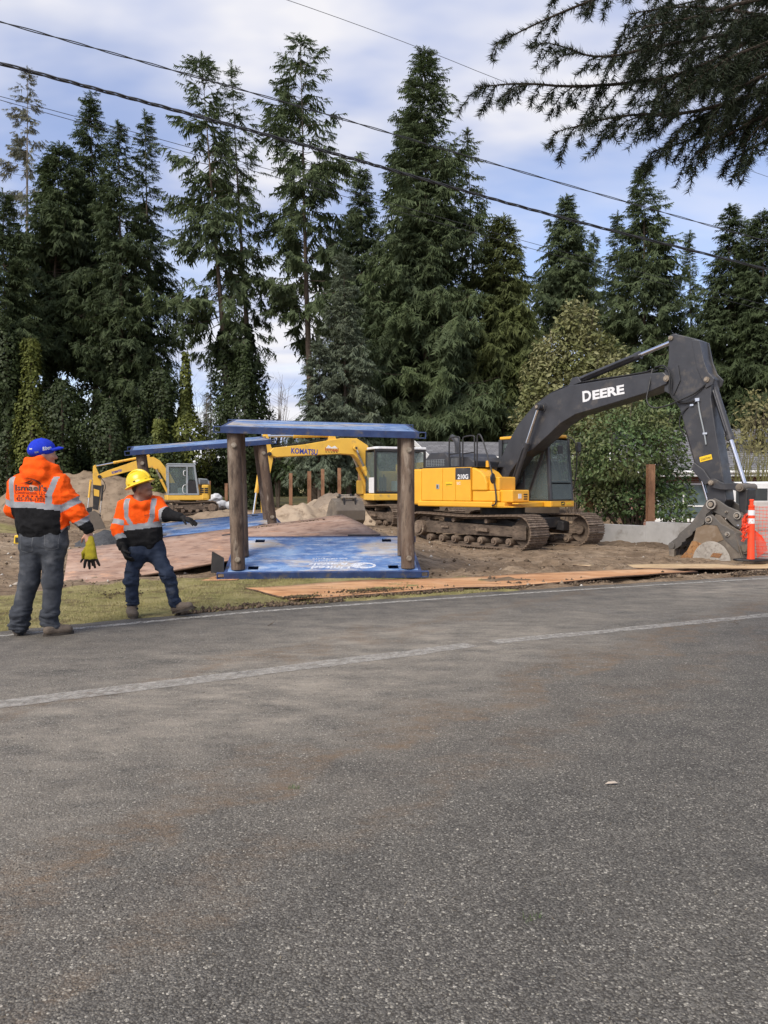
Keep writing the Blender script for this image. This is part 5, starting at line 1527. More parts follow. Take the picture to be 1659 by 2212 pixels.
# the wood goes on to both sides
for src, x, y, rz, sc_, lb in ((1, -31.5, 52, 1.0, 1.0, 'fir standing in the row left of the view'), (8, -36, 55, 2.0, 1.25, 'taller fir further left in the same row'), (2, -42, 50, 3.1, 1.05, 'fir near the left end of the row'), (10, -48, 54, .6, 1.1, 'last fir at the left end of the row'),
                               (18, 31.5, 52, 2.2, 1.0, 'fir standing in the row right of the view'), (15, 37, 55, 1.2, .95, 'taller fir further right in the same row'), (19, 43, 51, .5, 1.05, 'last fir at the right end of the row')):
    c = copy_tree(TREES[src]); c.location = (x, y, float(zground(x, y)) - .2); c.rotation_euler = (0, 0, rz); c.scale = (sc_,) * 3
    c['label'] = lb

def ivy_snag(label, xb, d, yt, hw, kind, n, seed, spire=None):
    rs = np.random.RandomState(seed)
    b = pt(xb, 1060, d); b[2] = zground(b[0], b[1]) - .1
    root = thing('ivy_snag', label, 'tree', tuple(b), 0, 'ivy clad trunks at the wood edge')
    H = pt(xb, yt, d)[2] - b[2]
    Hs = pt(xb, spire, d)[2] - b[2] if spire else H * 1.02
    MB().tube([(0, 0, 0), (.05, 0, H * .5), (0, .05, Hs)], [.16, .1, .02], 7).build('trunk', M_BARK, root)
    w_ = hw / 1661 * d
    V, F = ivy_sleeve(rs, lambda z: np.zeros((len(z), 2)), .05, H, lambda q: w_ * (1 - q ** 4 * .7) * (.8 + .35 * np.sin(q * 9 + seed)), int(n * 1.7), .18)
    if spire:
        v2, f2 = ivy_sleeve(rs, lambda z: np.zeros((len(z), 2)), H * .95, Hs, lambda q: .35 * (1 - q) + .05, n // 8, .2)
        V, F = merge([(V, F), (v2, f2)])
    stuff(mnp('ivy', V, F, LEAF[kind], root))

ivy_snag('yellow green ivy column with a thin spire in the bright gap', 402, 46, 840, 46, 'ivyy', 4200, 41, 760)
ivy_snag('yellow green ivy column low between the dark left firs', 70, 45.5, 730, 38, 'ivyy', 3200, 42)
ivy_snag('dark ivy column left of the bright gap', 352, 45.5, 800, 52, 'ivy', 4000, 43)
ivy_snag('dark ivy column at the left edge', 18, 46, 700, 45, 'ivy', 4000, 44)
ivy_snag('dark ivy column behind the blue cap', 135, 46, 820, 52, 'ivy', 4000, 45)
ivy_snag('dark ivy column behind the raised small boom', 238, 45.5, 860, 58, 'ivy', 4500, 46)
ivy_snag('dark ivy column left of the second trench box top', 300, 46, 880, 40, 'ivy', 3600, 48)
ivy_snag('broad ivy column right of the bright gap', 528, 45, 745, 58, 'ivy', 6000, 47)
ivy_snag('low yellow green ivy stump right of the dark left firs', 345, 44.5, 905, 28, 'ivyy', 1800, 49)

# shrubs: leaf cards through lumpy volumes with a stem
LEAFT = (np.array([[0, 0, 0], [.3, .24, .05], [.7, .2, .03], [1, 0, -.08], [.7, -.2, .03], [.3, -.24, .05]], float), np.array([[0, 1, 2, 3], [0, 3, 4, 5]]))
def shrub(name, label, blobs, d, kind, n, size, seed, group='shrubs round the site', stems=5, zb=None):
    rs = np.random.RandomState(seed)
    xc = sum(b[0] for b in blobs) / len(blobs)
    base = pt(xc, 1060, d); base[2] = float(zground(base[0], base[1])) - .05
    root = thing(name, label, 'shrub', tuple(base), 0, group)
    parts = []; st = MB()
    tot = sum(b[2] * b[3] for b in blobs)
    for bi, (px, py, rx, ry) in enumerate(blobs):
        c = pt(px, py, d + rs.uniform(-.6, .6)) - base
        ax = np.array([rx / 1661 * d, rx / 1661 * d * .85, ry / 1661 * d])
        m = int(n * rx * ry / tot)
        v = rs.normal(size=(m, 3)); v /= np.linalg.norm(v, axis=1, keepdims=True)
        lump = 1 + .28 * fbm(v * 2.2, 3, seed + bi)
        r = lump * (1 - .55 * rs.rand(m) ** 2.2)
        P = c + v * ax * r[:, None]
        ok = P[:, 2] > .05
        P, vv = P[ok], v[ok]; m = len(P)
        D = vv * .6 + rs.normal(0, .55, (m, 3)) + np.array([0, 0, -.25])
        U = vv + rs.normal(0, .4, (m, 3)) + np.array([0, 0, .5])
        parts.append(scatter(LEAFT, P, D, U, size * rs.uniform(.4, 1.45, m)))
        for k in range(stems):
            e = c + rs.normal(size=3) * ax * .45
            s0 = np.array([rs.normal(0, .15), rs.normal(0, .15), 0])
            st.tube([s0, (s0 + e) / 2 + rs.normal(0, .12, 3), e], [.035, .022, .008], 5)
    V, F = merge(parts)
    stuff(mnp('foliage', V, F, LEAF[kind], root))
    stuff(st.build('stems', M_BARK, root))
    return root

shrub('holly_tree', 'yellowish green variegated tree above the boom and behind the cab', [(1245, 775, 78, 80), (1205, 850, 80, 80), (1290, 870, 85, 80), (1250, 700, 40, 48), (1310, 790, 50, 55), (1180, 920, 70, 70), (1190, 770, 42, 45)], 34, 'holly', 15000, .2, 61)
shrub('laurel_bush', 'big glossy dark green bush right of the excavator cab', [(1345, 960, 115, 85), (1400, 1010, 85, 90), (1290, 1030, 62, 85), (1360, 1075, 90, 55), (1420, 920, 62, 50)], 24.5, 'laurel', 15000, .12, 62, stems=7)
shrub('laurel_bush', 'small leafy bush in front of the house window', [(1470, 1075, 34, 30), (1455, 1110, 40, 22)], 23.6, 'laurel', 900, .11, 63)
shrub('mossy_shrub', 'pale mossy shrub behind the bucket ram at the right edge', [(1640, 900, 45, 50), (1600, 955, 40, 35), (1650, 985, 30, 45)], 31, 'moss', 1300, .17, 64, stems=16)
shrub('brush_clump', 'leafy green brush above the earth mound at the left', [(150, 1010, 36, 22), (190, 1000, 32, 20), (120, 985, 24, 26), (240, 1012, 30, 14)], 50, 'brush', 3600, .26, 65)
shrub('brush_clump', 'green brush at the foot of the firs left of the posts', [(470, 1020, 45, 24), (560, 1015, 50, 26), (520, 1035, 50, 18)], 48, 'ivy', 4200, .26, 66)
shrub('brush_clump', 'dark green brush behind the row of rusted posts', [(640, 1015, 55, 30), (720, 1010, 55, 34), (800, 1010, 50, 34)], 46, 'brush', 5200, .26, 67)
shrub('brush_clump', 'dark brush at the left edge', [(20, 1015, 55, 32), (80, 1030, 45, 24)], 48, 'ivy', 3000, .26, 68)

def twiggy(label, px, d, yt, spread, n, seed, m='twig'):
    """leafless shrub"""
    rs = np.random.RandomState(seed)
    b = pt(px, 1060, d); b[2] = float(zground(b[0], b[1])) - .05
    root = thing('bare_shrub', label, 'shrub', tuple(b), 0, 'leafless shrubs')
    H = pt(px, yt, d)[2] - b[2]; w_ = spread / 1661 * d
    mb = MB()
    for k in range(n):
        a = rs.rand() * 6.283; q = rs.uniform(.3, 1)
        h = H * rs.uniform(.55, 1)
        e = np.array([w_ * q * math.cos(a), w_ * q * math.sin(a) * .6, h])
        mid = np.array([e[0] * .35, e[1] * .35, h * .55]) + rs.normal(0, .1, 3)
        mb.tube([(e[0] * .08, e[1] * .08, 0), mid, e], [.03, .018, .006], 4, caps=False)
        for j in range(5):
            f = rs.uniform(.3, 1); p = mid + (e - mid) * f
            mb.tube([p, p + np.array([rs.normal(0, .35), rs.normal(0, .2), rs.uniform(.1, .6)]) * H * .2], [.009, .003], 3, caps=False)
    stuff(mb.build('branches', LEAF[m], root))
twiggy('pale leafless shrub in the bright gap between the ivy columns', 445, 47, 830, 26, 16, 71)
twiggy('leafless shrub right of the broad ivy column', 600, 46, 800, 30, 16, 72)
twiggy('bare twiggy shrub behind the bucket linkage at the right', 1600, 27, 905, 45, 22, 73, 'moss')
twiggy('bare mossy shrub cut by the right edge behind the netting', 1652, 26, 930, 40, 20, 74, 'moss')
twiggy('tall bare sapling in the bright gap', 398, 58, 690, 40, 12, 75)

# the wood behind, one dark mass
rs = np.random.RandomState(9)
N = 9000
xx = rs.uniform(-48, 62, N); dd = rs.uniform(70, 84, N)
hh = 6.5 + 3.0 * fbm(np.stack([xx * .13, xx * 0, xx * 0], -1), 4, 14) + np.where(xx < -22, 5, 0)
zz = .8 + hh * rs.rand(N) ** .8
gapm = np.abs(xx - (-17.5 - .0)) < 2.6
zz = np.where(gapm, .8 + (zz - .8) * .45, zz)
P = np.stack([xx, dd, zz], -1)
V, F = merge([scatter(spray_template(200 + k), P[k::3], np.stack([rs.normal(size=len(P[k::3])), -np.abs(rs.normal(size=len(P[k::3]))), rs.normal(-.4, .5, len(P[k::3]))], -1), np.stack([rs.normal(0, .4, len(P[k::3])), rs.normal(0, .4, len(P[k::3])), np.ones(len(P[k::3]))], -1), rs.uniform(1.0, 2.0, len(P[k::3]))) for k in range(3)])
stuff(mnp('far_wood', V, F, LEAF['dark']), 'dark mass of woodland far behind the firs', 'wood')

# ------------------------------------------------------------------ cedar overhanging from the right, near the camera
CT = thing('cedar_tree', 'dark cedar boughs hanging into the upper right corner', 'tree', (7.2, 2.2, -.05))
MB().tube([(0, 0, 0), (.05, .02, 3), (0, .05, 7), (.1, 0, 12)], [.34, .28, .2, .05], 12).build('trunk', M_BARK, CT, smooth=True)
rs = np.random.RandomState(33)
wood = MB(); NV = []; tw_p = []; tw_d = []
def needles_along(P, Q, dens, ln):
    L_ = np.linalg.norm(Q - P); m = max(2, int(L_ * dens))
    f = rs.rand(m); c = P + (Q - P) * f[:, None]
    ax = (Q - P) / (L_ + 1e-9)
    v = rs.normal(size=(m, 3)); v -= (v @ ax)[:, None] * ax; v /= np.linalg.norm(v, axis=1, keepdims=True) + 1e-9
    dr = v * .8 + ax * rs.uniform(.3, .8, (m, 1)); dr /= np.linalg.norm(dr, axis=1, keepdims=True)
    w_ = np.cross(dr, rs.normal(size=(m, 3))); w_ /= np.linalg.norm(w_, axis=1, keepdims=True) + 1e-9
    l_ = ln * rs.uniform(.7, 1.15, m)[:, None]
    NV.append(np.stack([c - w_ * .0024, c + w_ * .0024, c + dr * l_], 1).reshape(-1, 3))
def W(x, y, d):
    return pt(x, y, d) - np.array([7.2, 2.2, -.05])
boughs = [  # control points in the picture with distance, droop length of side twigs
    ([(1900, 20, 4.3), (1600, 70, 4.6), (1420, 100, 4.7), (1290, 130, 4.75), (1200, 95, 4.8)], .36, 14),
    ([(1900, 60, 4.5), (1640, 120, 4.7), (1450, 170, 4.8), (1250, 190, 4.9), (1120, 178, 4.95), (1025, 190, 5.0)], .34, 18),
    ([(1900, 120, 4.2), (1640, 200, 4.4), (1480, 250, 4.5), (1350, 245, 4.6), (1200, 285, 4.7)], .36, 15),
    ([(1900, -60, 4.6), (1560, -60, 4.8), (1330, -20, 4.9), (1180, 40, 5.0), (1065, 98, 5.05)], .22, 9),
    ([(1900, 200, 4.4), (1680, 230, 4.4), (1560, 300, 4.5), (1500, 330, 4.55)], .34, 13),
    ([(1900, -20, 4.0), (1650, -10, 4.2), (1500, 40, 4.3), (1380, 60, 4.35)], .36, 14),
    ([(1900, 80, 3.9), (1700, 140, 4.0), (1590, 190, 4.1), (1540, 250, 4.15)], .34, 12),
    ([(1950, -40, 4.1), (1750, 10, 4.2), (1620, 90, 4.3), (1500, 150, 4.4), (1400, 175, 4.45)], .36, 15),
    ([(1900, 60, 4.9), (1720, 60, 5.0), (1600, 40, 5.1), (1450, 60, 5.2), (1330, 90, 5.25)], .42, 18),
    ([(1900, 160, 4.9), (1720, 150, 5.0), (1600, 140, 5.1), (1470, 180, 5.2), (1390, 230, 5.25)], .42, 18),
    ([(1900, 0, 5.2), (1720, -20, 5.3), (1560, -10, 5.4), (1420, 20, 5.5)], .42, 18),
    ([(1900, 120, 5.2), (1720, 100, 5.3), (1600, 90, 5.4), (1500, 110, 5.5), (1410, 140, 5.55)], .42, 18),
    ([(1900, 210, 5.0), (1740, 210, 5.1), (1640, 200, 5.2), (1540, 240, 5.3)], .42, 16),
    ([(1900, 270, 4.6), (1740, 270, 4.6), (1640, 310, 4.65), (1570, 350, 4.7)], .3, 12),
    ([(1900, 230, 4.8), (1720, 240, 4.9), (1580, 270, 5.0), (1470, 310, 5.05), (1400, 330, 5.1)], .34, 14),
    ([(1900, 150, 4.6), (1700, 180, 4.7), (1560, 225, 4.8), (1450, 290, 4.85)], .36, 14),
    ([(1950, 40, 4.3), (1760, 60, 4.4), (1640, 30, 4.5), (1480, 10, 4.6), (1360, 30, 4.65)], .38, 16),
    ([(1950, 110, 4.0), (1780, 160, 4.1), (1660, 250, 4.2), (1600, 320, 4.25)], .34, 13),
    ([(1950, 20, 3.9), (1780, 40, 4.0), (1640, 100, 4.1), (1560, 130, 4.15), (1470, 200, 4.2)], .36, 15),
    ([(1950, 0, 4.8), (1700, -40, 5.0), (1500, -60, 5.1), (1330, -50, 5.2), (1210, -20, 5.25)], .3, 13),
]
for cps, tl, ntw in boughs:
    C_ = [W(*c) for c in cps]
    start = np.array([0, 0, 3.2 + rs.rand() * 2.5])
    Q = np.array([start, (start + C_[0]) / 2 + np.array([0, 0, .25])] + C_)
    for _ in range(2):
        Z_ = [Q[0]]
        for i in range(len(Q) - 1):
            Z_ += [Q[i] * .75 + Q[i + 1] * .25, Q[i] * .25 + Q[i + 1] * .75]
        Q = np.array(Z_ + [Q[-1]])
    m = len(Q)
    wood.tube(Q, list(np.concatenate([np.linspace(.03, .013, m // 2), np.linspace(.012, .002, m - m // 2)])), 6)
    seg = np.linalg.norm(np.diff(Q, axis=0), axis=1); cum = np.concatenate([[0], np.cumsum(seg)])
    i0 = 0.42 * cum[-1]
    for i in range(m - 1):
        if cum[i] > i0:
            needles_along(Q[i], Q[i + 1], 470, .046)
    nt = int(ntw * 3.4)
    for k in range(nt):
        s = i0 + (cum[-1] - i0) * (k + rs.rand()) / nt
        p = np.array([np.interp(s, cum, Q[:, a]) for a in range(3)])
        ax = Q[min(m - 1, np.searchsorted(cum, s) + 1)] - Q[max(0, np.searchsorted(cum, s) - 2)]; ax /= np.linalg.norm(ax)
        sidev = np.cross(ax, [0, 0, 1]); sidev /= np.linalg.norm(sidev)
        sg = rs.choice([-1, 1])
        dr = ax * rs.uniform(.5, 1.0) + sidev * sg * rs.uniform(.2, .7) + np.array([0, 0, -rs.uniform(.35, 1.1)])
        dr /= np.linalg.norm(dr)
        L_ = tl * rs.uniform(.6, 1.35) * (1.15 - .65 * (s - i0) / (cum[-1] - i0))
        e = p + dr * L_ + np.array([0, 0, -.06 * L_])
        mid = (p + e) / 2 + np.array([0, 0, .03])
        wood.tube([p, mid, e], [.005, .003, .0012], 4)
        needles_along(p, mid, 500, .05); needles_along(mid, e, 560, .047)
        for j in range(rs.randint(3, 7)):
            f = rs.uniform(.15, .95); q = p + (e - p) * f
            d2 = dr * rs.uniform(.4, 1) + rs.normal(0, .4, 3) + np.array([0, 0, -.45]); d2 /= np.linalg.norm(d2)
            e2 = q + d2 * L_ * rs.uniform(.2, .5)
            wood.tube([q, e2], [.0022, .0009], 3, caps=False)
            needles_along(q, e2, 560, .045)
stuff(wood.build('limbs', mat('dark twig bark', (.03, .023, .018), (.055, .043, .034), 6, .95, spec=.1), CT))
NV = np.concatenate(NV)
stuff(mnp('needles', NV, np.arange(len(NV)).reshape(-1, 3), leafmat('cedar needles', (.012, .02, .009), (.034, .045, .022), (.022, .031, .014), 2.0, .6, .1), CT))
# ------------------------------------------------------------------ people
def surface_nets(f, org, h):
    """isosurface f=0 (inside negative) on a grid; returns V, quads"""
    nx_, ny_, nz_ = f.shape
    ins = f < 0
    sh = (nx_ - 1, ny_ - 1, nz_ - 1)
    acc = np.zeros(sh + (3,)); cnt = np.zeros(sh)
    corners = [(a, b, c) for a in (0, 1) for b in (0, 1) for c in (0, 1)]
    def cut(c):
        return f[c[0]:c[0] + sh[0], c[1]:c[1] + sh[1], c[2]:c[2] + sh[2]]
    for c0 in corners:
        for ax in range(3):
            if c0[ax] == 1:
                continue
            c1 = list(c0); c1[ax] = 1
            f0, f1 = cut(c0), cut(c1)
            q = (f0 < 0) != (f1 < 0)
            t = np.where(q, f0 / (f0 - f1 + 1e-12), 0)
            for k in range(3):
                acc[..., k] += np.where(q, c0[k] + (t if k == ax else 0), 0)
            cnt += q
    act = cnt > 0
    ids = -np.ones(sh, int); ids[act] = np.arange(act.sum())
    ijk = np.argwhere(act)
    V = org + h * (ijk + acc[act] / cnt[act][:, None])
    Fq = []
    for ax in range(3):
        o1, o2 = [(1, 2), (2, 0), (0, 1)][ax]
        sl0 = [slice(1, -1)] * 3; sl1 = [slice(1, -1)] * 3
        sl0[ax] = slice(0, -1); sl1[ax] = slice(1, None)
        a, b = ins[tuple(sl0)], ins[tuple(sl1)]
        for flip, m in ((False, a & ~b), (True, ~a & b)):
            e = np.argwhere(m)
            if not len(e):
                continue
            off = np.ones(3, int); off[ax] = 0
            e = e + off
            quad = []
            for d1, d2 in ((0, 0), (-1, 0), (-1, -1), (0, -1)):
                p = e.copy(); p[:, o1] += d1; p[:, o2] += d2
                quad.append(ids[p[:, 0], p[:, 1], p[:, 2]])
            qd = np.stack(quad, -1)
            Fq.append(qd[:, ::-1] if flip else qd)
    return V, np.concatenate(Fq)

def cap_(a, b, ra, rb=None, k=.04, flat=None):
    """tapered capsule; flat=(axis vector, factor) squeezes it along an axis"""
    return ('c', np.array(a, float), np.array(b, float), ra, ra if rb is None else rb, k, flat)
def ell_(c, r, k=.03, M=None):
    return ('e', np.array(c, float), np.array(r, float), None, None, k, M)

def sdf_body(prims, vox=.011, pad=.04, sub=()):
    lo = np.min([np.minimum(p[1] - (p[3] if p[0] == 'c' else np.max(p[2])), p[2] - p[4] if p[0] == 'c' else p[1] - np.max(p[2])) for p in prims], 0) - pad
    hi = np.max([np.maximum(p[1] + (p[3] if p[0] == 'c' else np.max(p[2])), p[2] + p[4] if p[0] == 'c' else p[1] + np.max(p[2])) for p in prims], 0) + pad
    n = np.ceil((hi - lo) / vox).astype(int) + 1
    G = np.stack(np.meshgrid(*[lo[i] + vox * np.arange(n[i]) for i in range(3)], indexing='ij'), -1)
    def ev(p):
        if p[0] == 'c':
            _, a, b, ra, rb, k, flat = p
            P, A, B = G, a, b
            if flat is not None:
                ax = np.array(flat[0], float); ax /= np.linalg.norm(ax)
                s = flat[1] - 1
                P = G + (((G - a) @ ax) * s)[..., None] * ax
                B = b + ((b - a) @ ax) * s * ax
            ab = B - A
            t = np.clip(((P - A) @ ab) / (ab @ ab + 1e-9), 0, 1)
            return np.linalg.norm(P - A - t[..., None] * ab, axis=-1) - (ra + t * (rb - ra))
        _, c, r, _, _, k, M = p
        q = G - c
        if M is not None:
            q = q @ M
        return (np.linalg.norm(q / r, axis=-1) - 1) * np.min(r)
    f = None
    for p in prims:
        d = ev(p); k = p[5]
        if f is None:
            f = d
        else:
            hh = np.clip(.5 + .5 * (f - d) / k, 0, 1)
            f = f * (1 - hh) + d * hh - k * hh * (1 - hh)
    for p in sub:
        d = -ev(p); k = p[5]
        hh = np.clip(.5 - .5 * (f - d) / k, 0, 1)
        f = f * (1 - hh) + d * hh + k * hh * (1 - hh)
    return surface_nets(f, lo, vox)

def vnormals(V, F):
    fn = np.cross(V[F[:, 2]] - V[F[:, 0]], V[F[:, 3]] - V[F[:, 1]])
    N_ = np.zeros_like(V)
    for k in range(4):
        np.add.at(N_, F[:, k], fn)
    return N_ / (np.linalg.norm(N_, axis=1, keepdims=True) + 1e-9)

def folds(V, F, amp, freq, seed, mask=None):
    N_ = vnormals(V, F)
    n1 = fbm(V * np.array(freq), 3, seed)
    ridged = 1 - 2 * np.abs(n1)
    d = amp * (ridged - .3)
    if mask is not None:
        d = d * mask(V)
    return V + N_ * d[:, None]

def cloth(name, c1, c2, scale=30, rough=.9, bs=.3, bscale=200, **k):
    return mat(name, c1, c2, scale, rough, bs=bs, bscale=bscale, spec=.15, **k)
M_ORANGE = cloth('safety orange fleece', (.9, .105, .008), (.8, .085, .007))
M_SILVER = mat('reflective tape', (.27, .28, .295), (.22, .23, .245), 12, .5, spec=.3)
M_BLKCL = cloth('black fleece', (.008, .008, .009), (.014, .014, .015))
M_JEANG = cloth('faded grey denim', (.034, .038, .046), (.06, .066, .077), 7, dirt=(.13, .135, .145), dscale=4, dlo=.55, dhi=.8)
M_JEANB = cloth('dark blue denim', (.016, .024, .044), (.036, .048, .078), 7, dirt=(.1, .11, .13), dscale=5, dlo=.58, dhi=.8)
M_SKIN1 = mat('skin', (.46, .25, .17), (.4, .2, .13), 9, .55)
M_SKIN2 = mat('tanned skin', (.2, .09, .055), (.15, .065, .04), 9, .5)
M_HAIR = mat('black hair', (.012, .01, .009), (.025, .02, .017), 40, .6, bs=.6, bscale=90)
M_CAP = cloth('royal blue cap cloth', (.015, .035, .42), (.02, .045, .5), 20)
M_HAT = mat('yellow hard hat plastic', (.78, .56, .015), (.7, .48, .012), 4, .32)
M_BOOT = mat('worn brown leather', (.075, .058, .042), (.13, .1, .075), 12, .75, bs=.4, bscale=60)
M_SOLE = mat('dark rubber sole', (.03, .024, .02), (.05, .04, .03), 12, .85)
M_GLVY = cloth('yellow knit glove', (.32, .27, .02), (.22, .18, .02), 25)
M_GLVB = mat('black coated glove', (.008, .008, .008), (.018, .017, .016), 20, .75, bs=.3, spec=.2)
M_REDINK = mat('dark print on fleece', (.06, .008, .008), (.08, .012, .01), 30, .85)

def hand_prims(w, dirv, palmn, s=1.0, curl=.3, spread=.12, thumb=1, grip=False, fat=1.0):
    """palm and five fingers from wrist w along dirv; palmn = palm facing direction"""
    d = np.array(dirv, float); d /= np.linalg.norm(d)
    n = np.array(palmn, float); n -= d * (n @ d); n /= np.linalg.norm(n)
    sd_ = np.cross(n, d)
    P = []
    w = np.array(w, float)
    kn = w + d * .085 * s
    P.append(cap_(w, kn, .03 * s * fat, .036 * s * fat, .015, (n, 1.7)))
    P.append(cap_(w + d * .03 * s + sd_ * .015 * s, kn + sd_ * .022 * s, .02 * s * fat, .018 * s * fat, .015))
    P.append(cap_(w + d * .03 * s - sd_ * .015 * s, kn - sd_ * .022 * s, .02 * s * fat, .018 * s * fat, .015))
    for i, (o, ln) in enumerate(((-.033, .062), (-.011, .076), (.012, .081), (.034, .072))):
        b = kn + sd_ * o * s
        a1 = curl; dd_ = d * math.cos(a1) + n * math.sin(a1) + sd_ * spread * (i - 1.5)
        p1 = b + dd_ * ln * .5 * s
        a2 = curl * 2.4; dd_ = d * math.cos(a2) + n * math.sin(a2) + sd_ * spread * (i - 1.5) * 1.1
        p2 = p1 + dd_ * ln * .34 * s
        a3 = curl * 3.6; dd_ = d * math.cos(a3) + n * math.sin(a3) + sd_ * spread * (i - 1.5)
        p3 = p2 + dd_ * ln * .26 * s
        r0 = .0098 * s * fat
        P += [cap_(b, p1, r0, r0 * .95, .006), cap_(p1, p2, r0 * .95, r0 * .88, .004), cap_(p2, p3, r0 * .88, r0 * .75, .004)]
    tb_ = w + d * .025 * s + sd_ * .03 * s * thumb
    t1 = tb_ + (d * .7 + sd_ * thumb * .7 + n * .25) * .042 * s
    t2 = t1 + (d * .9 + sd_ * thumb * .25 + n * (.35 + curl)) * .04 * s
    P += [cap_(tb_, t1, .014 * s * fat, .012 * s * fat, .012), cap_(t1, t2, .012 * s * fat, .0095 * s * fat, .004)]
    return P

def head_prims(c, fdir, updir, s=1.0):
    """skull, face, nose, ears, jaw; c = head centre"""
    f = np.array(fdir, float); f /= np.linalg.norm(f)
    u = np.array(updir, float); u -= f * (u @ f); u /= np.linalg.norm(u)
    l = np.cross(u, f)
    c = np.array(c, float)
    M3 = np.stack([f, l, u], -1)
    P = [ell_(c + u * .025 * s, np.array([.098, .077, .095]) * s, .03, M3),
         ell_(c + f * .03 * s - u * .04 * s, np.array([.064, .06, .085]) * s, .03, M3),
         ell_(c + f * .062 * s - u * .095 * s, np.array([.03, .034, .022]) * s, .03, M3),
         cap_(c + f * .092 * s + u * .0 * s, c + f * .113 * s - u * .032 * s, .011 * s, .0145 * s, .012),
         ell_(c + f * .1 * s - u * .034 * s, np.array([.014, .02, .011]) * s, .01, M3),
         cap_(c + f * .089 * s + l * .03 * s + u * .026 * s, c + f * .089 * s - l * .03 * s + u * .026 * s, .012 * s, None, .014),
         cap_(c + f * .087 * s + l * .018 * s - u * .066 * s, c + f * .087 * s - l * .018 * s - u * .066 * s, .0085 * s, None, .006),
         cap_(c + f * .085 * s + l * .017 * s - u * .078 * s, c + f * .085 * s - l * .017 * s - u * .078 * s, .0085 * s, None, .006),
         ell_(c + f * .066 * s + l * .042 * s - u * .022 * s, np.array([.024, .02, .022]) * s, .02, M3),
         ell_(c + f * .066 * s - l * .042 * s - u * .022 * s, np.array([.024, .02, .022]) * s, .02, M3)]
    for sg in (-1, 1):
        P.append(ell_(c + l * .078 * sg * s - f * .008 * s - u * .008 * s, np.array([.02, .009, .033]) * s, .006, M3))
    return P, f, l, u

_BVH = {}
def project_text(s, target, origin, xdir, ydir, size, width, mt, parent, bold=0.0, ray=(0, 1, 0), off=.006, mesh=None, name='lettering', shear=0.0):
    me = mesh or text_mesh(s, size, bold, 0, 1.0, shear=shear)
    if mesh is None and width:
        xs_ = [v.co.x for v in me.vertices]
        me.transform(Matrix.Diagonal((width / (max(xs_) - min(xs_)), 1, 1, 1)))
    V, F = target
    if id(V) not in _BVH:
        _BVH[id(V)] = BVHTree.FromPolygons(V.tolist(), F.tolist())
    bvh = _BVH[id(V)]
    o, x, y, r = Vector(origin), Vector(xdir), Vector(ydir), Vector(ray).normalized()
    bad = 0
    for v in me.vertices:
        p = o + x * v.co.x + y * v.co.y
        hit = bvh.ray_cast(p - r * 1.0, r, 2.0)
        v.co = (hit[0] - r * off) if hit[0] is not None else p
    return obj(name, me, mt, parent)

def skin_mesh(name, prims, m, parent, vox=.011, sub=(), fold=None, matfn=None, smooth=True):
    V, F = sdf_body(prims, vox, sub=sub)
    if fold:
        V = folds(V, F, *fold)
    mi = None
    if matfn is not None:
        mi = matfn(V[F].mean(1))
    o = mnp(name, V, F, m, parent, smooth=smooth, mi=mi)
    return o, (V, F)

def boot(root, heel, toe, ankle, s=1.0, lift=0.0):
    """leather boot with sole; heel, toe on the ground plane"""
    h_, t_ = np.array(heel, float), np.array(toe, float)
    d = t_ - h_; L_ = np.linalg.norm(d); d /= L_
    up = np.array([0, 0, 1.]); up = up - d * (up @ d); up /= np.linalg.norm(up)
    P = [cap_(h_ + d * .05 + up * .05, h_ + d * (L_ * .55) + up * .052, .042, .046, .03),
         cap_(h_ + d * (L_ * .5) + up * .05, t_ - d * .055 + up * .045, .047, .043, .03),
         ell_(t_ - d * .06 + up * .048, (.05, .046, .036), .03, np.stack([d, np.cross(up, d), up], -1)),
         cap_(h_ + d * .065 + up * .07, np.array(ankle, float), .047, .052, .04)]
    o, _ = skin_mesh('boot', P, M_BOOT, root, .009)
    sdv = np.cross(up, d)
    poly = []
    for a in np.linspace(0, 2 * math.pi, 22, endpoint=False):
        x = .5 + .5 * math.cos(a)
        wdt = .05 * (.82 + .28 * x) * math.sin(a)
        poly.append(h_ + d * (.0 + (L_ + .01) * x) + sdv * wdt)
    V = [p - up * .0 + up * .0 for p in poly] + [p + up * .026 for p in poly]
    n = len(poly)
    MB().add(V, [tuple(range(n - 1, -1, -1)), tuple(range(n, 2 * n))] + [(i, (i + 1) % n, n + (i + 1) % n, n + i) for i in range(n)]).build('sole', M_SOLE, o)
    return o

# ---- worker with the blue cap, seen from behind
P1 = thing('person', 'worker seen from behind in orange hoodie, blue cap and grey jeans', 'person', (-3.39, 7.43, 0), 0, 'workers at the roadside')
hc = (.095, .01, 1.752)
hp, hf, hl, hu = head_prims(hc, (.86, .5, .03), (0, 0, 1), 1.06)
body = hp + [cap_((.085, -.005, 1.71), (.075, -.01, 1.55), .06, .07, .04),
             cap_((.06, 0, 1.42), (.09, 0, 1.0), .14, .13, .08),
             cap_((-.16, 0, 1.47), (.28, 0, 1.47), .07, None, .06),
             cap_((.28, 0, 1.47), (.4, .03, 1.21), .05, .045, .03), cap_((.4, .03, 1.21), (.505, .06, 1.005), .042, .03, .03),
             cap_((-.15, 0, 1.46), (-.21, .05, 1.22), .05, .045, .03), cap_((-.21, .05, 1.22), (-.1, .25, 1.12), .042, .03, .03),
             cap_((.02, 0, .95), (-.05, .0, .52), .08, .06, .05), cap_((-.05, 0, .52), (-.15, .0, .1), .06, .045, .04),
             cap_((.2, 0, .95), (.18, 0, .52), .08, .06, .05), cap_((.18, 0, .52), (.16, 0, .1), .06, .045, .04)]
body += hand_prims((.505, .06, 1.0), (.18, .0, -1), (-.5, .85, 0), 1.0, .75, .02, 1)
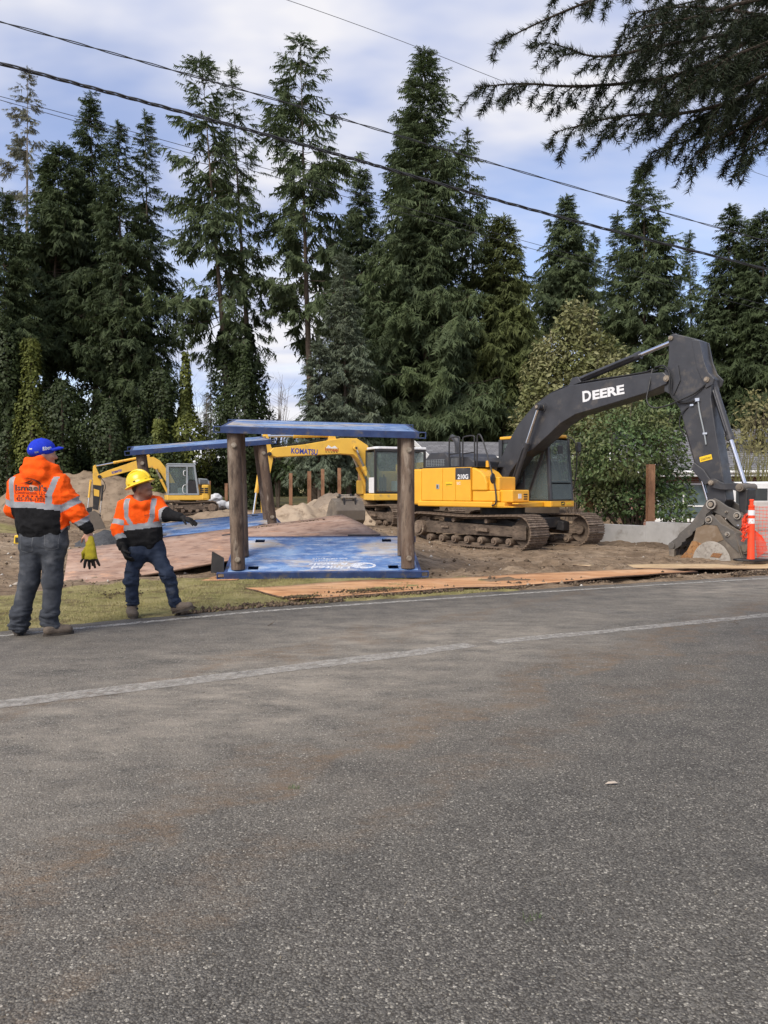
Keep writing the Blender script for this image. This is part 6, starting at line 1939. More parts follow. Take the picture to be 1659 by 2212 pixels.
body += hand_prims((-.1, .25, 1.12), (.9, .4, .0), (0, -1, 0), 1.0, .5, .03, 1)
skin_mesh('body', body, M_SKIN1, P1, .0095)
# trousers
def p1leg(V):
    return (.22 + .8 * sstep(.34, .1, V[:, 2]) + .15 * sstep(.5, .7, V[:, 2]))
tro = [cap_((-.005, 0, .9), (.19, 0, .9), .135, .135, .06, ((0, 1, 0), 1.05)), cap_((-.01, 0, 1.03), (.2, 0, 1.03), .125, None, .05, ((0, 1, 0), 1.1)),
       cap_((-.005, .0, .88), (-.052, .0, .52), .113, .09, .05), cap_((-.052, 0, .52), (-.15, -.005, .14), .09, .08, .05),
       cap_((.2, .0, .88), (.178, .0, .52), .113, .088, .05), cap_((.178, 0, .52), (.16, -.005, .14), .088, .076, .05),
       cap_((-.145, -.005, .2), (-.15, -.005, .085), .09, .08, .03), cap_((.158, -.005, .2), (.165, -.005, .085), .085, .076, .03)]
def zf(V):
    return V
troV, troF = sdf_body(tro, .0105)
troV = folds(troV, troF, .02, (5, 5, 11), 4, p1leg)
troV = folds(troV, troF, .018, (4, 4, 24), 9, lambda V: sstep(.36, .16, V[:, 2]))
tr_o = mnp('trousers', troV, troF, M_JEANG, P1, smooth=True)
for x0_, z0_, w_ in ((-.015, .905, .13), (.225, .93, .13)):
    me = text_mesh('_', .2)
    mb = MB()
    for a_, b_ in (((-.5, .5), (.5, .5)), ((-.5, .5), (-.42, -.6)), ((.5, .5), (.42, -.6)), ((-.42, -.6), (.0, -.72)), ((.42, -.6), (.0, -.72))):
        a_, b_ = np.array(a_) * w_, np.array(b_) * w_
        n_ = np.array([-(b_ - a_)[1], (b_ - a_)[0]]); n_ = n_ / np.linalg.norm(n_) * .0025
        for k in range(6):
            p, q = a_ + (b_ - a_) * k / 6, a_ + (b_ - a_) * (k + 1) / 6
            mb.add([(*(p - n_), 0), (*(q - n_), 0), (*(q + n_), 0), (*(p + n_), 0)], [(0, 1, 2, 3)])
    me = bpy.data.meshes.new('pocket_seam'); me.from_pydata(mb.v, [], mb.f)
    project_text('', (troV, troF), (x0_, 0, z0_), (1, 0, 0), (0, 0, 1), 1, None, mat('pale seam thread', (.1, .105, .115)), tr_o, mesh=me, name='pocket_seam', off=.002)
# hoodie
hood = [cap_((.0, -.005, 1.4), (.12, -.005, 1.4), .165, None, .06, ((0, 1, 0), 1.25)),
        cap_((-.13, 0, 1.475), (.26, 0, 1.48), .075, None, .06),
        cap_((.0, 0, 1.25), (.14, 0, 1.25), .17, None, .08, ((0, 1, 0), 1.15)),
        cap_((.02, 0, 1.12), (.15, 0, 1.12), .18, None, .07, ((0, 1, 0), 1.15)),
        cap_((.03, 0, 1.075), (.15, 0, 1.075), .172, None, .03, ((0, 1, 0), 1.15)), cap_((-.02, .0, 1.03), (.2, .0, 1.03), .125, None, .02, ((0, 1, 0), 1.0)),
        cap_((.27, 0, 1.46), (.405, .03, 1.2), .092, .088, .06), cap_((.405, .03, 1.2), (.5, .06, 1.02), .085, .052, .05),
        cap_((-.15, 0, 1.45), (-.21, .05, 1.22), .088, .08, .06), cap_((-.21, .05, 1.22), (-.11, .24, 1.13), .076, .055, .05),
        # hood bunched round the neck, collar open to the right
        cap_((-.03, -.06, 1.595), (.2, -.02, 1.59), .055, .058, .05), cap_((.0, -.1, 1.56), (.14, -.1, 1.55), .05, .055, .05),
        cap_((.045, -.13, 1.54), (.08, -.13, 1.49), .05, .03, .05),
        cap_((.2, -.02, 1.6), (.2, .1, 1.56), .045, .045, .04), cap_((-.05, -.03, 1.6), (-.03, .1, 1.56), .045, .045, .04),
        cap_((-.015, -.08, 1.69), (.12, -.095, 1.695), .03, .034, .03), cap_((.12, -.095, 1.695), (.225, -.02, 1.62), .034, .034, .03),
        cap_((-.015, -.08, 1.69), (-.04, .04, 1.66), .03, .03, .03), cap_((-.0, -.09, 1.64), (.14, -.1, 1.64), .04, .045, .04)]
hV, hF = sdf_body(hood, .0095, sub=[cap_((.085, .02, 1.62), (.1, .05, 1.85), .07, .09, .02)])
hV = folds(hV, hF, .012, (5, 5, 7), 14, lambda V: .55 + .6 * sstep(1.2, 1.05, V[:, 2]) + .5 * (V[:, 0] > .3))
hV = folds(hV, hF, .008, (6, 6, 16), 18, lambda V: sstep(.3, .36, V[:, 0]) + .5 * sstep(1.52, 1.6, V[:, 2]))
c = hV[hF].mean(1)
def seg_t(c, a, b):
    a, b = np.array(a), np.array(b); ab = b - a
    t = ((c - a) @ ab) / (ab @ ab)
    return t, np.linalg.norm(c - a - t[:, None] * ab, axis=1)
mi = np.zeros(len(c), int)
x, y, z = c.T
tru, dru = seg_t(c, (.27, 0, 1.46), (.405, .03, 1.2)); trl, drl = seg_t(c, (.405, .03, 1.2), (.5, .06, 1.02))
tlu, dlu = seg_t(c, (-.15, 0, 1.45), (-.21, .05, 1.22)); tll, dll = seg_t(c, (-.21, .05, 1.22), (-.11, .24, 1.13))
xl, xr = -.165 + .0 * z, .27
inarm_r = ((x > .30) & (z < 1.42)) | ((x > .27) & (z < 1.3) & (np.minimum(dru, drl) < .085))
inarm_l = ((x < -.195) & (z < 1.4))
torso = ~(inarm_r | inarm_l)
zb_band = 1.295 - .12 * (x - .05) * (x > .05)
mi[torso & (z < zb_band - .056)] = 2
mi[torso & (z >= zb_band - .056) & (z < zb_band)] = 1
# vertical tapes over the shoulders
xs_r = .205 + np.clip(z - 1.36, 0, 1) * .35; xs_l = -.165 - .0 * z
for xs_ in (xs_r, xs_l):
    mi[torso & (np.abs(x - xs_) < .028) & (z > zb_band - .03) & (z < 1.535) & (np.abs(y) < .4)] = 1
mi[inarm_r & (tru > .60) & (tru < .82) & (trl < .05)] = 1
mi[inarm_r & (trl > .42) & (trl < .66)] = 1
mi[inarm_r & (trl >= .66)] = 2
mi[inarm_l & (tlu > .56) & (tlu < .80) & (tll < .05)] = 1
mi[(x < -.02) & (y > .08) & (z < 1.2) & (tll > .35) & (tll < .6)] = 1
mi[(y > .1) & (z < 1.25) & (x < .05) & (tll >= .6)] = 2
ho = mnp('hoodie', hV, hF, [M_ORANGE, M_SILVER, M_BLKCL], P1, smooth=True, mi=mi)
tgt = (hV, hF)
tx = dict(target=tgt, xdir=(1, 0, -.03), ydir=(0, 0, 1))
project_text("Ismael's", origin=(.035, 0, 1.425), size=.075, width=.31, mt=M_INK, parent=ho, bold=.0012, **tx)
project_text('Construction, LLC', origin=(.035, 0, 1.381), size=.05, width=.31, mt=M_REDINK, parent=ho, **tx)
project_text('425-776-1722', origin=(.035, 0, 1.318), size=.05, width=.28, mt=M_INK, parent=ho, bold=.0004, **tx)
mb = MB()
for k in range(7):
    x_ = -.12 + k * .043
    mb.add([(x_, -.006, 0), (x_ + .018, -.006, 0), (x_ + .026, .006, 0), (x_ + .008, .006, 0)], [(0, 1, 2, 3)])
me = bpy.data.meshes.new('stripe'); me.from_pydata(mb.v, [], mb.f)
project_text('', origin=(.035, 0, 1.350), size=1, width=None, mt=M_REDINK, parent=ho, mesh=me, name='stripe_print', **tx)
mb = MB()
arc = [(-.02 + .105 * math.cos(a), .0 + .055 * math.sin(a)) for a in np.linspace(0.05, 2.4, 14)]
for i in range(13):
    w0, w1 = .024 * (1 - i / 13) + .002, .024 * (1 - (i + 1) / 13) + .002
    (xa, ya), (xb_, yb_) = arc[i], arc[i + 1]
    mb.add([(xa, ya, 0), (xb_, yb_, 0), (xb_ - w1, yb_ - w1 * .5, 0), (xa - w0, ya - w0 * .2, 0)], [(0, 1, 2, 3)])
mb.add([(-.13, 0, 0), (-.06, .015, 0), (.02, .04, 0), (-.03, .01, 0)], [(0, 3, 2, 1)])
mb.add([(-.08, -.005, 0), (.0, .014, 0), (.03, .035, 0), (.0, -.005, 0)], [(0, 3, 2, 1)])
me = bpy.data.meshes.new('roof_print'); me.from_pydata(mb.v, [], mb.f)
project_text('', origin=(.05, 0, 1.463), size=1, width=None, mt=M_INK, parent=ho, mesh=me, name='roof_print', **tx)
boot(P1, (-.14, -.07, 0), (-.22, .2, 0), (-.15, 0, .14))
boot(P1, (.115, -.085, 0), (.335, .09, 0), (.165, -.005, .14))
# hair and cap
hcv = np.array(hc)
M3 = np.stack([hf, hl, hu], -1)
skin_mesh('hair', [ell_(hcv + hu * .02 - hf * .018, (.094, .083, .1), .02, M3)], M_HAIR, P1, .01, sub=[ell_(hcv + hf * .09 - hu * .06, (.075, .12, .1), .02, M3)])
capo, capm = skin_mesh('cap', [ell_(hcv + hu * .055 - hf * .006, (.122, .1, .099), .02, M3), ell_(hcv + hu * .03 - hf * .028, (.108, .1, .07), .02, M3)], M_CAP, P1, .008,
                       sub=[ell_(hcv - hu * .145 + hf * .06, (.22, .2, .15), .01, M3)])
V = []; nn = 14
for lay in (0, .012):
    for i in range(nn):
        a = -1.15 + 2.3 * i / (nn - 1)
        for rr, dz in ((.98, .0), (1.35, .014), (1.76, .004)):
            px_ = hcv + hf * (.108 * math.cos(a) * (rr if abs(a) < 1.2 else 1) + .0) + hl * .092 * math.sin(a) * (1 + (rr - 1) * .15) + hu * (.05 + dz - .03 * abs(math.sin(a)) ** 2 + lay)
            V.append(px_)
F_ = []
def vi(l_, i, j): return l_ * nn * 3 + i * 3 + j
for i in range(nn - 1):
    for j in range(2):
        F_.append((vi(1, i, j), vi(1, i, j + 1), vi(1, i + 1, j + 1), vi(1, i + 1, j)))
        F_.append((vi(0, i, j), vi(0, i + 1, j), vi(0, i + 1, j + 1), vi(0, i, j + 1)))
    F_.append((vi(0, i, 2), vi(0, i + 1, 2), vi(1, i + 1, 2), vi(1, i, 2)))
for i in (0, nn - 1):
    for j in range(2):
        F_.append((vi(0, i, j), vi(0, i, j + 1), vi(1, i, j + 1), vi(1, i, j)))
MB().add(V, F_).build('brim', M_CAP, capo, smooth=True)
MB().lathe([(.009, -.004), (.009, .002), (.004, .006)], tuple(hcv + hu * .154 - hf * .006), 10).build('button', M_CAP, capo)
for s_, o_, sz, w_ in (('Riben', (.165, 0, 1.806), .05, .055), ('Gorro', (.03, 0, 1.798), .024, .032), ('Lopez', (.085, 0, 1.768), .026, .036)):
    project_text(s_, capm, o_, (1, 0, .35 if s_ == 'Riben' else (.2 if s_ == 'Lopez' else 0)), (-.1, 0, 1), sz, w_, M_WHITE if s_ != 'Lopez' else M_GREYP, capo, off=.003, bold=.001, name='embroidery')
tm = thing('tape_measure', 'yellow tape measure clipped at the left hip of the blue cap worker', 'tape measure', (-3.39 - .155, 7.43, .93))
MB().prism([(-.03, -.04), (.03, -.045), (.035, .02), (.015, .045), (-.02, .04)], -.025, .025).build('case', M_STICK, tm, bevel=.006)
MB().box(-.01, .02, -.03, -.026, -.03, .02).build('clip', M_INK, tm)
# gloves hanging from the right hand
GV = thing('work_glove', 'pair of yellow and black work gloves dangling from the right hand', 'gloves', (-3.39, 7.43, 0))
wr = np.array([.53, .05, .9])
gp = [cap_(wr + (0, 0, .03), wr + (.004, -.01, -.03), .034, .038, .02, ((0, 1, 0), 1.8))]
def gl(w0, dv, nv, s_):
    return hand_prims(w0, dv, nv, s_, .1, .2, 1, fat=1.15)
V1, F1 = sdf_body(gp + gl(wr + (.003, -.012, -.03), (.05, -.02, -1), (0, 1, .1), 1.32), .006)
mi = np.where((V1[F1].mean(1)[:, 2] < .735), 1, 0)
g1 = mnp('glove', V1, F1, [M_GLVY, M_GLVB], GV, smooth=True, mi=mi)
V1, F1 = sdf_body([cap_(wr + (0, .02, .0), wr + (-.01, .03, -.06), .03, .036, .02, ((0, 1, 0), 1.7))] + gl(wr + (-.02, .03, -.05), (-.18, .03, -1), (0, -1, 0), 1.05), .006)
mnp('glove', V1, F1, M_GLVB, GV, smooth=True)

# ---- worker with the yellow hard hat
P2 = thing('person', 'worker in yellow hard hat and orange hoodie gesturing with his left hand', 'person', (-2.52, 8.55, 0), 0, 'workers at the roadside')
hc2 = np.array([-.165, -.02, 1.43])
hp, f2, l2, u2 = head_prims(hc2, (.95, -.12, .28), (-.28, 0, 1), 1.0)
sh_r, sh_l = np.array([-.335, -.05, 1.215]), np.array([-.035, .07, 1.245])
el_r, wr_r = np.array([-.392, -.1, .985]), np.array([-.335, -.17, .785])
el_l, wr_l = np.array([.085, .0, 1.135]), np.array([.285, -.09, 1.105])
hip_r, hip_l = np.array([-.215, -.03, .735]), np.array([-.055, .04, .735])
kn_r, an_r = np.array([-.278, -.07, .41]), np.array([-.283, .0, .115])
kn_l, an_l = np.array([.118, -.03, .475]), np.array([.185, .03, .15])
body = hp + [cap_(hc2 - u2 * .04 - f2 * .02, (-.2, .01, 1.28), .062, .07, .04),
             cap_((-.2, .01, 1.2), (-.15, 0, .8), .12, .12, .08), cap_(sh_r, sh_l, .06, None, .05),
             cap_(sh_r, el_r, .05, .042, .03), cap_(el_r, wr_r, .04, .03, .03), cap_(sh_l, el_l, .05, .042, .03), cap_(el_l, wr_l, .04, .03, .03),
             cap_(hip_r, kn_r, .08, .055, .05), cap_(kn_r, an_r, .055, .042, .03), cap_(hip_l, kn_l, .08, .055, .05), cap_(kn_l, an_l, .055, .042, .03),
             cap_(wr_r, wr_r + (.04, -.02, -.05), .028, .026, .02), cap_(wr_l, wr_l + (.06, -.02, -.01), .028, .026, .02)]
skin_mesh('body', body, M_SKIN2, P2, .0095)
for sg in (-1, 1):                                   # eyes
    e_ = hc2 + f2 * .083 + l2 * .031 * sg + u2 * .004
    eo = MB().lathe([(.002, -.009), (.008, -.006), (.0105, 0), (.008, .006), (.002, .009)], tuple(e_), 10).build('eye', M_WHITE, P2, smooth=True)
    MB().cyl(tuple(e_ + f2 * .008), tuple(e_ + f2 * .0112), .0048, n=10).build('iris', M_INK, eo)
MB().obox(hc2 + f2 * .0925 - u2 * .072, l2 * .013, u2 * .0028, f2 * .003).build('teeth', M_WHITE, P2)
skin_mesh('hair', [ell_(hc2 + u2 * .015 - f2 * .02, (.09, .08, .085), .02, np.stack([f2, l2, u2], -1))], M_HAIR, P2, .01, sub=[ell_(hc2 + f2 * .09 - u2 * .05, (.085, .12, .1), .02, np.stack([f2, l2, u2], -1))])
tro = [cap_(hip_r, hip_l, .125, .12, .06, ((0, 1, 0), 1.05)), cap_((-.2, 0, .83), (-.08, .02, .83), .13, None, .05, ((0, 1, 0), 1.1)),
       cap_(hip_r, kn_r, .1, .074, .05), cap_(kn_r, an_r, .074, .06, .04), cap_(hip_l, kn_l, .102, .076, .05), cap_(kn_l, an_l, .076, .062, .04)]
tV, tF = sdf_body(tro, .0105)
tV = folds(tV, tF, .017, (6, 6, 12), 24, lambda V: .5 + .5 * sstep(.3, .12, V[:, 2]) + .4 * (np.abs(V[:, 2] - .45) < .1))
tV = folds(tV, tF, .01, (4, 4, 28), 29, lambda V: sstep(.3, .15, V[:, 2]))
mnp('trousers', tV, tF, M_JEANB, P2, smooth=True)
fw = np.array([.5, -.85, 0]) / np.linalg.norm([.5, -.85, 0])
hood = [cap_((-.26, -.02, 1.12), (-.12, .03, 1.13), .148, None, .06, (fw, 1.15)), cap_(sh_r, sh_l, .078, None, .06),
        cap_((-.25, -.01, .98), (-.11, .03, .98), .145, None, .08, (fw, 1.05)), cap_((-.22, -.01, .87), (-.1, .02, .88), .15, None, .06, (fw, 1.02)),
        cap_((-.21, 0, .8), (-.1, .02, .81), .138, None, .03, (fw, 1.05)), cap_((-.2, 0, .765), (-.09, .02, .775), .12, None, .02, (fw, 1.05)),
        cap_(sh_r, el_r, .088, .08, .06), cap_(el_r, wr_r, .075, .048, .05), cap_(sh_l, el_l, .085, .075, .06), cap_(el_l, wr_l, .07, .045, .05),
        cap_((-.29, .0, 1.3), (-.2, .1, 1.325), .05, .055, .05), cap_((-.2, .1, 1.325), (-.1, .08, 1.29), .055, .045, .05),
        cap_((-.29, .0, 1.3), (-.22, -.1, 1.255), .042, .034, .05), cap_((-.22, -.1, 1.255), (-.12, -.09, 1.235), .034, .034, .04), cap_((-.12, -.09, 1.235), (-.09, .06, 1.29), .034, .042, .04)]
hV, hF = sdf_body(hood, .009, sub=[cap_((-.2, .0, 1.29), (-.16, -.01, 1.45), .066, .085, .02)])
hV = folds(hV, hF, .011, (6, 6, 8), 34, lambda V: .6 + .6 * sstep(.95, .82, V[:, 2]) + .4 * (V[:, 0] < -.38))
c = hV[hF].mean(1); x, y, z = c.T
mi = np.zeros(len(c), int)
tru, dru = seg_t(c, sh_r, el_r); trl, drl = seg_t(c, el_r, wr_r); tlu, dlu = seg_t(c, sh_l, el_l); tll, dll = seg_t(c, el_l, wr_l)
in_r = ((np.minimum(np.where((tru > .15) & (tru < 1.2), dru, 9), np.where((trl > -.2) & (trl < 1.3), drl, 9)) < .10) & (x < -.32 + .0)) | ((z < .93) & (np.where((trl > -.1) & (trl < 1.3), drl, 9) < .075))
in_l = (x > .03) & (z > 1.0)
tor = ~(in_r | in_l)
zb_ = 1.035 + .11 * (x + .2)
mi[tor & (z < zb_)] = 1
mi[tor & (z < zb_ - .06)] = 2
for xa, sl, x1_ in ((-.30, .42, 0), (-.035, -.2, 0)):
    px_ = xa + np.where(z > 1.12, 0, (1.12 - z) * sl * 1.5)
    mi[tor & (np.abs(x - px_) < .026) & (z > zb_ - .01) & (z < 1.315) & (y < .06)] = 1
mi[in_r & (tru > .62) & (tru < .86) & (trl < .02)] = 1
mi[in_r & (trl > .38) & (trl < .62)] = 1
mi[in_r & (trl >= .62)] = 2
mi[in_l & (tlu > .55) & (tll < .08) & (tlu > .75)] = 1
mi[in_l & (tll >= .08)] = 2
h2 = mnp('hoodie', hV, hF, [M_ORANGE, M_SILVER, M_BLKCL], P2, smooth=True, mi=mi)
for s_, dz, w_, sz in (("Ismael's", 0, .075, .024), ('Construction', -.02, .065, .014)):
    project_text(s_, (hV, hF), (-.072, 0, 1.135 + dz), (1, 0, .12), (0, 0, 1), sz, w_, M_INK, h2, off=.004)
boot(P2, (-.33, .03, 0), (-.2, -.18, 0), an_r)
boot(P2, (.145, .05, .012), (.4, -.03, .085), an_l)
# gloves worn on the hands
gR, _ = skin_mesh('glove', hand_prims(wr_r + (.01, -.005, -.02), (.45, -.25, -.85), (.75, .3, .3), 1.08, .35, .05, -1, fat=1.2) + [cap_(wr_r + (-.005, 0, .03), wr_r + (.02, -.01, -.03), .042, .036, .02)], M_GLVB, P2, .006)
gL, _ = skin_mesh('glove', hand_prims(wr_l + (.02, -.005, 0), (.92, -.25, -.32), (-.2, .1, -.95), 1.08, .16, .14, 1, fat=1.15) + [cap_(wr_l + (-.03, .01, 0), wr_l + (.03, -.01, -.01), .042, .034, .02)], M_GLVB, P2, .006)
# hard hat with full brim, ridge and slots
hm = Matrix(((f2[0], l2[0], u2[0], 0), (f2[1], l2[1], u2[1], 0), (f2[2], l2[2], u2[2], 0), (0, 0, 0, 1)))
tilt = Matrix.Translation(Vector(hc2 + u2 * .055 - f2 * .012)) @ hm @ Matrix.Rotation(R(-4), 4, 'Y')
hat = MB().lathe([(.150, -.018), (.158, -.013), (.153, -.006), (.137, .004), (.126, .016), (.122, .04), (.113, .075), (.093, .108), (.06, .13), (.02, .139), (.001, .14)], n=36)
hat.xf(tilt @ Matrix.Diagonal((1.1, .93, 1, 1)))
ht = hat.build('hard_hat', M_HAT, P2, smooth=True)
mb = MB()
rid = [(.128 * math.cos(a), 0, .012 + .136 * math.sin(a)) for a in np.linspace(.12, math.pi - .12, 18)]
mb.tube(rid, .016, 8)
mb.xf(tilt @ Matrix.Diagonal((1.05, 1.5, 1, 1))).build('ridge', M_HAT, ht, smooth=True)
for a in (-.5, -2.2, .5, 2.2):
    mb = MB().box(-.018, .018, -.006, .006, -.008, .008)
    mb.xf(tilt @ Matrix.Rotation(a, 4, 'Z') @ Matrix.Translation((.132, 0, .02)) @ Matrix.Rotation(math.pi / 2, 4, 'Z')).build('accessory_slot', M_HAT, ht, bevel=.003)
mb = MB().box(-.012, .012, -.003, .003, -.004, .004)
mb.xf(tilt @ Matrix.Rotation(-1.55, 4, 'Z') @ Matrix.Translation((.1215, 0, .028)) @ Matrix.Rotation(math.pi / 2, 4, 'Z')).build('hat_label', M_INK, ht)
# ------------------------------------------------------------------ soldier piles, walls, houses
def pile(label, px, d, yt, w=.2, group='rusted steel posts round the site', lean=0):
    b = pt(px, 1060, d); zg = float(zground(b[0], b[1])) - .3
    top = pt(px, yt, d)[2]
    o = thing('steel_post', label, 'post', (b[0], b[1], zg), R(8 + 7 * math.sin(px)), group)
    h = top - zg
    MB().box(-w / 2, w / 2, -w / 2, -w / 2 + .016, 0, h).build('flange', M_PILE, o)
    MB().box(-w / 2, w / 2, w / 2 - .016, w / 2, 0, h).build('flange', M_PILE, o)
    MB().box(-.008, .008, -w / 2 + .017, w / 2 - .017, 0, h).build('web', M_PILE, o)
    return o
pile('leftmost rusted post in the row behind the sandy heap', 628, 36, 1022, .16)
pile('second rusted post from the left behind the sandy heap', 668, 36, 1018, .16)
pile('third rusted post from the left behind the sandy heap', 697, 35.5, 1013, .16)
pile('fourth rusted post from the left behind the sandy heap', 733, 35, 1011, .16)
pile('rusted post close to the boom ram of the middle excavator', 777, 34.5, 1011, .16)
pile('rusted post just right of the small excavator', 431, 43, 1042, .16)
pile('rusted post left of the white bags', 452, 43, 1039, .16)
pile('rusted post right of the white bags', 489, 43, 1044, .16)
pile('short rusted post beside the arm of the middle excavator', 500, 42, 1040, .16)
pile('rusted post half hidden by the big bush', 1273, 25, 1046, .2)
pile('tall rusted post standing by the step in the concrete wall', 1405, 21.9, 1003, .19)
pile('rusted post behind the excavator arm', 1561, 24, 1000, .2)

M_CONC = mat('pale concrete', (.42, .41, .385), (.52, .51, .48), 2.5, .9, bs=.25, bscale=30, dirt=(.24, .21, .17), dscale=2, dlo=.55, dhi=.75)
cw = thing('concrete_wall', 'low pale concrete wall with a step behind the big bucket', 'wall', (6.2, 23.4, -.4))
A, B, C_ = np.array([6.0, 23.8]), np.array([7.45, 21.7]), np.array([9.6, 18.6])
for i, (a, b, z) in enumerate(((A, B, .41), (B, C_, .53))):
    u = (b - a) / np.linalg.norm(b - a); n_ = np.array([-u[1], u[0]]) * .1
    c0 = (a + b) / 2 - np.array([6.2, 23.4])
    hz = (z + .4) / 2
    MB().obox((c0[0], c0[1], hz), (*(u * np.linalg.norm(b - a) / 2), 0), (*n_, 0), (0, 0, hz)).build('wall_section', M_CONC, cw, bevel=.01)

def brickmat(name):
    m, n, l, b = nodes(name)
    tc = n.new('ShaderNodeTexCoord').outputs['Object']
    sp = n.new('ShaderNodeSeparateXYZ'); l.new(tc, sp.inputs[0])
    cb = n.new('ShaderNodeCombineXYZ'); l.new(sp.outputs[0], cb.inputs[0]); l.new(sp.outputs[2], cb.inputs[1])
    t = n.new('ShaderNodeTexBrick'); l.new(cb.outputs[0], t.inputs['Vector'])
    t.inputs['Color1'].default_value = rgba((.2, .085, .06)); t.inputs['Color2'].default_value = rgba((.28, .13, .09))
    t.inputs['Mortar'].default_value = rgba((.34, .31, .28)); t.inputs['Scale'].default_value = 1
    t.inputs['Brick Width'].default_value = .3; t.inputs['Row Height'].default_value = .09; t.inputs['Mortar Size'].default_value = .009
    l.new(t.outputs['Color'], b.inputs['Base Color']); b.inputs['Roughness'].default_value = .9
    bump(n, l, b, t.outputs['Fac'], .4, .01)
    return m
def shinglemat(name):
    m, n, l, b = nodes(name)
    tc = n.new('ShaderNodeTexCoord').outputs['Object']
    sp = n.new('ShaderNodeSeparateXYZ'); l.new(tc, sp.inputs[0])
    cb = n.new('ShaderNodeCombineXYZ'); l.new(sp.outputs[0], cb.inputs[0]); l.new(sp.outputs[2], cb.inputs[1])
    t = n.new('ShaderNodeTexBrick'); l.new(cb.outputs[0], t.inputs['Vector'])
    t.inputs['Color1'].default_value = rgba((.13, .13, .14)); t.inputs['Color2'].default_value = rgba((.2, .2, .21))
    t.inputs['Mortar'].default_value = rgba((.06, .06, .06)); t.inputs['Scale'].default_value = 1
    t.inputs['Brick Width'].default_value = .35; t.inputs['Row Height'].default_value = .09; t.inputs['Mortar Size'].default_value = .012
    l.new(t.outputs['Color'], b.inputs['Base Color']); b.inputs['Roughness'].default_value = .95
    bump(n, l, b, t.outputs['Fac'], .5, .02)
    return m
M_BRICK, M_SHING = brickmat('brown brick'), shinglemat('grey shingles')
M_TRIM = mat('white trim paint', (.72, .72, .7), (.62, .62, .6), 3, .6)
M_DARKW = mat('dark interior painted on pane', (.02, .024, .025), (.05, .055, .055), 2, .3)  # opaque van windows, the dim interior put into their colour
M_PANE = mat('window pane', (.13, .17, .18), (.05, .07, .075), 1.2, .08, spec=.8)

def house(name, label, loc, rz, L_, W_, wall_h, roof_h, over=.5, windows=(), wm=None):
    o = thing(name, label, 'house', loc, rz, 'houses beyond the site')
    MB().box(-L_ / 2, L_ / 2, 0, W_, 0, wall_h).build('wall', wm or M_BRICK, o)
    ov = over
    P = [(-L_ / 2 - ov, -ov, wall_h), (L_ / 2 + ov, -ov, wall_h), (L_ / 2 + ov, W_ / 2, wall_h + roof_h), (-L_ / 2 - ov, W_ / 2, wall_h + roof_h), (-L_ / 2 - ov, W_ + ov, wall_h), (L_ / 2 + ov, W_ + ov, wall_h)]
    t = .12
    up = lambda p: (p[0], p[1], p[2] + t)
    r = MB()
    r.add([P[0], P[1], P[2], P[3], up(P[0]), up(P[1]), up(P[2]), up(P[3])], [(4, 5, 6, 7), (3, 2, 1, 0), (0, 1, 5, 4), (1, 2, 6, 5), (3, 0, 4, 7)])
    r.add([P[3], P[2], P[5], P[4], up(P[3]), up(P[2]), up(P[5]), up(P[4])], [(4, 5, 6, 7), (3, 2, 1, 0), (2, 3, 7, 6), (1, 2, 6, 5), (3, 0, 4, 7)])
    ro = r.build('roof', M_SHING, o)
    for s in (-1, 1):
        MB().add([(s * L_ / 2 * .999, 0, wall_h), (s * L_ / 2 * .999, W_, wall_h), (s * L_ / 2 * .999, W_ / 2, wall_h + roof_h * .93)], [(0, 1, 2)]).build('gable', M_TRIM, o)
        xa, xb_ = sorted((s * (L_ / 2 + ov + .005), s * (L_ / 2 + ov + .05)))
        for q0, q1 in ((P[0], P[3]), (P[4], P[3])):
            MB().add([(xa, q0[1], q0[2] - .1), (xb_, q0[1], q0[2] - .1), (xb_, q1[1], q1[2] - .1), (xa, q1[1], q1[2] - .1), (xa, q0[1], q0[2] + .16), (xb_, q0[1], q0[2] + .16), (xb_, q1[1], q1[2] + .16), (xa, q1[1], q1[2] + .16)],
                     [(0, 3, 2, 1), (4, 5, 6, 7), (0, 1, 5, 4), (1, 2, 6, 5), (2, 3, 7, 6), (3, 0, 4, 7)]).build('fascia', M_TRIM, ro)
    MB().box(-L_ / 2 - ov, L_ / 2 + ov, -ov - .06, -ov - .005, wall_h - .1, wall_h + .1).build('fascia', M_TRIM, ro)
    MB().cyl((-L_ / 2 - ov, -ov - .1, wall_h + .06), (L_ / 2 + ov, -ov - .1, wall_h + .06), .06, n=8).build('gutter', M_TRIM, ro)
    for (x, z, w_, h_, nx_, nz_) in windows:
        fr = MB()
        for a, b, c, d_ in ((x, x + w_, z, z + .07), (x, x + w_, z + h_ - .07, z + h_), (x, x + .07, z + .07, z + h_ - .07), (x + w_ - .07, x + w_, z + .07, z + h_ - .07)):
            fr.box(a, b, -.06, .0, c, d_)
        for k in range(1, nx_):
            xm_ = x + w_ * k / nx_
            fr.box(xm_ - .03, xm_ + .03, -.05, .0, z + .07, z + h_ - .07)
        fo = fr.build('window', M_TRIM, o)
        MB().box(x + .07, x + w_ - .07, -.03, -.012, z + .07, z + h_ - .07).build('pane', M_PANE, fo)
        if nz_ > 1:
            MB().box(x + .07, x + w_ - .07, -.06, -.032, z + h_ * .36, z + h_ * .36 + .06).build('rail', M_TRIM, fo)
        MB().box(x - .06, x + w_ + .06, -.12, -.061, z - .07, z).build('sill', M_TRIM, fo)
    return o
h1 = house('brick_house', 'brown brick house with grey shingle roof behind the big bucket', (14.2, 29.5, -.5), R(-14), 9.5, 8, 2.55, 1.9, windows=((-3.55, .75, 2.0, 1.45, 2, 2), (.6, .75, 1.9, 1.45, 2, 2)))
lettering('OREEAR', frame_M((-2.55, -.064, 1.85), (1, 0, 0), (0, 0, 1)), .19, M_INK, h1, width=.9)
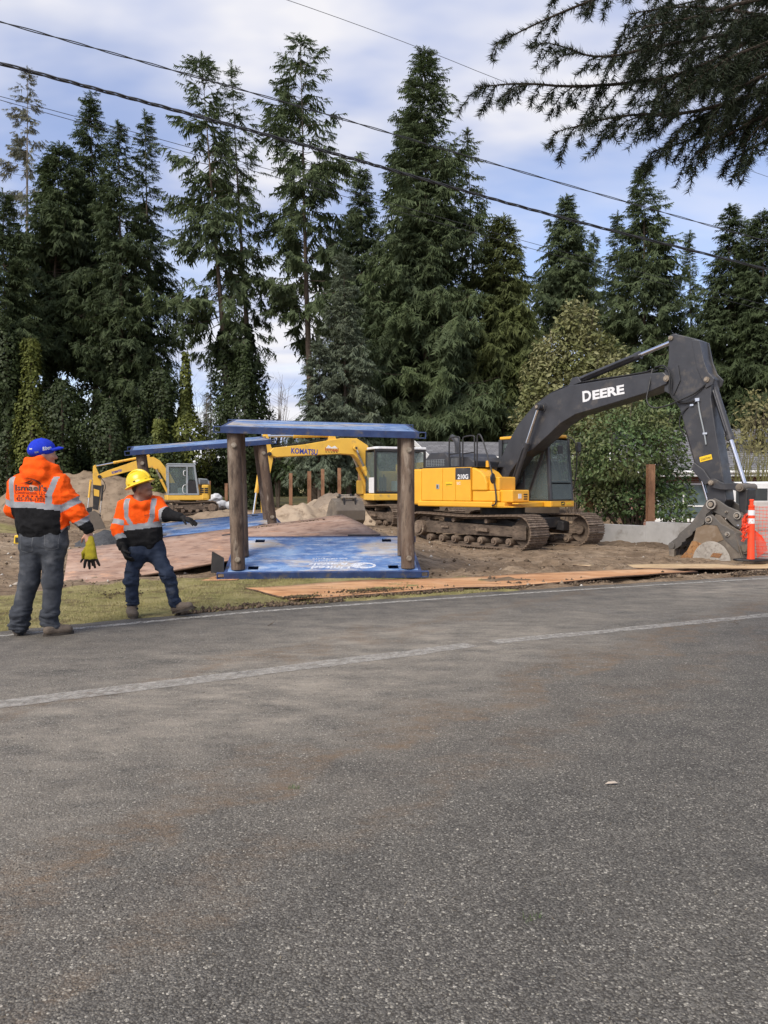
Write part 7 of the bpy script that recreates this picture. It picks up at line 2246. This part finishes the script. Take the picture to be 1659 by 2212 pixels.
h2 = house('gable_house', 'house with grey shingle roof and white gable trim behind the engine hood', (5.7, 38, .2), R(8), 6.2, 7, 2.75, .95, wm=mat('brown board siding', (.1, .075, .055), (.14, .11, .08), 3, .9))

# house service bags
bg_ = thing('wrapped_bags', 'white wrapped bags stacked on the ground behind the small excavator', 'bags', (-9.2, 42.5, .35))
rs = np.random.RandomState(4)
M_BAG = mat('white plastic wrap', (.62, .63, .65), (.5, .51, .53), 5, .5, bs=.4, bscale=8)
for k, (x, z, w_) in enumerate(((-.45, .25, .38), (.2, .27, .42), (.75, .2, .3), (-.1, .62, .36))):
    V, F = sdf_body([ell_((x, 0, z), (w_, .35, .28), .05)], .05)
    V = folds(V, F, .05, (3, 3, 4), k + 3)
    mnp('bag', V, F, M_BAG, bg_, smooth=True)

# white van glimpsed behind the bucket linkage
vn = thing('parked_van', 'white van glimpsed behind the bucket linkage and the netting', 'van', (13.1, 24.2, -.35), R(168))
M_VAN = mat('white van paint', (.72, .72, .71), rough=.3)
prof = [(-2.3, .35), (-2.3, 1.05), (-2.1, 1.15), (-1.45, 1.3), (-.95, 1.95), (-.6, 2.05), (2.2, 2.02), (2.35, 1.8), (2.4, .35)]
MB().prism(prof, -.95, .95).build('body', M_VAN, vn, bevel=.06)
for x0_, x1_ in ((-.72, .1), (.2, 1.1), (1.2, 2.1)):
    for s in (-1, 1):
        ya, yb = sorted((s * .951, s * .965))
        MB().prism([(x0_ - (.25 if x0_ < 0 else 0), 1.3), (x1_, 1.3), (x1_, 1.82), (x0_, 1.82)], ya, yb).build('side_window', M_DARKW, vn)
win(vn, [(-1.42, -.8, 1.32), (-1.42, .8, 1.32), (-1.0, .75, 1.9), (-1.0, -.75, 1.9)], .02, M_PANE, 'windshield')
for x_ in (-1.5, 1.5):
    for s in (-1, 1):
        wv = MB().cyl((x_, s * .8, .35), (x_, s * .99, .35), .35, n=24).build('wheel', M_RUBBER, vn, smooth=True)
        MB().cyl((x_, s * .99, .35), (x_, s * 1.0, .35), .2, n=18).build('rim', M_GREYP, wv, smooth=True)
for s in (-1, 1):
    MB().box(-2.33, -2.25, s * .7 - .14, s * .7 + .14, .82, 1.0).build('headlight', M_CHROME, vn, bevel=.02)

# ------------------------------------------------------------------ delineator, barrier, netting
M_ORP = mat('orange plastic', (.85, .07, .02), (.78, .06, .015), 6, .4)
dl = thing('delineator_post', 'tall orange delineator post with white bands on a black base', 'delineator', (7.1, 14.85, .045), 0)
MB().lathe([(.001, .03), (.075, .03), (.068, .1), (.062, .8), (.058, 1.0), (.058, 1.02)], n=22).build('tube', M_ORP, dl, smooth=True)
MB().lathe([(.05, 1.02), (.058, 1.03), (.058, 1.07), (.036, 1.08), (.036, 1.15), (.045, 1.16), (.045, 1.18), (.03, 1.19)], n=18).build('handle', M_ORP, dl, smooth=True)
for z_ in (.72, .88):
    MB().lathe([(.067 - .01 * (z_ - .6), z_), (.0665 - .01 * (z_ - .6), z_ + .1)], n=22).build('reflective_band', M_WHITE, dl, smooth=True)
pl = [(.34 * math.cos(a), .2 * math.sin(a)) for a in np.linspace(.4, 2 * math.pi + .4, 8, endpoint=False)]
MB().prismz(pl, 0, .035).build('base', M_RUBBER, dl, bevel=.008)
bar = thing('barrier_panel', 'pale grey plastic barrier panel behind the orange netting', 'barrier', (7.62, 15.35, .0), R(6))
M_BARR = mat('weathered grey plastic', (.5, .48, .44), (.4, .38, .35), 3, .6)
MB().box(-.26, .9, -.05, .05, .02, 1.2).build('panel', M_BARR, bar, bevel=.03)
MB().box(-.2, .84, -.062, -.051, .14, .5).build('inset', M_BARR, bar, bevel=.01)
MB().box(-.2, .84, -.062, -.051, .62, 1.1).build('inset', M_BARR, bar, bevel=.01)
nt = thing('safety_netting', 'orange plastic safety netting wrapped round the delineator at the right edge', 'netting', (7.1, 14.95, .0))
mb = MB()
rs = np.random.RandomState(8)
for k in range(16):
    z = .04 + k * .07
    mb.tube([(x, .02 * math.sin(x * 9 + k) + .25 * (x - .1), z + .012 * math.sin(x * 7 + k * .6)) for x in np.linspace(.12, 1.25, 14)], .0045, 4)
for k in range(15):
    x = .12 + k * .08
    mb.tube([(x + .01 * math.sin(z * 8), .02 * math.sin(x * 9 + z * 3) + .25 * (x - .1), z) for z in np.linspace(.03, 1.1, 12)], .003, 4)
mb.build('mesh_sheet', M_ORP, nt)
mb = MB()
for k in range(46):                                   # bunched part round the post
    a = rs.rand() * 6.28; z = rs.uniform(.5, .92)
    pts = [(.09 * math.cos(a + q) + rs.normal(0, .018) - .05 * math.sin(q), .09 * math.sin(a + q) + rs.normal(0, .018) - .04, z + .09 * math.sin(q * 2 + a) + rs.normal(0, .012)) for q in np.linspace(0, 2.2, 9)]
    mb.tube(pts, .0055, 4)
for k in range(14):
    x = .06 + .014 * k
    mb.tube([(x - .02, -.06, .68 - .012 * k), (x + .05, -.07, .4), (x + .1, -.04, .1 + .01 * k)], .0045, 4)
mb.build('bunched_mesh', M_ORP, nt)

# ------------------------------------------------------------------ overhead cables along the road
M_WIRE = mat('cable sheath', (.02, .021, .024), (.035, .036, .04), 5, .6)
def cable(label, pix, r, dy=0, bundle=1, Y0=14.0):
    pts = []
    for x, y in pix:
        k = (x - 829.5) / 1661
        X = k * (Y0 + dy) / (1 - .478 * k); Y = (Y0 + dy) + .478 * X
        pts.append(pt(x, y, Y))
    P = np.array(pts)
    a, b = P[0] + (P[0] - P[1]) * 1.6, P[-1] + (P[-1] - P[-2]) * 1.6
    P = np.vstack([a, P, b])
    for _ in range(2):
        Q = [P[0]]
        for i in range(len(P) - 1):
            Q += [P[i] * .75 + P[i + 1] * .25, P[i] * .25 + P[i + 1] * .75]
        P = np.array(Q + [P[-1]])
    o = thing('overhead_cable', label, 'cable', tuple(P[len(P) // 2]), 0, 'overhead cables')
    P = P - P[len(P) // 2]
    if bundle == 1:
        MB().tube(P, r, 6).build('wire', M_WIRE, o, smooth=True)
    else:
        L_ = np.linalg.norm(P[-1] - P[0]); n = 140 if sd_ == 3 else 420
        t = np.linspace(0, 1, n); s = np.linspace(0, 1, len(P))
        C_ = np.stack([np.interp(t, s, P[:, k]) for k in range(3)], -1)
        for j in range(bundle):
            w_ = t * L_ * 2 * math.pi / 1.6 + j * 2 * math.pi / bundle
            D = np.stack([np.zeros(n), np.cos(w_), np.sin(w_)], -1) * r * .95
            MB().tube(C_ + D, r * .62, 5).build('strand', M_WIRE, o, smooth=True)
cable('upper dark overhead cable crossing above the firs', [(0, 47), (350, 145), (700, 245), (1000, 335), (1400, 450), (1659, 522)], .013, bundle=2)
cable('thick twisted overhead cable below the upper one', [(0, 137), (360, 233), (700, 325), (900, 383), (1200, 468), (1659, 582)], .02, bundle=3)
cable('thin high wire descending to the upper right', [(300, -105), (625, 0), (900, 100), (1100, 182), (1400, 292), (1659, 382)], .005, dy=2)
cable('upper of the two thin low wires at the left', [(0, 208), (300, 288), (600, 371), (900, 455), (1200, 540), (1659, 660)], .0055, dy=3)
cable('lower of the two thin low wires at the left', [(0, 216), (300, 300), (600, 384), (900, 468), (1200, 552), (1659, 672)], .0055, dy=3)

# small debris on the road and verge
def twig(x, y, s, a):
    return MB().tube([(x, y, .006), (x + s * math.cos(a), y + s * math.sin(a), .02), (x + 1.7 * s * math.cos(a + .5), y + 1.7 * s * math.sin(a + .5), .012)], [.003, .003, .0015], 5).tube([(x + s * math.cos(a), y + s * math.sin(a), .02), (x + s * 1.3 * math.cos(a - .7), y + s * 1.3 * math.sin(a - .7), .07)], [.0025, .001], 4)
for lb, x, y, s, a in (('small dark twig between the boots of the blue cap worker', -3.42, 7.95, .08, .4), ('dark twig lying on the far lane of the road', -1.2, 7.9, .07, 1.0), ('short dark twig on the asphalt right of the centre stripe', 3.7, 8.0, .05, 2.0)):
    o = thing('twig', lb, 'twig', (x, y, 0), 0, 'twigs on the road')
    twig(0, 0, s, a).build('stick', M_BARK, o)
lf = thing('dry_leaf', 'pale dry leaf lying on the asphalt right of centre', 'leaf', (1.08, 3.62, .006))
MB().add([(-.03, 0, 0), (-.01, .014, .006), (.02, .01, .01), (.035, 0, .004), (.01, -.013, .008)], [(0, 4, 3, 2, 1)]).build('blade', mat('dry leaf', (.5, .42, .33)), lf)
for k, (x, y) in enumerate(((-.42, 3.58), (.48, 2.48))):
    V, F = blades(26, x + rs.normal(0, .018, 26), y + rs.normal(0, .012, 26), np.zeros(26), rs.uniform(.012, .028, 26), 60 + k, .0014)
    o = mnp('grass_sprig', V, F, LEAF['laurel'])
    stuff(o, ('tiny green grass sprig on the asphalt left of centre' if k == 0 else 'tiny green grass sprig on the near asphalt'), 'grass')
for lb, x, y, sx, sy, sd_ in (('muddy clod patch on the verge in front of the rusted plate', -3.55, 10.35, .3, .3, 3), ('dark torn turf patch on the rusted plate edge', -1.45, 16.0, .4, .16, 4), ('torn turf tuft at the left end of the plate edge', -2.35, 15.55, .28, .13, 5), ('dark earth spill on the near edge of the orange plate', -.2, 10.35, .5, .14, 6), ('dark earth spill at the tip of the orange plate', -1.05, 9.72, .22, .1, 7)):
    rs2 = np.random.RandomState(sd_); n = 140 if sd_ == 3 else 420
    cx = x + rs2.normal(0, sx * .5, n); cy_ = y + rs2.normal(0, sy * .5, n) + (.42 * (cx - x) if sd_ in (6, 7) else 0) + (.56 * (cx - x) if sd_ in (4, 5) else 0)
    zb_ = (np.interp(cx, [-5.67, -.9], [.32, .84]) if sd_ in (4, 5) else (.055 if sd_ in (6, 7) else site_z(cx, cy_)))
    s_ = rs2.uniform(.006, .022, n)
    V, F = octa(n, cx, cy_, zb_ + s_ * .3 + np.zeros(n), s_, s_ * .8, s_ * .8, rs2.rand(n) * 6)
    o = mnp('torn_turf', V, F, stonemat('torn turf', [(0, (.03, .022, .015)), (.6, (.08, .058, .035)), (1, (.15, .13, .05))], .95))
    stuff(o, lb, 'turf')

sbar = thing('steel_bar', 'dark steel bar with an eye lying on the back edge of the lower blue panel', 'steel bar', (-.36, 13.62, .60), R(4))
MB().box(-.28, .2, -.03, .03, 0, .025).build('shank', M_BLACK, sbar, bevel=.004)
MB().lathe([(.05, 0), (.06, .006), (.06, .02), (.05, .026)], (.24, 0, 0), 14).build('eye', M_BLACK, sbar, smooth=True)
